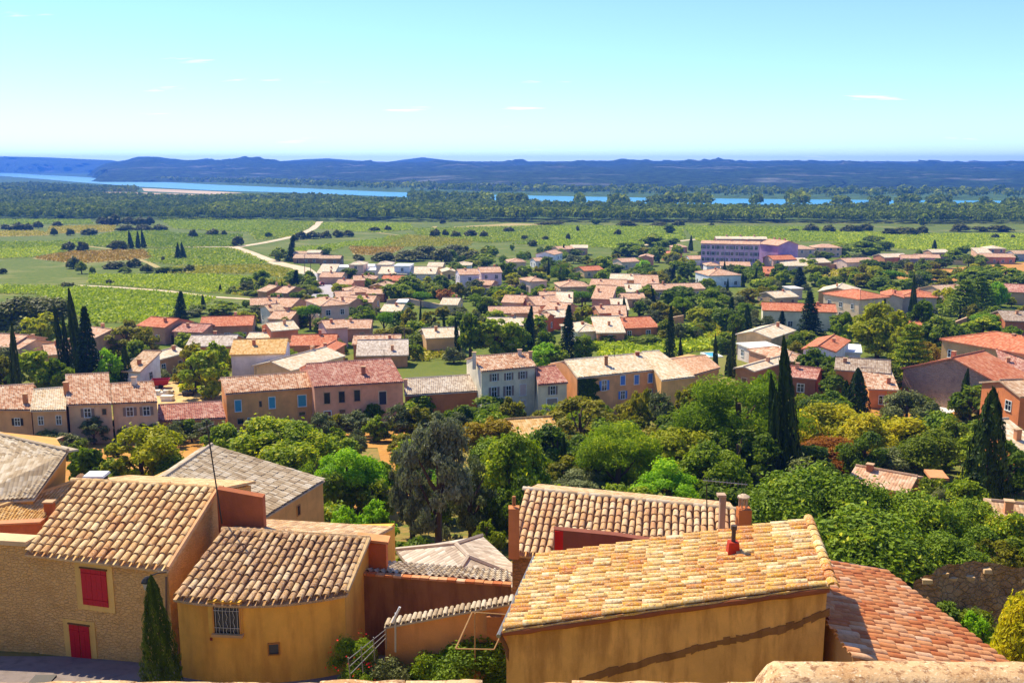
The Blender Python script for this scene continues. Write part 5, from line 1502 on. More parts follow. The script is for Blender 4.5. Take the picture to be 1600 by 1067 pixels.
 ('house with pale speckled roof and orange wall, left', None, 336, 530, 68, 9, 3.8, 'gable', 4, 'grey', 'c07c54', {}),
 ('small tan hipped house with chimney beside the walnut tree', 'the small tan house', 250, 551, 40, 9, 3.2, 'gableF', -20, 'cream', 'b88860', {}),
 ('tan annex with white garage wall', None, 222, 570, 26, 7, 3.0, 'shed', -8, 'tan', 'e8e4e0', {}),
 ('white block house with ochre tile roof', 'the white block house', 408, 538, 78, 11, 5.6, 'gable', 8, 'ochre', 'd8ccd2', {'win': None}),
 ('house with large cream roof right of the white block house', 'the large cream roof', 468, 556, 72, 14, 4.0, 'gableF', -28, 'cream', 'd4b890', {}),
 ('L-shaped house with red tile roof, left part', 'the red tile house', 492, 529, 66, 9, 3.8, 'gable', 6, 'orange', 'c08c64', {}),
 ('front wing of the red tile house', None, 512, 540, 30, 9, 3.8, 'gableF', -8, 'orange', 'b08058', {}),
 ('long shed with pinkish tile roof in the centre left', 'the long shed', 590, 529, 70, 8, 3.2, 'gable', 4, 'row', 'b08a6c', {'win': None}),
 ('low grey-roofed shed in front of the long shed', None, 598, 548, 76, 6, 2.4, 'shed', 6, 'grey', 'a8845c', {'win': None}),
 ('house with bare cream roof left of the tall cypress', 'the bare cream roof', 688, 518, 54, 9, 3.4, 'gable', 14, 'cream', 'd0a878', {'win': None}),
 ('tile roofed house behind the laurel bushes at right', 'the roof behind the laurels', 1384, 745, 84, 5, 1.6, 'gable', -36, 'pink', 'b07c50', {'win': None}),
 ('tile roofed house at the right edge beside the big cypress', None, 1598, 800, 80, 6, 2.2, 'gable', -18, 'tan', 'b07c50', {'win': None}),
 ('small orange cabin behind the laurel bushes', None, 1463, 742, 18, 1.8, 1.8, 'flat', -10, 'b8845c', 'b86c40', {'win': None}),
 ('pale roofed orange house at the right edge under cypress', None, 1592, 697, 40, 7, 3.2, 'shed', 10, 'cream', 'c88048', {'win': None}),
]
for a in H:
    kw = dict(a[11])
    if a[3] < 420 and 'chim' not in kw: kw['chim'] = 0
    house(*a[:11], **kw)

# apartment block; the lilac of its shaded walls is put into their colour
def block(label, ref, u0, v0, u1, v1, h, d, col, roofc, nwin, floors, pitch=.2, kind='gable'):
    a = ground((u0 + u1) / 2, (v0 + v1) / 2, h)
    A, B = at_z(u0, v0, a.z), at_z(u1, v1, a.z)
    e = (B - A).normalized(); yaw = math.atan2(e.y, e.x); w = (B - A).length
    m = (A + B) / 2 + Vector((-e.y, e.x, 0)) * d / 2
    root = thing('apartment_block', label, 'apartment block', (m.x, m.y, T(m.y)), yaw)
    if ref: REFS.append(((u0 + u1) / 2, v0 + 12, ref))
    HOUSES.append((m.x, m.y, w * .5))
    zt = a.z - T(m.y); X, Y = w / 2, d / 2; rise = pitch * Y
    mb = MB()
    prof = [(-Y, -2.5), (Y, -2.5), (Y, zt), (0, zt + rise), (-Y, zt)]
    mb.prism([(X, y, z) for y, z in prof], [(-X, y, z) for y, z in prof]); mb.build('wall', wallm(col), root)
    mr = MB(); W, D = X + .4, Y + .5; he, hr = zt + .12, zt + rise + .25
    mr.slab([(-W, -D, he), (W, -D, he), (W, -.001, hr), (-W, -.001, hr)], .25); mr.slab([(W, D, he), (-W, D, he), (-W, .001, hr), (W, .001, hr)], .25)
    mr.build('roof', tilem(roofc, 'uv'), root)
    N, R = Vector((0, -1, 0)), Vector((1, 0, 0))
    for f_ in range(floors):
        zc = zt - 1.6 - f_ * (zt - .6) / floors
        for i in range(nwin):
            x = (i + .5) / nwin * w - X
            window(root, N * Y + R * x + ZUP * zc, R, N, 1.1, 1.5, shutter='6a5c78' if (i + f_) % 3 == 0 else None)
    for i in range(3):
        chimney(root, ((i - 1) * w * .28, .3, zt + rise + .1), .8, .7, .9, 'c0907c')
    return root
block('four storey lilac apartment block, long front', 'the lilac apartment block', 1096, 380.5, 1186, 382.5, 11.5, 9, 'c4a0b8', 'pink', 12, 4)
b2 = block('lilac gabled end block of the apartment building', None, 1187, 381, 1216, 384, 11, 12, 'a08cb4', 'pink', 0, 1, .3)
block('rear wing of the apartment building with flat cream roof', None, 1120, 373.5, 1198, 374, 11.5, 8, 'b89088', 'cream', 0, 1)

# ------------------------------------------------------------------ trees and shrubs
def crown_points(shape, n, rng):
    """leaf centres and normals for a unit crown: x, y in -.5..+.5, z in 0..1"""
    if shape in ('round', 'airy', 'bush', 'umbrella', 'shrub'):
        K = {'round': 46, 'airy': 56, 'bush': 34, 'umbrella': 20, 'shrub': 14}[shape]
        d = unit(rng.normal(size=(K, 3)))
        if shape == 'umbrella':
            d[:, 2] = np.abs(d[:, 2]) * .5
            c = d * np.array([.34, .34, .30]) * rng.uniform(.5, 1, (K, 1)) + np.array([0, 0, .52])
            r = rng.uniform(.14, .20, K)
        elif shape in ('bush', 'shrub'):
            d[:, 2] = np.abs(d[:, 2])
            c = d * np.array([.36, .36, .62]) * rng.uniform(.65, 1, (K, 1)) + np.array([0, 0, .12])
            r = rng.uniform(.11, .19, K)
        else:
            d = unit(d + np.array([.25, -.1, .15]) * rng.normal(size=3))
            c = d * np.array([.40, .40, .40]) * rng.uniform(.3, 1.08, (K, 1)) ** .55 + np.array([0, 0, .48])
            c[:, 2] = np.where(c[:, 2] < .3, c[:, 2] * .8 + .02, c[:, 2])
            r = rng.uniform(.05, .17, K) if shape == 'round' else rng.uniform(.04, .13, K)
        w = r ** 2; w /= w.sum()
        i = rng.choice(K, n, p=w)
        dd = unit(rng.normal(size=(n, 3)))
        dd[:, 2] = np.where(dd[:, 2] < -.3, -dd[:, 2] * .5, dd[:, 2])
        rr = r[i] * (rng.random(n) ** (.34 if shape != 'airy' else .5)) * np.where(rng.random(n) < .12, 1.35, 1.0)
        zs = 1.25 if shape in ('bush', 'shrub') else 1.0
        C = c[i] + dd * rr[:, None] * np.array([1, 1, zs if shape != 'umbrella' else .75])
        N = dd * 1.0 + (C - np.array([0, 0, .35])) * .9 + rng.normal(size=(n, 3)) * .75
        C[:, 2] = np.clip(C[:, 2], .0, 1.05)
        if shape in ('bush', 'shrub'): C[:, 2] = np.maximum(C[:, 2], .01)
        return C, N, i / K
    if shape in ('cypress', 'column'):
        z = rng.random(n) ** 1.15
        pr = (1 - z) ** .62 * (np.minimum(1, z * 7 + .55)) * .5
        a = rng.uniform(0, 2 * math.pi, n)
        lob = 1 + .13 * np.sin(a * 5 + z * 9) + .09 * np.sin(a * 9 - z * 23) + .06 * np.sin(z * 60 + a * 2)
        rad = pr * lob * rng.uniform(.72, 1.0, n) ** .7
        C = np.stack([np.cos(a) * rad, np.sin(a) * rad, z], 1)
        N = np.stack([np.cos(a), np.sin(a), .35 + 0 * a], 1) + rng.normal(size=(n, 3)) * .35
        return C, N, (np.sin(a * 5 + z * 9) * .5 + .5)
    if shape in ('spruce', 'cedar'):
        lv = 17 if shape == 'spruce' else 11
        nb = 12
        L = rng.integers(0, lv, n); B = rng.integers(0, nb, n)
        jit = np.random.default_rng(3).uniform(-.5, .5, (lv, nb)); jl = np.random.default_rng(4).uniform(.7, 1.08, (lv, nb))
        zl = (L + .3 * jit[L, B]) / lv
        if shape == 'spruce': rm = .5 * (1 - zl) ** .85 * jl[L, B] + .01
        else: rm = .5 * (1 - zl ** 1.8) ** .9 * jl[L, B] + .015
        f = rng.random(n) ** .55
        a = (B + .9 * jit[L, B] + (L % 2) * .5) / nb * 2 * math.pi
        side = rng.normal(0, 1, n) * (.10 if shape == 'spruce' else .13) * (1 - f * .5) * (rm / .5 + .15)
        rad = rm * f
        droop = (-.10 if shape == 'spruce' else .03) * f * rm * 2
        C = np.stack([np.cos(a) * rad - np.sin(a) * side, np.sin(a) * rad + np.cos(a) * side, np.clip(zl + .04 + droop + rng.normal(0, .010, n), 0, 1)], 1)
        N = np.stack([np.cos(a) * .3, np.sin(a) * .3, 1 + 0 * a], 1) + rng.normal(size=(n, 3)) * .3
        return C, N, f
LOD = {3: (19000, .024), 2: (9000, .034), 1: (3200, .056), 0: (1000, .098)}
KINDS = {  # shape, material, crown base, trunk radius, category, words, leaf size factor, aspect
    'green': ('round', leafm('green', '3c6016', '6c8e22', '9cb23c'), .05, 'round green tree', 1.0, .62),
    'deep': ('round', leafm('deep', '30501a', '527428', '7c923c'), .04, 'dark green tree', 1.0, .62),
    'olive': ('airy', leafm('olive', '5a6434', '848a50', 'a8aa6c', .25, warm=False), .05, 'grey-green olive tree', .8, .35),
    'grey': ('airy', leafm('greytree', '565e3e', '868a66', 'aeb28c', .3, warm=False), .03, 'dark grey-leaved tree', .85, .45),
    'yellow': ('round', leafm('yellow', '5c7812', '84981e', 'a0ae2e'), .08, 'yellow-green tree', 1.0, .62),
    'lime': ('round', leafm('lime', '4a8018', '6ca622', '8cbc34'), .02, 'bright lime green tree', .9, .5),
    'gold': ('airy', leafm('gold', '4c5c18', '6c7a28', '8a9034'), .05, 'golden olive tree', .95, .55),
    'pine': ('umbrella', leafm('pine', '315c14', '52861e', '70a42c'), .02, 'dense umbrella pine', .8, .3),
    'aleppo': ('round', leafm('aleppo', '3c6414', '668c1e', '94b034'), .03, 'bright green pine', .8, .28),
    'cypn': ('cypress', leafm('cypress_near', '1c3410', '304c16', '506a24', .15), .02, 'green clipped cypress', .9, .4),
    'cyp': ('cypress', leafm('cypress', '182a12', '2a4418', '486024', .12), .02, 'slim dark cypress', 1.0, .4),
    'spruce': ('spruce', leafm('spruce', '152820', '24402c', '3e5c3c', .1), .03, 'dark spruce', 1.0, .3),
    'cedar': ('cedar', leafm('cedar', '3a5818', '5c7e22', '8aa036', .2), .05, 'spreading green cedar', 1.0, .3),
    'laurel': ('bush', leafm('laurel', '36580e', '5e8416', '9aaa2c', .3), .0, 'dense green laurel bush', .9, .5),
    'shrub': ('shrub', leafm('shrub', '3c5a18', '64802a', '8c9c40'), .0, 'green shrub', 1.0, .55),
    'olshrub': ('shrub', leafm('olshrub', '626a34', '8e9250', 'b4b274', .3, warm=False), .0, 'grey-green shrub', .9, .4),
    'yshrub': ('bush', leafm('yshrub', '6a8018', '98a428', 'b8bc44'), .0, 'yellow-green leafy shrub', 1.1, .6),
    'fire': ('bush', leafm('fire', '6c4810', '7a5e18', '6a701c'), .0, 'orange autumn shrub', .9, .5),
    'ochre': ('round', leafm('ochre_leaf', '5c6014', '7a7820', '7c8424'), .04, 'ochre autumn tree', .9, .55),
    'oak': ('bush', leafm('oak', '344422', '50602e', '6c783e', .25), .0, 'dark round oak', 1.0, .6),
    'bare': ('airy', leafm('bare', '7a5c48', '987860', 'b09078', .2), .1, 'pinkish brown tree', .9, .5),
    'oleander': ('shrub', leafm('oleander', '3c6424', '6a9040', '98b060'), .0, 'oleander bush', .8, .28),
}
CAT = {'cyp': 'cypress', 'cypn': 'cypress', 'spruce': 'spruce', 'cedar': 'cedar', 'pine': 'pine tree', 'aleppo': 'pine tree', 'laurel': 'bush', 'shrub': 'shrub', 'olshrub': 'shrub', 'yshrub': 'shrub', 'fire': 'shrub', 'oleander': 'shrub', 'olive': 'olive tree', 'oak': 'oak tree'}
NAME = {'cyp': 'cypress_tree', 'cypn': 'cypress_tree', 'green': 'broadleaf_tree', 'deep': 'evergreen_tree', 'lime': 'broadleaf_tree', 'yellow': 'yellowing_tree', 'gold': 'yellowing_tree', 'ochre': 'yellowing_tree', 'bare': 'yellowing_tree', 'grey': 'poplar_tree', 'spruce': 'spruce_tree', 'cedar': 'cedar_tree', 'pine': 'pine_tree', 'aleppo': 'pine_tree', 'laurel': 'laurel_bush', 'olive': 'olive_tree', 'oak': 'oak_tree', 'oleander': 'oleander_bush'}
BARK = plain('bark', '5a4632', .95)
_crown = {}
def crown_mesh(kind, lod):
    var = RNG.randrange(3 if lod < 3 else 2)
    if (kind, lod, var) not in _crown:
        shape, mat, c0, words, lf, asp = KINDS[kind]
        n, sz = LOD[lod]
        if shape in ('cypress',): n = int(n * .8); sz *= .9
        if shape in ('bush',): n = int(n * 1.15)
        rng = np.random.default_rng(abs(hash(kind)) % 1000 if False else sum(map(ord, kind)) + lod + 77 * var)
        C, N, g = crown_points(shape, n, rng)
        v, f = leaf_quads(C, N, sz * lf * rng.uniform(.7, 1.3, n), rng, asp)
        tr = np.repeat(np.clip(.55 * rng.random(n) + .45 * g + rng.normal(0, .08, n), 0, 1), 4)
        _crown[kind, lod, var] = npmesh('crown', v, f, mat, tr)
    return _crown[kind, lod, var]
def make_trunk(seed, limbs):
    rg = random.Random(seed); mb = MB()
    p = [Vector((0, 0, -.06)), Vector((.02, .01, .2)), Vector((-.01, .02, .45)), Vector((.02, 0, .7))]
    mb.tube(p, [.06, .045, .035, .018], 7)
    for k in range(limbs):
        a = k * 2.4 + rg.uniform(-.4, .4); z = .28 + .3 * k / max(1, limbs)
        d = Vector((math.cos(a), math.sin(a), 0)); s = Vector((0, 0, z))
        mb.tube([s, s + d * .12 + ZUP * .10, s + d * .26 + ZUP * .26], [.028, .02, .008], 5)
    mb2 = bpy.data.meshes.new('trunk'); mb2.from_pydata(mb.v, [], mb.f); mb2.materials.append(BARK)
    return mb2
TRUNKS = [make_trunk(k, 5) for k in range(3)]
TRUNK0 = make_trunk(9, 0)
TREES = []
def tree_at(kind, p, H_, W_, lod, label=None, uv=None, rz=None, wy=1.0):
    shape, mat, c0, words, lf, asp = KINDS[kind]
    root = bpy.data.objects.new(NAME.get(kind, 'tree' if shape in ('round', 'airy', 'umbrella') else 'shrub'), None)
    COL.objects.link(root); root.location = p; root.empty_display_size = .3
    root['category'] = CAT.get(kind, 'tree')
    c = bpy.data.objects.new('crown', crown_mesh(kind, lod)); COL.objects.link(c); c.parent = root
    c.location = (0, 0, (c0 - .06) * H_ if shape in ('round', 'airy') else c0 * H_); c.scale = (W_ * 1.06, W_ * 1.06 * wy, H_ * (1.06 - c0)); c.rotation_euler = (0, 0, RNG.uniform(0, 6.28) if rz is None else rz)
    t = bpy.data.objects.new('trunk', RNG.choice(TRUNKS) if shape in ('round', 'airy', 'umbrella') else TRUNK0); COL.objects.link(t); t.parent = root
    tw = min(H_, W_ * 1.3) * (.8 if shape != 'cypress' else .7)
    c.rotation_euler = (RNG.gauss(0, .06), RNG.gauss(0, .06), c.rotation_euler[2])
    if shape in ('round', 'airy', 'bush', 'shrub'): c.scale.x *= RNG.uniform(.88, 1.2)
    t.scale = (tw, tw, H_ * .95); t.rotation_euler = (0, 0, RNG.uniform(0, 6.28))
    TREES.append((root, kind, uv or pix(p), label, H_, W_))
    return root
def tree(kind, u, vt, vb, wpx, label=None, wy=1.0, lod=None):
    p = ground(u, vb)
    top = at_y(u, vt, p.y)
    H_ = max(.4, top.z - p.z); W_ = wpx * mpp(p.y, (vt + vb) / 2)
    if lod is None: lod = 3 if wpx > 105 else 2 if wpx > 75 else 1 if wpx > 28 or (vb - vt) > 70 else 0
    HOUSES.append((p.x, p.y, W_ * .3))
    return tree_at(kind, p, H_, W_, lod, label, (u, (vt + vb) / 2), wy=wy)

NEAR = [  # kind, u, v top, v foot, width px
 ('yellow', 225, 664, 775, 135, 'yellow-topped tree behind the ridge of the stone house'),
 ('deep', 140, 700, 775, 60, 'dark bush beside the wide chimney with the white slab'),
 ('deep', 275, 712, 778, 70, None),
 ('olshrub', 75, 668, 700, 60, None), ('olshrub', 112, 672, 702, 50, None), ('olive', 148, 652, 695, 52, None), ('olshrub', 40, 668, 692, 50, None), ('shrub', 15, 662, 690, 50, None),
 ('olshrub', 195, 658, 690, 45, None), ('olive', 235, 652, 688, 50, None), ('olive', 280, 656, 692, 50, None), ('olive', 325, 655, 695, 55, None), ('deep', 300, 655, 690, 34, None),
 ('green', 435, 648, 750, 150, 'wide green tree in front of the ochre row house'),
 ('green', 400, 672, 745, 90, None), ('green', 470, 690, 770, 90, None),
 ('lime', 545, 690, 805, 118, 'bright green tree right of the pale grey roof'),
 ('deep', 520, 735, 815, 70, None), ('green', 590, 715, 790, 60, None),
 ('olive', 500, 642, 690, 55, None), ('gold', 530, 645, 682, 45, None), ('olive', 560, 642, 684, 60, None), ('green', 590, 650, 690, 40, None),
 ('olive', 625, 630, 690, 60, None), ('gold', 655, 632, 690, 60, None), ('deep', 585, 632, 668, 40, None), ('olive', 680, 640, 690, 60, None),
 ('grey', 688, 638, 876, 118, 'big dark grey-leaved tree in the centre'),
 ('grey', 645, 680, 840, 80, None), ('olive', 735, 700, 850, 90, None),
 ('green', 800, 672, 820, 130, 'tall olive green tree right of the dark grey-leaved tree'),
 ('ochre', 770, 645, 720, 90, 'brownish yellow tree left of the yellow tile roof'),
 ('deep', 800, 742, 850, 80, None), ('shrub', 760, 800, 870, 60, None),
 ('deep', 770, 622, 668, 95, 'wide dark green bush below the tall whitish row house'),
 ('deep', 720, 630, 672, 50, None), ('deep', 655, 618, 660, 50, None),
 ('gold', 905, 612, 712, 155, 'large golden green tree below the blue-shuttered house'),
 ('deep', 870, 660, 745, 100, None), ('green', 830, 690, 770, 70, None),
 ('cyp', 878, 687, 760, 19, 'small slim cypress in the centre above the barrel tile roof'),
 ('cyp', 884, 705, 758, 12, None),
 ('aleppo', 965, 655, 790, 150, 'broad dark pine right of the small slim cypress'),
 ('deep', 930, 700, 780, 90, None),
 ('olive', 905, 738, 800, 120, 'pale grey-green bush behind the barrel tile roof'), ('olive', 850, 745, 800, 80, None),
 ('lime', 1040, 722, 815, 120, 'lime green feathery tree behind the television aerial'),
 ('yellow', 1055, 670, 760, 120, None), ('green', 1110, 690, 800, 120, 'green tree left of the large laurel bushes'), ('deep', 1130, 740, 815, 100, None),
 ('gold', 990, 602, 690, 50, None), ('olive', 1030, 610, 680, 60, None), ('gold', 1070, 592, 680, 70, 'golden tree below the pale joined roof'), ('deep', 1055, 640, 690, 60, None),
 ('aleppo', 1150, 572, 740, 175, 'large bright green pine left of the tall dark cypress'),
 ('aleppo', 1110, 620, 740, 90, None), ('deep', 1150, 660, 760, 120, None), ('aleppo', 1190, 575, 700, 70, None),
 ('cyp', 1233, 545, 757, 40, 'tallest dark cypress right of the bright green pine'),
 ('cyp', 1203, 620, 759, 28, 'smaller cypress leaning on the tallest dark cypress'),
 ('cyp', 1217, 595, 755, 28, None),
 ('cyp', 1118, 528, 585, 10, 'left one of two slim cypresses behind the pink roof'), ('cyp', 1137, 545, 588, 11, None), ('cyp', 1143, 519, 590, 15, 'right one of two slim cypresses behind the pink roof'),
 ('yshrub', 1290, 620, 700, 110, 'yellow-green fig shrub right of the tallest cypress'), ('yshrub', 1350, 640, 720, 110, None), ('yshrub', 1410, 648, 712, 100, None), ('yshrub', 1255, 640, 720, 70, None), ('shrub', 1390, 640, 690, 60, None),
 ('fire', 1300, 682, 735, 112, 'orange autumn shrub above the laurel bushes'),
 ('shrub', 1450, 668, 745, 120, None), ('olshrub', 1400, 690, 745, 95, None), ('shrub', 1490, 640, 720, 80, None), ('shrub', 1560, 640, 720, 80, None), ('deep', 1575, 690, 770, 80, None),
 ('cyp', 1536, 622, 790, 72, 'thick dark cypress near the right edge'),
 ('cyp', 1338, 580, 650, 40, 'bushy dark cypress left of the orange cottage'), ('cyp', 1323, 600, 648, 26, None),
 ('cyp', 1502, 582, 655, 20, 'slim cypress in front of the stone barn'), ('shrub', 1492, 612, 648, 20, None),
 ('shrub', 1440, 612, 642, 40, 'round bush on the dry grass beside the white gravel'), ('green', 1535, 578, 640, 60, 'light tree in front of the stone barn'), ('deep', 1545, 600, 650, 70, None),
 ('laurel', 1250, 718, 845, 190, 'laurel bush behind the red chimney stub'),
 ('laurel', 1340, 735, 850, 140, None), ('laurel', 1430, 752, 860, 150, None), ('laurel', 1360, 790, 925, 230, 'broadest laurel bush above the salmon pink roof'),
 ('laurel', 1480, 825, 920, 130, None), ('laurel', 1290, 800, 900, 90, None), ('laurel', 1510, 770, 850, 110, None), ('laurel', 1580, 790, 870, 90, None), ('gold', 1560, 838, 905, 80, None), ('laurel', 1480, 850, 915, 90, None), ('gold', 1520, 850, 910, 60, None), ('shrub', 1600, 830, 905, 70, None), ('laurel', 1530, 820, 880, 80, None), ('gold', 1600, 845, 900, 60, None), ('shrub', 1470, 905, 960, 60, None), ('laurel', 1420, 830, 930, 90, None), ('deep', 1420, 850, 940, 80, None),
 ('yshrub', 1585, 918, 1060, 90, 'yellow-leaved shrub at the lower right edge'), ('shrub', 1510, 930, 1010, 90, None), ('deep', 1480, 945, 1010, 60, None), ('lime', 1525, 955, 1020, 50, None), ('shrub', 1545, 915, 975, 60, None),
 ('cypn', 256, 907, 1085, 62, 'clipped cypress in front of the stone house', 1.0, 3),
 ('laurel', 735, 985, 1085, 160, 'glossy green bush below the lean-to'), ('laurel', 680, 1010, 1085, 80, None),
 ('oleander', 552, 970, 1070, 95, 'flowering oleander beside the curved ochre house', 1.0, 2), ('olshrub', 600, 1015, 1080, 90, None), ('oleander', 575, 1030, 1085, 70, None),
 ('lime', 540, 790, 860, 60, None), ('lime', 580, 780, 850, 50, None), ('lime', 520, 825, 870, 50, None), ('shrub', 600, 830, 880, 50, None), ('deep', 640, 840, 890, 70, None), ('lime', 505, 790, 830, 30, None), ('lime', 600, 800, 850, 44, None),
 ('yshrub', 760, 868, 896, 60, 'low yellow-green hedge left of the barrel tile roof'), ('yshrub', 665, 868, 890, 26, None),
 ('shrub', 310, 700, 760, 60, None), ('green', 350, 660, 720, 60, None), ('deep', 165, 720, 780, 60, None),
]
for t_ in NEAR: tree(*t_)
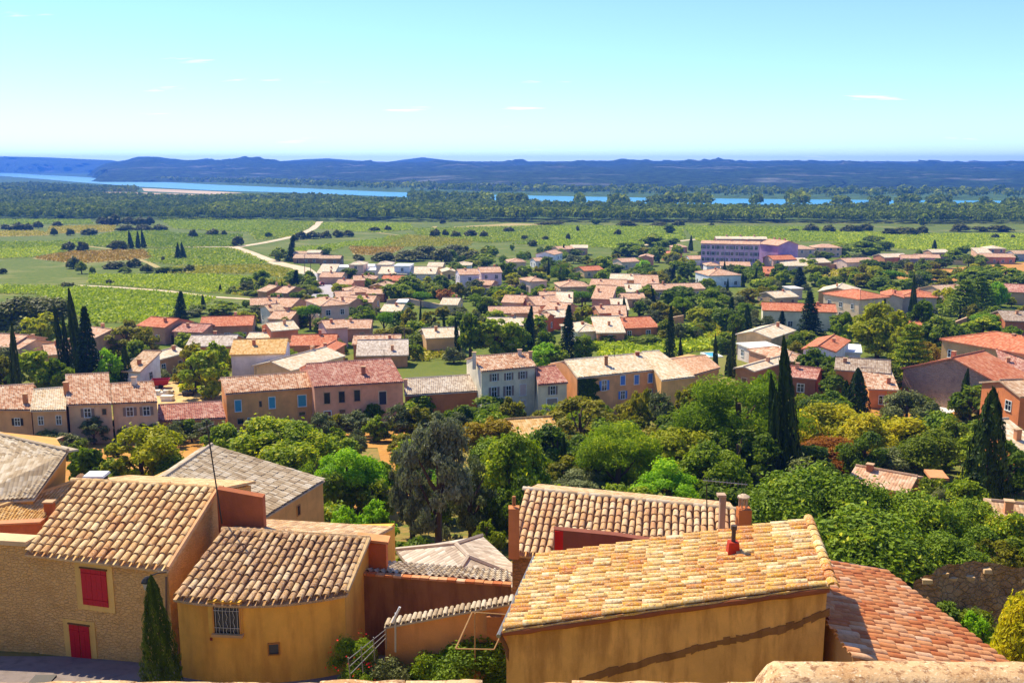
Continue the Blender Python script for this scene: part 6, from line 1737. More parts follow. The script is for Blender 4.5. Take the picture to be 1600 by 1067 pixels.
TOWN = [
 # left
 ('oak', 40, 458, 520, 130, 'big dark oak thicket at the left edge above the pink houses'), ('oak', 5, 470, 525, 70, None), ('olshrub', 30, 500, 528, 50, None),
 ('yellow', 68, 487, 540, 56, 'bright yellow tree left of the tall dark cypresses'),
 ('cyp', 103, 484, 600, 15, 'leftmost of the tall dark cypresses by the spruce'), ('cyp', 110, 494, 598, 12, None), ('cyp', 121, 463, 600, 16, 'tall dark cypress just left of the spruce'), ('cyp', 131, 461, 595, 16, None),
 ('spruce', 139, 488, 605, 52, 'broad dark spruce beside the tall cypresses'),
 ('cyp', 28, 517, 640, 20, 'tall dark cypress behind the leftmost row house'), ('cyp', 199, 543, 605, 20, 'cypress behind the beige row house'),
 ('green', 60, 545, 620, 70, None), ('gold', 10, 555, 625, 60, None), ('green', 90, 560, 622, 60, None), ('lime', 175, 540, 605, 50, None), ('gold', 200, 502, 560, 90, 'golden green trees left of the red-roofed house'), ('gold', 230, 510, 565, 50, None), ('green', 215, 530, 570, 40, None),
 ('spruce', 282, 458, 505, 30, 'dark spruce behind the red-roofed house'), ('cyp', 318, 462, 482, 8, None), ('green', 350, 470, 490, 60, None), ('shrub', 310, 472, 490, 30, None), ('olshrub', 300, 480, 495, 40, None),
 ('gold', 300, 530, 610, 70, None), ('green', 325, 545, 622, 75, 'walnut tree beside the sandy yard'), ('green', 345, 535, 600, 45, None), ('olshrub', 252, 572, 592, 40, None), ('shrub', 295, 590, 612, 30, None),
 ('yellow', 318, 515, 530, 30, None), ('shrub', 372, 505, 525, 26, None), ('olshrub', 400, 505, 525, 40, None),
 ('gold', 445, 558, 590, 30, 'small golden tree in front of the large cream roof'), ('gold', 470, 556, 588, 24, None), ('shrub', 415, 575, 592, 20, None),
 # centre left
 ('pine', 485, 470, 515, 44, 'dense umbrella pine below the pink hip-roofed house'), ('green', 470, 485, 510, 30, None), ('pine', 600, 480, 525, 36, 'dense round pine right of the long pink roof'), ('green', 570, 478, 510, 40, None), ('deep', 545, 480, 508, 40, None), ('green', 560, 462, 490, 30, None),
 ('cyp', 561, 503, 520, 6, None), ('cyp', 569, 503, 520, 6, None), ('gold', 600, 510, 545, 50, None), ('shrub', 645, 515, 545, 60, None), ('gold', 640, 480, 520, 34, None), ('gold', 675, 482, 520, 36, None), ('cyp', 657, 480, 515, 6, 'slim cypress between two golden trees, left'), ('cyp', 695, 485, 520, 6, None),
 ('pine', 658, 450, 480, 36, 'wide umbrella pine in the centre of the town'), ('deep', 640, 432, 465, 50, None), ('green', 615, 440, 470, 50, None), ('deep', 690, 430, 460, 36, None), ('bare', 695, 448, 475, 34, 'pinkish brown tree below the lilac twin villa'), ('gold', 712, 440, 470, 26, None),
 ('deep', 545, 418, 440, 30, 'round dark tree behind the pink bungalows'), ('deep', 575, 424, 436, 20, None),
 ('oak', 690, 383, 412, 44, 'largest dark oak behind the cream hall'), ('oak', 640, 388, 408, 60, None), ('oak', 735, 388, 408, 40, None), ('oak', 665, 380, 404, 50, None), ('oak', 710, 380, 398, 40, None), ('oak', 600, 392, 408, 40, None), ('yellow', 738, 405, 420, 30, 'yellow tree right of the cream hall'), ('green', 760, 395, 416, 40, None),
 ('spruce', 453, 370, 409, 18, 'dark conifer left of the vineyard farm'), ('green', 437, 385, 408, 30, None), ('green', 505, 383, 398, 24, None), ('oak', 560, 397, 407, 20, None),
 ('spruce', 461, 424, 450, 16, None), ('cyp', 435, 444, 462, 4, None), ('cyp', 441, 440, 460, 5, None), ('cyp', 463, 440, 455, 4, None), ('shrub', 400, 450, 462, 40, None), ('deep', 415, 447, 460, 26, None), ('shrub', 480, 440, 458, 40, None),
 # centre
 ('deep', 735, 490, 560, 48, 'dark tree behind the tall whitish row house, left'), ('cyp', 716, 500, 555, 10, None), ('green', 775, 490, 560, 70, 'leafy tree behind the tall whitish row house'), ('green', 800, 500, 558, 50, None), ('cyp', 826, 484, 540, 18, 'conical conifer left of the orange-red wall'), ('spruce', 825, 495, 545, 30, None),
 ('spruce', 886, 482, 560, 34, 'tall ragged conifer left of the bright cream roof'), ('deep', 855, 515, 550, 26, None), ('lime', 850, 535, 572, 50, None), ('green', 910, 522, 560, 40, None), ('green', 870, 540, 572, 40, None), ('yellow', 862, 538, 556, 14, None), ('deep', 925, 515, 532, 30, None),
 ('spruce', 1046, 483, 562, 24, 'slender dark conifer behind the blue-shuttered house'), ('cyp', 1064, 530, 560, 8, None),
 ('pine', 909, 449, 482, 40, 'round dense pine right of the sprawling peach roofs'), ('yellow', 910, 475, 505, 30, None), ('gold', 885, 485, 510, 26, None), ('deep', 760, 462, 500, 34, None), ('shrub', 775, 468, 485, 24, None), ('green', 750, 490, 510, 34, None), ('yellow', 745, 500, 520, 26, None),
 ('cyp', 845, 466, 484, 7, 'left of two dark cypresses before the peach block'), ('cyp', 858, 468, 484, 7, 'right of two dark cypresses before the peach block'),
 ('cyp', 977, 466, 500, 9, 'dark cypress beside the small pink house'), ('cyp', 1023, 446, 474, 5, None), ('cyp', 857, 404, 440, 5, 'slim tall cypress above the big hipped roof'),
 ('deep', 795, 408, 442, 34, 'dark broad tree right of the lilac twin villa'), ('aleppo', 875, 405, 438, 36, 'bright broad tree left of the bright orange roof'), ('green', 820, 412, 432, 24, None), ('green', 850, 412, 430, 20, None), ('spruce', 880, 383, 402, 8, None), ('deep', 900, 388, 402, 30, None), ('deep', 830, 375, 384, 14, None),
 ('green', 845, 435, 455, 30, None), ('olshrub', 820, 437, 455, 34, None), ('green', 940, 400, 425, 36, None), ('deep', 960, 412, 432, 30, None), ('lime', 1008, 405, 425, 24, 'bright green tree in the town, upper centre'), ('deep', 1008, 412, 428, 26, None), ('green', 1030, 382, 410, 30, None), ('green', 980, 378, 400, 50, None), ('deep', 1046, 349, 366, 18, 'dark round tree in the vineyards behind the town'), ('deep', 1000, 380, 396, 30, None), ('green', 1020, 365, 385, 40, None), ('deep', 1050, 372, 384, 24, None), ('cyp', 1079, 370, 392, 8, 'small dark cypress left of the lilac apartment block'),
 ('gold', 1025, 422, 445, 40, None), ('spruce', 1050, 415, 442, 14, None), ('deep', 1075, 410, 438, 34, None), ('lime', 962, 450, 462, 22, None),
 ('aleppo', 1068, 462, 500, 36, 'yellow-green pine right of the wide orange roof'), ('gold', 1030, 470, 500, 36, None), ('olshrub', 1010, 464, 485, 40, None), ('green', 1010, 445, 470, 30, None), ('deep', 1070, 445, 475, 50, None), ('green', 1110, 450, 485, 50, None), ('yellow', 1095, 480, 505, 40, None), ('deep', 1135, 478, 520, 50, 'dark tree left of the long orange-roofed house'), ('deep', 1150, 490, 530, 30, None), ('cyp', 1167, 480, 525, 18, None), ('spruce', 1138, 468, 520, 22, None),
 ('shrub', 955, 515, 535, 50, None), ('shrub', 1100, 500, 520, 40, None), ('deep', 1090, 510, 528, 30, None), ('shrub', 1010, 520, 540, 60, None),
 # centre right
 ('cyp', 1131, 411, 441, 8, 'dark cypress in front of the big white villa'), ('cyp', 1146, 424, 447, 7, None), ('cyp', 1161, 428, 449, 6, None), ('cyp', 1177, 421, 450, 7, None), ('cyp', 1136, 437, 460, 6, None), ('green', 1160, 413, 440, 44, 'green tree right of the big white villa'), ('shrub', 1130, 398, 406, 50, None), ('shrub', 1170, 398, 406, 36, None),
 ('deep', 1215, 412, 440, 26, None), ('spruce', 1250, 420, 452, 32, 'dark conifer right of the small orange roof'), ('green', 1275, 425, 448, 26, None), ('green', 1190, 435, 460, 50, None), ('gold', 1170, 450, 480, 50, None), ('bare', 1175, 452, 470, 20, None), ('yellow', 1195, 470, 485, 20, None),
 ('cyp', 1213, 454, 470, 5, None), ('spruce', 1265, 460, 522, 44, 'dark blue-green conifer before the long orange-roofed house'), ('spruce', 1221, 488, 520, 20, 'small dark conifer under the long orange-roofed house'), ('green', 1318, 487, 535, 36, None), ('yellow', 1255, 515, 535, 20, None),
 ('yellow', 1370, 472, 560, 96, 'big yellow-green plane tree in front of the orange hip-roofed villa'), ('yellow', 1400, 490, 565, 60, None),
 ('cedar', 1421, 513, 620, 80, 'tiered green cedar left of the stone barn'), ('ochre', 1452, 530, 580, 40, 'ochre tree between the cedar and the barn'), ('deep', 1465, 495, 550, 60, None), ('deep', 1440, 470, 540, 40, None),
 ('deep', 1275, 545, 600, 70, 'dark broad tree behind the tallest cypress'), ('deep', 1315, 560, 612, 70, None), ('deep', 1300, 585, 625, 50, None),
 ('cyp', 1422, 448, 500, 8, 'left of twin cypresses at the twin cypress house'), ('cyp', 1429, 432, 502, 9, 'right of twin cypresses at the twin cypress house'), ('olive', 1445, 470, 505, 34, None), ('spruce', 1378, 470, 505, 16, None), ('shrub', 1385, 460, 490, 30, None),
 ('cedar', 1500, 440, 500, 56, 'broad yellowish cedar right of the twin cypresses'), ('cedar', 1532, 435, 490, 50, None), ('yellow', 1478, 445, 490, 40, None), ('lime', 1560, 436, 480, 40, 'bright lime tree near the right edge'), ('pine', 1541, 485, 522, 60, 'dark green domed pine near the right edge'), ('green', 1500, 510, 540, 50, None), ('deep', 1480, 500, 545, 50, None),
 ('pine', 1395, 418, 445, 50, 'wide umbrella pine behind the orange hip-roofed villa'), ('gold', 1350, 425, 450, 40, None), ('green', 1370, 430, 452, 40, None), ('deep', 1430, 420, 448, 50, None), ('gold', 1465, 420, 440, 50, None), ('green', 1520, 418, 445, 60, None), ('green', 1570, 415, 445, 60, None), ('deep', 1545, 425, 450, 60, None), ('deep', 1595, 425, 455, 40, None),
 ('spruce', 1318, 437, 455, 10, None), ('deep', 1525, 398, 414, 34, 'dark bush before the upper right houses'), ('deep', 1577, 397, 412, 24, None), ('green', 1490, 390, 410, 40, None), ('cyp', 1460, 376, 390, 8, None), ('cyp', 1520, 384, 400, 4, None), ('green', 1505, 383, 398, 24, None), ('gold', 1460, 408, 420, 20, None), ('cyp', 1558, 408, 418, 4, None),
 ('green', 1310, 378, 400, 50, None), ('green', 1350, 376, 398, 50, None), ('deep', 1365, 368, 380, 30, None), ('deep', 1380, 376, 392, 30, None), ('deep', 1290, 392, 408, 30, None), ('green', 1262, 402, 424, 30, None), ('deep', 1270, 392, 404, 24, None),
]
for t_ in TOWN: tree(*t_)
FAR = [
 ('oak', 372, 367, 384, 20, 'lone round tree beside the gravel road'), ('oak', 108, 377, 392, 22, None), ('oak', 130, 376, 393, 20, None), ('cyp', 205, 363, 388, 9, 'left of three dark cypresses in the vineyards'), ('cyp', 216, 364, 388, 8, None), ('cyp', 225, 362, 387, 8, None), ('oak', 185, 374, 390, 30, None),
 ('cyp', 278, 382, 405, 9, None), ('cyp', 287, 381, 404, 9, 'tall dark cypress of a pair in the left vineyards'), ('oak', 255, 400, 408, 6, None), ('oak', 115, 400, 420, 26, None), ('shrub', 128, 405, 428, 20, None), ('shrub', 145, 414, 428, 10, None), ('oak', 210, 403, 418, 26, None), ('oak', 180, 407, 420, 40, None), ('oak', 230, 412, 426, 24, None), ('shrub', 195, 415, 427, 24, None), ('shrub', 265, 413, 426, 44, None), ('oak', 295, 413, 425, 22, None),
 ('oak', 105, 440, 450, 24, None), ('oak', 172, 436, 444, 14, None), ('cyp', 344, 445, 456, 6, None), ('oak', 385, 442, 457, 26, None), ('shrub', 365, 446, 458, 26, None), ('oak', 5, 418, 428, 14, None),
 ('green', 95, 322, 340, 24, 'pale round tree at the edge of the woods, left'), ('oak', 178, 334, 352, 26, None), ('oak', 160, 338, 352, 20, None), ('oak', 200, 338, 352, 24, None), ('oak', 220, 338, 352, 22, None), ('oak', 235, 337, 352, 16, None), ('oak', 195, 350, 362, 30, None), ('oak', 225, 350, 361, 30, None), ('oak', 250, 350, 361, 24, None),
 ('oak', 85, 355, 368, 12, None), ('oak', 110, 356, 368, 14, None), ('oak', 140, 356, 367, 26, None), ('oak', 60, 345, 357, 14, None), ('oak', 30, 347, 360, 22, None), ('oak', 45, 348, 360, 16, None), ('oak', 90, 345, 354, 16, None), ('oak', 10, 350, 360, 18, None),
 ('oak', 302, 358, 371, 14, None), ('oak', 333, 357, 368, 22, None), ('oak', 350, 359, 368, 10, None), ('green', 420, 362, 372, 10, None),
 ('oak', 470, 361, 374, 22, None), ('oak', 490, 360, 373, 22, 'round tree in the dark clump by the centre track'), ('oak', 510, 360, 372, 20, None), ('oak', 528, 359, 371, 18, None), ('oak', 545, 359, 370, 18, None), ('oak', 460, 366, 377, 16, None), ('oak', 585, 354, 362, 18, None), ('oak', 606, 352, 361, 12, None),
 ('oak', 680, 357, 370, 16, None), ('oak', 696, 358, 369, 12, None), ('oak', 712, 360, 371, 18, None), ('oak', 735, 358, 370, 24, None), ('oak', 757, 360, 371, 14, 'rightmost round oak of the centre vineyard clump'), ('oak', 795, 354, 363, 20, None), ('oak', 818, 367, 375, 9, None), ('oak', 833, 375, 385, 14, None), ('oak', 692, 341, 350, 10, None),
 ('oak', 860, 344, 352, 50, None), ('oak', 980, 344, 354, 34, None), ('oak', 1060, 344, 354, 20, None), ('green', 930, 341, 351, 16, None), ('oak', 1030, 346, 354, 30, None), ('oak', 965, 358, 368, 14, None), ('oak', 888, 364, 375, 8, None), ('oak', 903, 352, 362, 6, None), ('oak', 820, 367, 374, 10, None), ('oak', 852, 368, 376, 12, None),
 ('oak', 1268, 349, 362, 22, 'dark round tree in the bright vineyard behind the apartments'), ('oak', 1295, 350, 363, 22, None), ('oak', 1330, 350, 363, 34, None), ('oak', 1352, 348, 362, 24, None), ('oak', 1415, 352, 367, 40, None), ('oak', 1390, 356, 367, 28, None), ('oak', 1440, 352, 366, 20, None), ('oak', 1500, 348, 362, 30, None), ('oak', 1560, 350, 362, 40, None), ('oak', 1530, 352, 362, 30, None), ('green', 1443, 334, 352, 20, None), ('oak', 1555, 365, 373, 12, None), ('oak', 1583, 366, 373, 8, None), ('oak', 1112, 348, 354, 8, None), ('oak', 1240, 357, 362, 16, None),
]
for t_ in FAR: tree(*t_)
# garden trees between the houses
def scatter(n, u0, v0, u1, v1, hp, kinds, seed):
    rg = random.Random(seed); k = tries = 0
    while k < n and tries < n * 12:
        tries += 1
        u, v = rg.uniform(u0, u1), rg.uniform(v0, v1)
        p = ground(u, v); h = hp * rg.uniform(.6, 1.3) * (v - 258) / ((v0 + v1) / 2 - 258)
        w = h * rg.uniform(.9, 1.6); W_ = w * mpp(p.y, v)
        if any((p.x - a) ** 2 + (p.y - b) ** 2 < (r + W_ * .35) ** 2 for a, b, r in HOUSES): continue
        tree(rg.choice(kinds), u, v - h, v, w); k += 1
MIXK = ['green', 'deep', 'olive', 'gold', 'shrub', 'olshrub', 'yellow', 'aleppo', 'green', 'laurel']
scatter(50, 380, 440, 700, 500, 20, MIXK, 1)
scatter(80, 700, 390, 1100, 450, 17, MIXK, 2)
scatter(80, 700, 450, 1120, 535, 24, MIXK, 3)
scatter(70, 1100, 405, 1600, 450, 18, MIXK, 4)
scatter(70, 1100, 450, 1600, 570, 28, MIXK, 5)
scatter(22, 360, 500, 720, 575, 26, MIXK, 6)
scatter(20, 0, 520, 350, 610, 32, MIXK, 7)
scatter(40, 0, 665, 640, 720, 30, ['olshrub', 'shrub', 'olive', 'green'], 8)
scatter(46, 480, 700, 1180, 870, 62, ['green', 'deep', 'shrub', 'lime', 'aleppo', 'gold', 'laurel'], 9)
scatter(30, 1240, 650, 1600, 800, 56, ['shrub', 'deep', 'olshrub', 'green', 'laurel'], 10)
scatter(30, 640, 640, 1200, 710, 44, ['green', 'gold', 'deep', 'olive', 'aleppo'], 11)

# ------------------------------------------------------------------ walls, vehicles, pool, small things
def low_wall(label, px, h, col, th=.3):
    P = [ground(u, v) for u, v in px]
    root = thing('boundary_wall', label, 'wall', P[0])
    for i in range(len(P) - 1):
        a, b_ = P[i], P[i + 1]; e = (b_ - a); L = e.length; e.z = 0; e.normalize(); N = Vector((e.y, -e.x, 0))
        mb = MB(); obox(mb, a - P[0], e, N, 0, L, -1.5, h, -th, 0); mb.build('wall', wallm(col), root)
        mb = MB(); obox(mb, a - P[0], e, N, -.02, L + .02, h + .003, h + .1, -th - .06, .06); mb.build('coping', wallm('c8a888'), root)
low_wall('long brown boundary wall behind the small striped vine plot', [(1283, 423), (1330, 419), (1385, 416)], 2.2, 'a88668')
low_wall('pale boundary wall at upper right behind dry grass', [(1392, 414), (1440, 412), (1510, 415)], 2.2, 'c0a078')
low_wall('grey garden wall in the centre of the town', [(605, 478), (640, 476), (690, 484)], 1.8, 'a89c90')
low_wall('grey garden wall below the lilac twin villa', [(750, 460), (800, 455), (830, 452)], 1.8, 'b0a498')
low_wall('orange garden wall right of the orange cottage', [(1394, 612), (1420, 616), (1450, 618)], 2.0, 'cc8450')
low_wall('pinkish garden wall piece behind the slender conifer', [(1048, 510), (1068, 507)], 2.2, 'c89478')
low_wall('stone wall below the domed pine', [(1484, 520), (1510, 512)], 2.2, 'a8845c')
low_wall('dark hillside wall at the left behind the pale roof', [(60, 715), (112, 702)], 1.2, '8a6444')

# stone retaining wall and dry bank at the right
def rockwall(label, px, Y0, Y1, vb):
    top = [at_y(u, v, Y0 + (Y1 - Y0) * i / (len(px) - 1)) for i, (u, v) in enumerate(px)]
    root = thing('retaining_wall', label, 'wall', top[0])
    nx_, nz = 60, 22
    V = []
    for i in range(nx_ + 1):
        f = i / nx_ * (len(top) - 1); k = min(int(f), len(top) - 2); p = top[k].lerp(top[k + 1], f - k)
        for j in range(nz + 1):
            z = p.z - j * .22
            n = mnoise.fractal(Vector((p.x * .9, z * .9, 2)), 1, 2, 5)
            V.append((p.x, p.y - j * .10 - n * .35, z))
    F = [(i * (nz + 1) + j, i * (nz + 1) + j + 1, (i + 1) * (nz + 1) + j + 1, (i + 1) * (nz + 1) + j) for i in range(nx_) for j in range(nz)]
    mb = MB(); mb.v, mb.f, mb.uv = V, F, [(0, 0)] * (4 * len(F)); mb.build('rock_face', stonem('rock_face', 'b88a5c', '90683f', 'c8985f', 2.2, .2), root, top[0], True)
    rg = random.Random(2)
    for k in range(18):
        f = rg.random() * (len(top) - 1); i = min(int(f), len(top) - 2); p = top[i].lerp(top[i + 1], f - i) + Vector((0, -.05 - rg.random() * .2, -rg.choice([.14, .36, .6, .85]) - rg.random() * .1)) - top[0]
        w, h, d = rg.uniform(.22, .5), rg.uniform(.14, .24), .3
        mb = MB(); j = lambda: rg.uniform(-.04, .04)
        b8 = [(p.x + sx * w / 2 + j(), p.y + sy * d / 2 + j(), p.z + sz * h / 2 + j()) for sz in (-1, 1) for sx, sy in ((-1, -1), (1, -1), (1, 1), (-1, 1))]
        mb.prism(b8[:4], b8[4:]); mb.build('stone', wallm(rg.choice(['c0a888', 'a88c68', 'b89c78'])), root)
rockwall('rough stone retaining wall with dry bank at the right', [(1428, 912), (1465, 886), (1500, 880), (1545, 879), (1600, 885), (1660, 888)], 43, 46, 960)

# cars and a trailer
def car(label, u, v, col, yaw, L=4.2):
    p = ground(u, v); root = thing('car', label, 'car', (p.x, p.y, p.z + .1), math.radians(yaw))
    w, h = 1.7, 1.45
    prof = [(-L / 2, .35), (-L / 2 + .05, .75), (-L * .3, .88), (-L * .15, 1.38), (L * .22, 1.42), (L * .40, .95), (L / 2, .85), (L / 2, .35)]
    mb = MB(); mb.prism([(x, w / 2 - (.12 if z > 1 else 0), z) for x, z in prof], [(x, -w / 2 + (.12 if z > 1 else 0), z) for x, z in prof]); mb.build('body', plain('car_' + col, col, .25, .1), root)
    for s in (-1, 1):
        mb = MB(); mb.prism([(x, s * (w / 2 - .04), z) for x, z in [(-L * .26, .92), (L * .34, .95), (L * .2, 1.3), (-L * .14, 1.3)]], [(x, s * (w / 2 + .01), z) for x, z in [(-L * .26, .92), (L * .34, .95), (L * .2, 1.3), (-L * .14, 1.3)]]); mb.build('window', glassm(), root)
        for x in (-L * .32, L * .32):
            mb = MB(); mb.tube([(x, s * (w / 2 - .18), .32), (x, s * (w / 2 + .02), .32)], .32, 12); mb.build('wheel', plain('tyre', '1c1a1a', .8), root)
    return root
car('white car parked beside the small gabled house, left', 409, 496, 'e4e4e6', 10)
car('white car in the yard right of the long barn roof', 1098, 441, 'dcdcdc', 5)
car('white van under trees left of the right edge villa', 1480, 545, 'e8e8e8', 80, 4.6)
car('dark blue car in the sandy yard', 296, 616, '2a3038', 100, 3.6)
p = ground(252, 606); tr_ = thing('trailer', 'red farm trailer in the sandy yard', 'trailer', p, math.radians(12))
mb = MB(); b_ = [(-1.1, -.75, .6), (1.1, -.75, .6), (1.1, .75, .6), (-1.1, .75, .6)]; t_ = [(-1.4, -.95, 1.5), (1.4, -.95, 1.5), (1.4, .95, 1.5), (-1.4, .95, 1.5)]
for i in range(4):
    j = (i + 1) % 4; mb.face([b_[i], b_[j], t_[j], t_[i]])
mb.face(b_[::-1]); mb.face([(x, y, z + .05) for x, y, z in b_]); mb.build('tub', plain('trailer_red', 'b01420', .5), tr_)
mb = MB()
for i in range(4): mb.tube([t_[i], t_[(i + 1) % 4]], .06, 6)
mb.build('rim', plain('trailer_red', 'b01420', .5), tr_)
for s in (-1, 1):
    mb = MB(); mb.tube([(0, s * .6, .38), (0, s * .8, .38)], .38, 14); mb.build('wheel', plain('tyre', '1c1a1a', .8), tr_)
mb = MB(); mb.tube([(-1.1, 0, .55), (-2.3, 0, .5)], .06, 6); mb.build('drawbar', plain('trailer_red', 'b01420', .5), tr_)
for k, (u, v, s, lab) in enumerate(((250, 618, 1.2, 'pale rubble heap left in the sandy yard'), (259, 616, 1.0, 'grey rubble heap beside the pale one in the yard'), (262, 626, 1.1, 'white block at the front of the sandy yard'))):
    p = ground(u, v); hp = thing('rubble_heap' if k < 2 else 'stone_block', lab, 'rubble' if k < 2 else 'block', p)
    rg = random.Random(k)
    for q in range(9 if k < 2 else 1):
        a = rg.uniform(.25, .5) if k < 2 else .9
        c = Vector((rg.uniform(-s, s), rg.uniform(-.5, .5), rg.uniform(0, .5))) if k < 2 else Vector((0, 0, 0))
        mb = MB(); jj = lambda: rg.uniform(-.08, .08)
        b8 = [(c.x + sx * a + jj(), c.y + sy * a * .8 + jj(), c.z + sz * a * .6 + jj() + a * .4) for sz in (-1, 1) for sx, sy in ((-1, -1), (1, -1), (1, 1), (-1, 1))]
        mb.prism(b8[:4], b8[4:]); mb.build('block', wallm('d8d0c8' if k != 1 else 'a8a4a0'), hp)

for lab_, u_, v_, c_, y_ in (('red car on the street by the far white villas', 500, 447, '9c2820', 70), ('grey car on the street below the road bend', 494, 456, '7c7f84', 75), ('white car in front of the lilac twin villa', 735, 450, 'dcdcde', 15), ('dark car beside the low garage of the twin villa', 778, 452, '2a2e36', 30), ('silver car before the houses at upper right', 1430, 408, 'b8bcc0', 5), ('white car near the boundary wall at upper right', 1400, 411, 'e0e0e0', 0)):
    car(lab_, u_, v_, c_, y_)
for lab_, u_, v_ in (('small aerial on the beige row house', 170, 584), ('small aerial on the ochre row house', 400, 588), ('small aerial on the pink row house', 600, 562), ('small aerial on the tall whitish row house', 800, 553), ('small aerial on the long apricot row house', 960, 556), ('small aerial on the red-roofed house', 262, 492), ('small aerial on the long red roof', 372, 488)):
    Y_ = 131 if v_ > 540 else 215
    mast(lab_, u_, v_ + 2, u_, v_ - 16, Y_ + 6, .035, [((u_ - 5, v_ - 15), (u_ + 5, v_ - 14), 4)])

# swimming pools
def pool(label, u, v, wpx, d, yaw):
    p = ground(u, v); w = wpx * mpp(p.y, v); root = thing('swimming_pool', label, 'swimming pool', (p.x, p.y, p.z), math.radians(yaw))
    mb = MB(); mb.box(-w / 2, w / 2, -d / 2, d / 2, .1, .22); mb.build('water', _M['pool'], root)
    mb = MB()
    for x0, x1, y0, y1 in ((-w / 2 - .5, w / 2 + .5, -d / 2 - .5, -d / 2), (-w / 2 - .5, w / 2 + .5, d / 2, d / 2 + .5), (-w / 2 - .5, -w / 2, -d / 2, d / 2), (w / 2, w / 2 + .5, -d / 2, d / 2)): mb.box(x0, x1, y0, y1, -.6, .32)
    mb.build('edge', wallm('e0d8cc'), root)
bq = NB('pool_water'); _M['pool'] = bq.bsdf(bq.mix(bq.noise(bq.pos(), 1.5, 3), lin('2a9cc0'), lin('58c4dc')), .15, None, .5)
pool('small blue pool behind the dark grey-leaved tree', 720, 674, 34, 4, 20)
pool('turquoise pool beside the two slim cypresses', 1112, 556, 16, 4, 10)
pool('round blue paddling pool under trees at right', 1472, 547, 12, 3, 0)
p0, p1 = ground(718, 666), ground(742, 668)
fe = thing('pool_fence', 'white bar fence behind the small blue pool', 'fence', p0)
e = (p1 - p0); e.z = 0; L = e.length; e.normalize()
for q in range(13):
    mb = MB(); mb.tube([e * (L * q / 12), e * (L * q / 12) + ZUP * 1.3], .03, 5); mb.build('bar', plain('paint_w', 'e8e4dc', .5), fe)
for z in (.15, 1.3):
    mb = MB(); mb.tube([ZUP * z, e * L + ZUP * z], .035, 5); mb.build('rail', plain('paint_w', 'e8e4dc', .5), fe)

# poles along the street, lamp posts
for u, vb, vt, lab in ((476, 428, 398, 'slim wooden pole at the road bend, left'), (485, 440, 408, 'taller slim pole at the road bend, right'), (632, 548, 512, 'thin grey pole beside the long shed')):
    p = ground(u, vb); t = at_y(u, vt, p.y); po = thing('utility_pole', lab, 'pole', p)
    mb = MB(); mb.tube([Vector((0, 0, -.5)), t - p], [.16, .1], 6); mb.build('pole', plain('pole_wood', '6a5a4c', .9), po)
    mb = MB(); q = t - p; mb.tube([q + Vector((-.6, 0, -.3)), q + Vector((.6, 0, -.3))], .06, 5); mb.build('crossarm', plain('pole_wood', '6a5a4c', .9), po)
# white parasol in the garden below the long house
p = ground(1040, 664); ps = thing('parasol', 'white square parasol in the garden below the blue-shuttered house', 'parasol', p)
mb = MB(); mb.tube([(0, 0, 0), (0, 0, 2.6)], .04, 6); mb.build('pole', plain('paint_w', 'e8e4dc', .5), ps)
mb = MB(); q = [(-1.7, -1.7, 2.2), (1.7, -1.7, 2.2), (1.7, 1.7, 2.2), (-1.7, 1.7, 2.2)]
for i in range(4): mb.face([q[i], q[(i + 1) % 4], (0, 0, 2.9)])
mb.build('canopy', plain('canvas', 'ece8e2', .9), ps)
# ivy on the front of the long blue-shuttered house
for k_, inf in root_info.items():
    ob = bpy.data.objects.get(k_)
    if ob and ob['label'].startswith('long apricot'):
        rng = np.random.default_rng(8); n = 2600
        uu, vv = rng.uniform(903, 936, n), rng.uniform(592, 628, n)
        edge = 936 - 6 * np.sin(vv * .35) - rng.uniform(0, 7, n); keep = uu < edge
        C = np.array([list(inf['onwall'](a_, b_)[0] + inf['N'] * rng.uniform(.05, .3)) for a_, b_ in zip(uu[keep], vv[keep])])
        v_, f_ = leaf_quads(C, np.array(inf['N'])[None] + rng.normal(size=C.shape) * .5, .16, rng, .8)
        link('ivy', npmesh('ivy', v_, f_, leafm('ivy', '1c3412', '34521c', '506c2a', .15), np.repeat(rng.random(len(C)), 4)), ob)
# purple door and rubble masonry of the barn
root, w, d, h = HDIM['stone barn with large orange roof and purple door']
door(root, Vector((-w / 2, -d * .18, 1.2)), Vector((0, -1, 0)), Vector((-1, 0, 0)), 1.5, 2.6, '8c3a84', 'b8a080')
for ch in root.children:
    if ch.name.startswith('wall'): ch.data.materials[0] = stonem('barn_stone', 'a88c74', '8a7060', 'c0a080', 1.4, .1)
# tiny houses on the far hillside
rgf = random.Random(12)
for k in range(26):
    u, v = rgf.choice([rgf.uniform(880, 1020), rgf.uniform(700, 1000), rgf.uniform(740, 860)]), rgf.uniform(268, 279)
    Y = 2350 + (285 - v) * 60
    c = at_y(u, v, Y); w = rgf.uniform(10, 20)
    root = thing('distant_house', 'tiny pale house on the wooded hillside beyond the river', 'house', c, rgf.uniform(-.4, .4), 'tiny houses on the far hillside')
    mb = MB(); mb.box(-w / 2, w / 2, -4, 4, -14, 4); mb.build('wall', wallm('d8ccc0'), root)
    mr = MB(); mr.slab([(-w / 2 - .5, -4.6, 4), (w / 2 + .5, -4.6, 4), (w / 2 + .5, 0, 6), (-w / 2 - .5, 0, 6)], .3); mr.slab([(w / 2 + .5, 4.6, 4), (-w / 2 - .5, 4.6, 4), (-w / 2 - .5, .01, 6), (w / 2 + .5, .01, 6)], .3); mr.build('roof', tilem('pink', 'uv'), root)

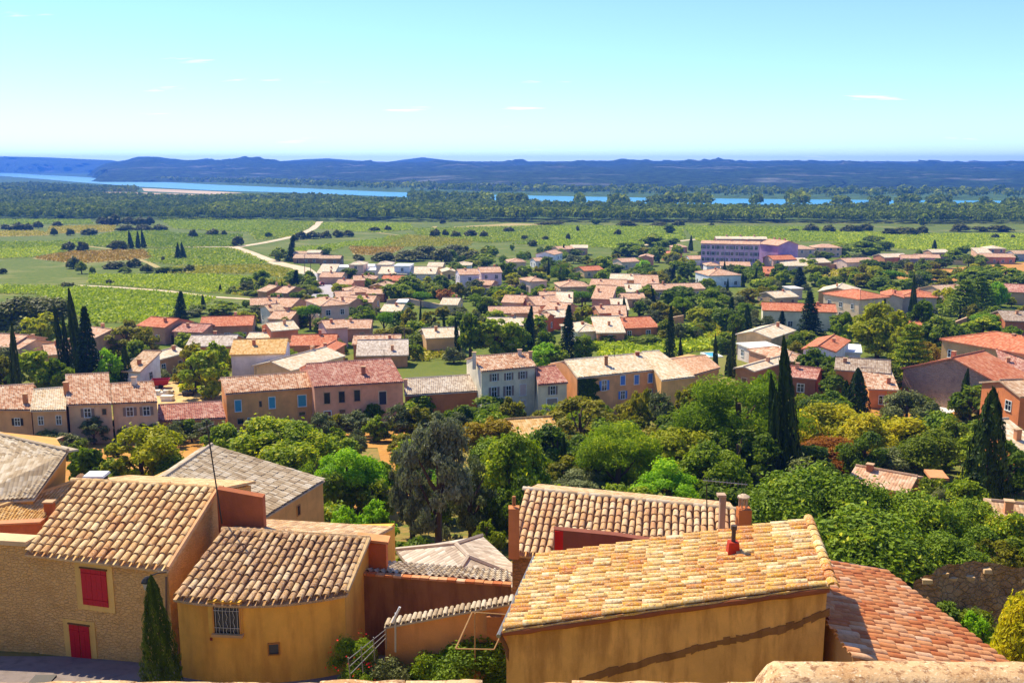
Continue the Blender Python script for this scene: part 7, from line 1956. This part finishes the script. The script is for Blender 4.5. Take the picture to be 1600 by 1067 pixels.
# oleander blossom
def blossom(root, n, col, W_, H_, seed):
    rng = np.random.default_rng(seed)
    d = unit(rng.normal(size=(n, 3))); d[:, 2] = np.abs(d[:, 2])
    C = d * np.array([W_ * .46, W_ * .46, H_ * .8]) + np.array([0, 0, H_ * .1])
    v, f = leaf_quads(C, d + .4 * rng.normal(size=d.shape), .045, rng, .9)
    o = link('blossom', npmesh('blossom', v, f, leafm('blossom_' + col, col, col, None, .2), rng.random(len(v))), root)
for r, kind, uv, lab, H_, W_ in TREES:
    if kind == 'oleander': blossom(r, 70, 'c8202c', W_, H_, int(uv[0]))

# ------------------------------------------------------------------ names for the trees: look plus nearest landmark
ORD = ['leftmost', 'second from left', 'third from left', 'fourth from left', 'fifth from left', 'sixth from left', 'seventh from left', 'eighth from left', 'ninth from left', 'tenth from left', 'eleventh from left', 'twelfth from left']
fam = {}
for r, kind, (u, v), lab, H_, W_ in TREES:
    if lab:
        r['label'] = lab; continue
    best = min(REFS, key=lambda q: (q[0] - u) ** 2 + (1.6 * (q[1] - v)) ** 2)
    du, dv = u - best[0], v - best[1]
    rel = ('right of' if du > 0 else 'left of') if abs(du) > 1.4 * abs(dv) else ('below' if dv > 0 else 'above')
    small = 'small ' if W_ < 3.0 else ''
    fam.setdefault('%s%s %s %s' % (small, KINDS[kind][3], rel, best[2]), []).append((u, v, r))
used = set(r.get('label') for r, *_ in TREES)
for base, L in fam.items():
    L.sort(key=lambda q: q[0])
    for i, (u, v, r) in enumerate(L):
        s = base if len(L) == 1 else base + ', ' + (ORD[i] if i < len(ORD) - 1 and i < len(L) - 1 else 'rightmost' if i == len(L) - 1 else '%dth from left' % (i + 1))
        r['label'] = s; r['group'] = 'garden trees and shrubs'

# ------------------------------------------------------------------ the air
def haze_box():
    mb = MB(); mb.box(-9000, 9000, -420, 7900, -54.9, 68)
    b = NB('haze_air')
    pv_ = b.node('ShaderNodeVolumePrincipled')
    pv_.inputs['Color'].default_value = (.07, .27, .95, 1)
    pv_.inputs['Density'].default_value = 1.5e-4
    pv_.inputs['Anisotropy'].default_value = .15
    b.l.new(pv_.outputs[0], b.out.inputs['Volume'])
    o = mb.build('haze', b.m); o['kind'] = 'stuff'; o['label'] = 'thin blue summer haze over the valley'
haze_box()
